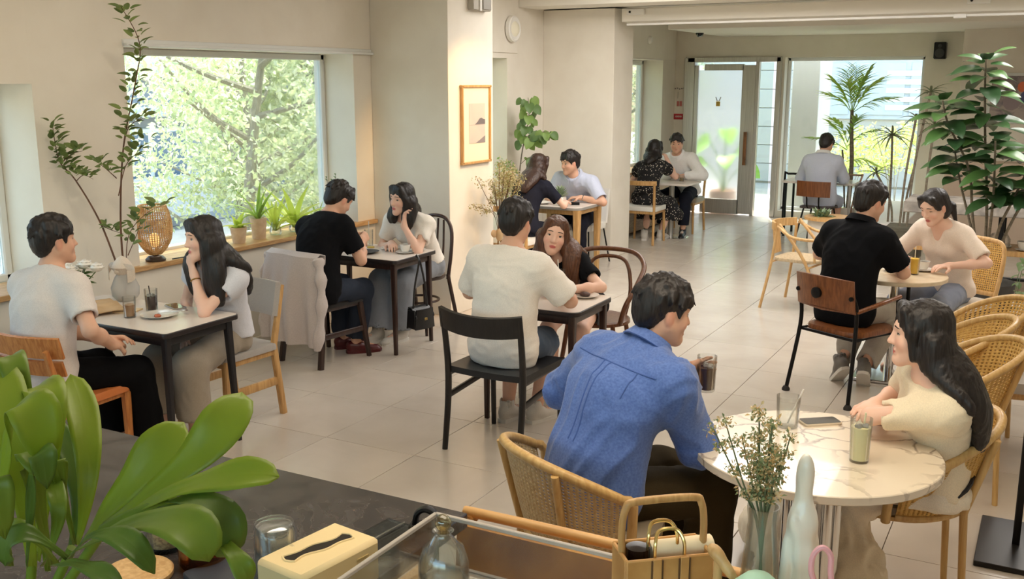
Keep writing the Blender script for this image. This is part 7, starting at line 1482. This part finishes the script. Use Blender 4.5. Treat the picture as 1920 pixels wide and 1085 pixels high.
# vase with dried flowers
fv = thing('tall_glass_vase', 'slim clear glass vase of dried sprigs before the marble table', 'vase', (-.405, 1.70, SZ)); MB().lathe([(.0001, 0), (.046, 0), (.049, .02), (.046, .12), (.033, .25), (.026, .33), (.029, .362), (.0265, .362), (.0235, .33), (.031, .25), (.043, .12), (.045, .022), (.0001, .012)], n=34).obj('vase_body', GL2, fv)
MB().tube([(.044*math.cos(a), .044*math.sin(a), .17+.008*math.sin(a)) for a in np.linspace(0, 2*PI, 25)[:-1]], .0028, 6, closed=True).obj('cord_ring', mat('cord_white', (222, 216, 206), .7), fv)
rr = random.Random(31); bb = []; SG = leafmat('sprig_green', (112, 124, 92), .2)
for k in range(16):
    a = rr.uniform(0, 2*PI); s = rr.uniform(.01, .068); e = np.array([math.cos(a)*s*1.1-.005, math.sin(a)*s*.7, .46+rr.uniform(0, .085)-s*.25]); 
    if k == 0: e = np.array([-.098, .0, .49])
    if k == 1: e = np.array([.04, .0, .50])
    S = spline([(e[0]*-.15, e[1]*-.1, .02), (e[0]*.05, 0, .30), (e[0]*.5, e[1]*.5, .40), e], 5); MB().tube(S, [.0026-.0001*i for i in range(len(S))], 5).obj('stem', SG, fv)
    for j in (9, 11, 13, 15): bb.append((*S[j], .016))
leaf_cloud('florets', bb, 2400, .0085, [leafmat('floret_cream', (226, 208, 164), .35), leafmat('floret_green', (150, 160, 116), .3), leafmat('floret_sage', (134, 148, 108), .3), leafmat('floret_tan', (214, 184, 134), .35)], fv, 41)
# white ceramic figurine
fg = thing('ceramic_figurine', 'white glazed ceramic bust figurine standing right of slim vase', 'figurine', (-.338, 1.715, SZ), D(28)); fg.scale = (.68, .68, 1.38); F = Field()
F.ell((0, 0, .312), (.019, .021, .025), k=.01); F.cap((0, .004, .315), (0, .006, .25), .018, .026, .015); F.cap((-.018, 0, .243), (.018, 0, .243), .021, .020, .02); F.cap((0, 0, .235), (.002, 0, .16), .032, .027, .02); F.cap((.002, 0, .16), (-.002, 0, .07), .029, .037, .02); F.cap((-.002, 0, .07), (0, 0, .008), .037, .034, .02)
F.cap((-.034, 0, .215), (-.046, -.010, .155), .016, .014, .010); F.ell((-.047, -.014, .128), (.017, .017, .024), k=.008); F.cap((-.03, -.02, .25), (.03, -.03, .17), .010, .008, .012); F.cap((.033, 0, .215), (.039, -.004, .16), .014, .013, .012); F.ell((.024, -.004, .075), (.024, .028, .04), k=.02); F.ell((-.012, -.026, .205), (.014, .012, .014), k=.014); F.ell((.014, -.026, .205), (.014, .012, .014), k=.014)
V, Q = F.mesh(.004); V = folds(V, vnormals(V, Q), .002, (40, 40, 18), 5); V = smooth_mesh(V, Q, 1); link('figure', np_mesh('figure', V, Q, True, [mat('glazed_white', (240, 234, 222), .28, coat=.4)]), fg)
t = thing('mint_jar', 'pale mint green ceramic jar with domed top at lower edge below slim vase', 'jar', (-.380, 1.585, SZ)); MB().lathe([(.0001, 0), (.050, 0), (.058, .02), (.060, .20), (.056, .235), (.042, .266), (.022, .285), (.0001, .291)], n=36).obj('jar_body', mat('mint', (168, 208, 184), .45), t)
t = thing('ribbon_wand', 'looped pink ribbon on a pale stick at lower edge right of figurine', 'ribbon', (-.284, 1.62, SZ), .4); MB().cyl((0, 0, 0), (0, 0, .28), .008).obj('stick', OAKB, t)
MB().tube(spline([(-.004, 0, .268), (-.016, 0, .30), (-.014, 0, .33), (.0, 0, .344), (.014, 0, .33), (.016, 0, .30), (.022, 0, .26)], 6), .0050, 8).obj('ribbon_loop', mat('pink', (232, 172, 180), .5), t)
t = thing('wooden_ornament', 'small pale wooden hand ornament on stand right of leather caddy', 'ornament', (-.462, 1.625, SZ)); MB().tube(spline([(-.018, .01, .295), (.0, .0, .285), (.022, -.005, .262), (.034, -.006, .25)], 5), [.007, .009, .011, .012, .012, .012, .011, .010, .010, .010, .009, .009, .008, .007, .006, .005], 10).cyl((0, 0, 0), (0, 0, .28), .008).cyl((0, 0, 0), (0, 0, .012), .03).obj('ornament_body', OAKB, t)
# foreground plant
NL = [leafmat('near_leaf', (146, 166, 48), .42, .38), leafmat('near_leaf_mid', (122, 146, 48), .38, .38), leafmat('near_leaf_deep', (96, 124, 46), .34, .38)]
LV = [[-1.366,1.02,1.246,-1.237,1.03,1.381,-1.193,1.1,1.463,0.084],[-1.284,1.0,1.306,-1.105,1.03,1.441,-1.084,1.12,1.524,0.084],[-1.251,1.0,1.322,-1.013,0.96,1.447,-0.889,0.98,1.473,0.061],[-1.4,1.04,1.23,-1.385,1.065,1.387,-1.523,1.15,1.483,0.061],[-1.11,0.98,1.39,-0.965,0.92,1.437,-0.925,0.92,1.372,0.072],[-1.3,0.95,1.274,-1.006,0.875,1.426,-0.905,0.86,1.398,0.074],[-1.203,0.98,1.332,-1.036,0.93,1.41,-1.047,0.94,1.355,0.048],[-0.998,0.95,1.378,-0.895,0.895,1.394,-0.877,0.9,1.351,0.034],[-1.467,1.05,1.18,-1.402,1.055,1.311,-1.556,1.12,1.42,0.044],[-1.348,0.95,1.244,-1.252,0.87,1.469,-1.199,0.85,1.454,0.057],[-1.395,0.95,1.232,-1.405,0.945,1.468,-1.54,1.0,1.531,0.09],[-1.453,1.0,1.206,-1.381,0.995,1.474,-1.493,1.05,1.482,0.076],[-1.335,0.9,1.27,-1.198,0.84,1.489,-1.183,0.84,1.449,0.041],[-1.344,0.88,1.276,-1.267,0.82,1.452,-1.258,0.82,1.365,0.051],[-1.233,0.9,1.303,-1.25,0.84,1.367,-1.295,0.84,1.306,0.043],[-1.329,0.95,1.249,-1.331,0.895,1.334,-1.387,0.9,1.302,0.037],[-1.246,0.9,1.291,-1.069,0.84,1.408,-0.983,0.84,1.371,0.041],[-1.428,1.0,1.192,-1.458,1.0,1.533,-1.582,1.06,1.456,0.058],[-1.417,0.92,1.332,-1.249,0.86,1.552,-1.204,0.86,1.472,0.076],[-1.412,0.98,1.215,-1.33,0.96,1.335,-1.415,1.0,1.376,0.034],[-1.215,0.86,1.317,-1.065,0.8,1.38,-0.997,0.8,1.367,0.031],[-1.38,1.02,1.243,-1.352,0.98,1.404,-1.371,1.0,1.338,0.038]]
npt = thing('potted_plant', 'big pot plant with long paddle shaped leaves close to camera at left', 'plant', (-1.47, .97, CZ)); o0 = np.array([-1.47, .97, CZ]); MB().lathe([(.0001, 0), (.09, 0), (.115, .17), (.12, .19), (.108, .19), (.0001, .17)], n=32).obj('pot', TERR, npt)
def strap_leaf(b, m, t, w, mt):
    b, m, t = (np.array(v) for v in (b, m, t)); V = []; F = []; n = 16; view = nrm(np.array([0, 0, 2.0])-m)
    for i in range(n+1):
        u = i/n; p = (1-u)**2*b+2*u*(1-u)*(2*m-.5*b-.5*t)+u*u*t; d = nrm((1-u)*(2*m-.5*b-.5*t-b)+u*(t-(2*m-.5*b-.5*t))); up = nrm(view*.8+np.array([0, 0, .7])); sd = nrm(np.cross(d, up)); nn = np.cross(sd, d)
        ww = w/2*(.16+.84*math.sin(PI*min(1, max(0, (u-.02)*.58+.04)**1.0*1.0))**1.6 if u < .72 else 1)*(1 if u < .72 else math.sqrt(max(0, 1-((u-.72)/.28)**2)))
        ww = max(ww, .0012)
        for s in (-1, -.66, -.33, -.04, .04, .33, .66, 1): V.append(p+sd*s*ww+nn*(abs(s)*ww*.22+(.0016 if abs(s) < .1 else 0)+.0025*math.sin(u*14+s*2)*abs(s))-o0)
    for i in range(n):
        for j in range(7): F.append((i*8+j, i*8+j+1, i*8+9+j, i*8+8+j))
    o = link('leaf', np_mesh('leaf', V, F, True, [mt]), npt)
    md = o.modifiers.new('thickness', 'SOLIDIFY'); md.thickness = .0012
for i, q_ in enumerate(LV): strap_leaf(q_[0:3], q_[3:6], q_[6:9], q_[9]*.88, NL[0 if i in (0, 1, 2, 3, 10, 11, 18) else (1 if i % 2 else 2)])
for a, b in (((-1.47, .97, 1.06), (-1.36, 1.0, 1.25)), ((-1.47, .97, 1.06), (-1.26, .985, 1.31)), ((-1.48, .97, 1.06), (-1.42, .97, 1.24)), ((-1.26, .985, 1.31), (-1.09, .975, 1.40))): MB().tube(spline([np.array(a)-o0, (np.array(a)+np.array(b))/2-o0+np.array([.01, 0, .01]), np.array(b)-o0], 4), [.010]*4+[.008]*5, 10).obj('stem', NL[1], npt)
# sign stand at the right edge
sg_ = thing('sign_stand', 'black steel floor stand with square base and framed board at right edge', 'sign stand', (.10, 4.62, 0)); MB().box((0, 0, .012), (.50, .52, .024), b=.003).obj('base_plate', mat('stand_plate', (34, 32, 31), .35, .3), sg_); MB().bar((-.10, .0, .024), (-.10, .0, 1.25), .03, .03).obj('post', BLACKM, sg_); MB().bar((.14, .0, .024), (.14, .0, 1.25), .03, .03).obj('post', BLACKM, sg_)
MB().box((.02, .02, .72), (.20, .02, .95), b=.004).obj('board_frame', OAKL, sg_); MB().box((.02, .005, .72), (.16, .012, .90), b=.002).obj('board_panel', mat('board_cream', (222, 202, 160), .7), sg_)
print('all', round(time.time()-T0, 1))
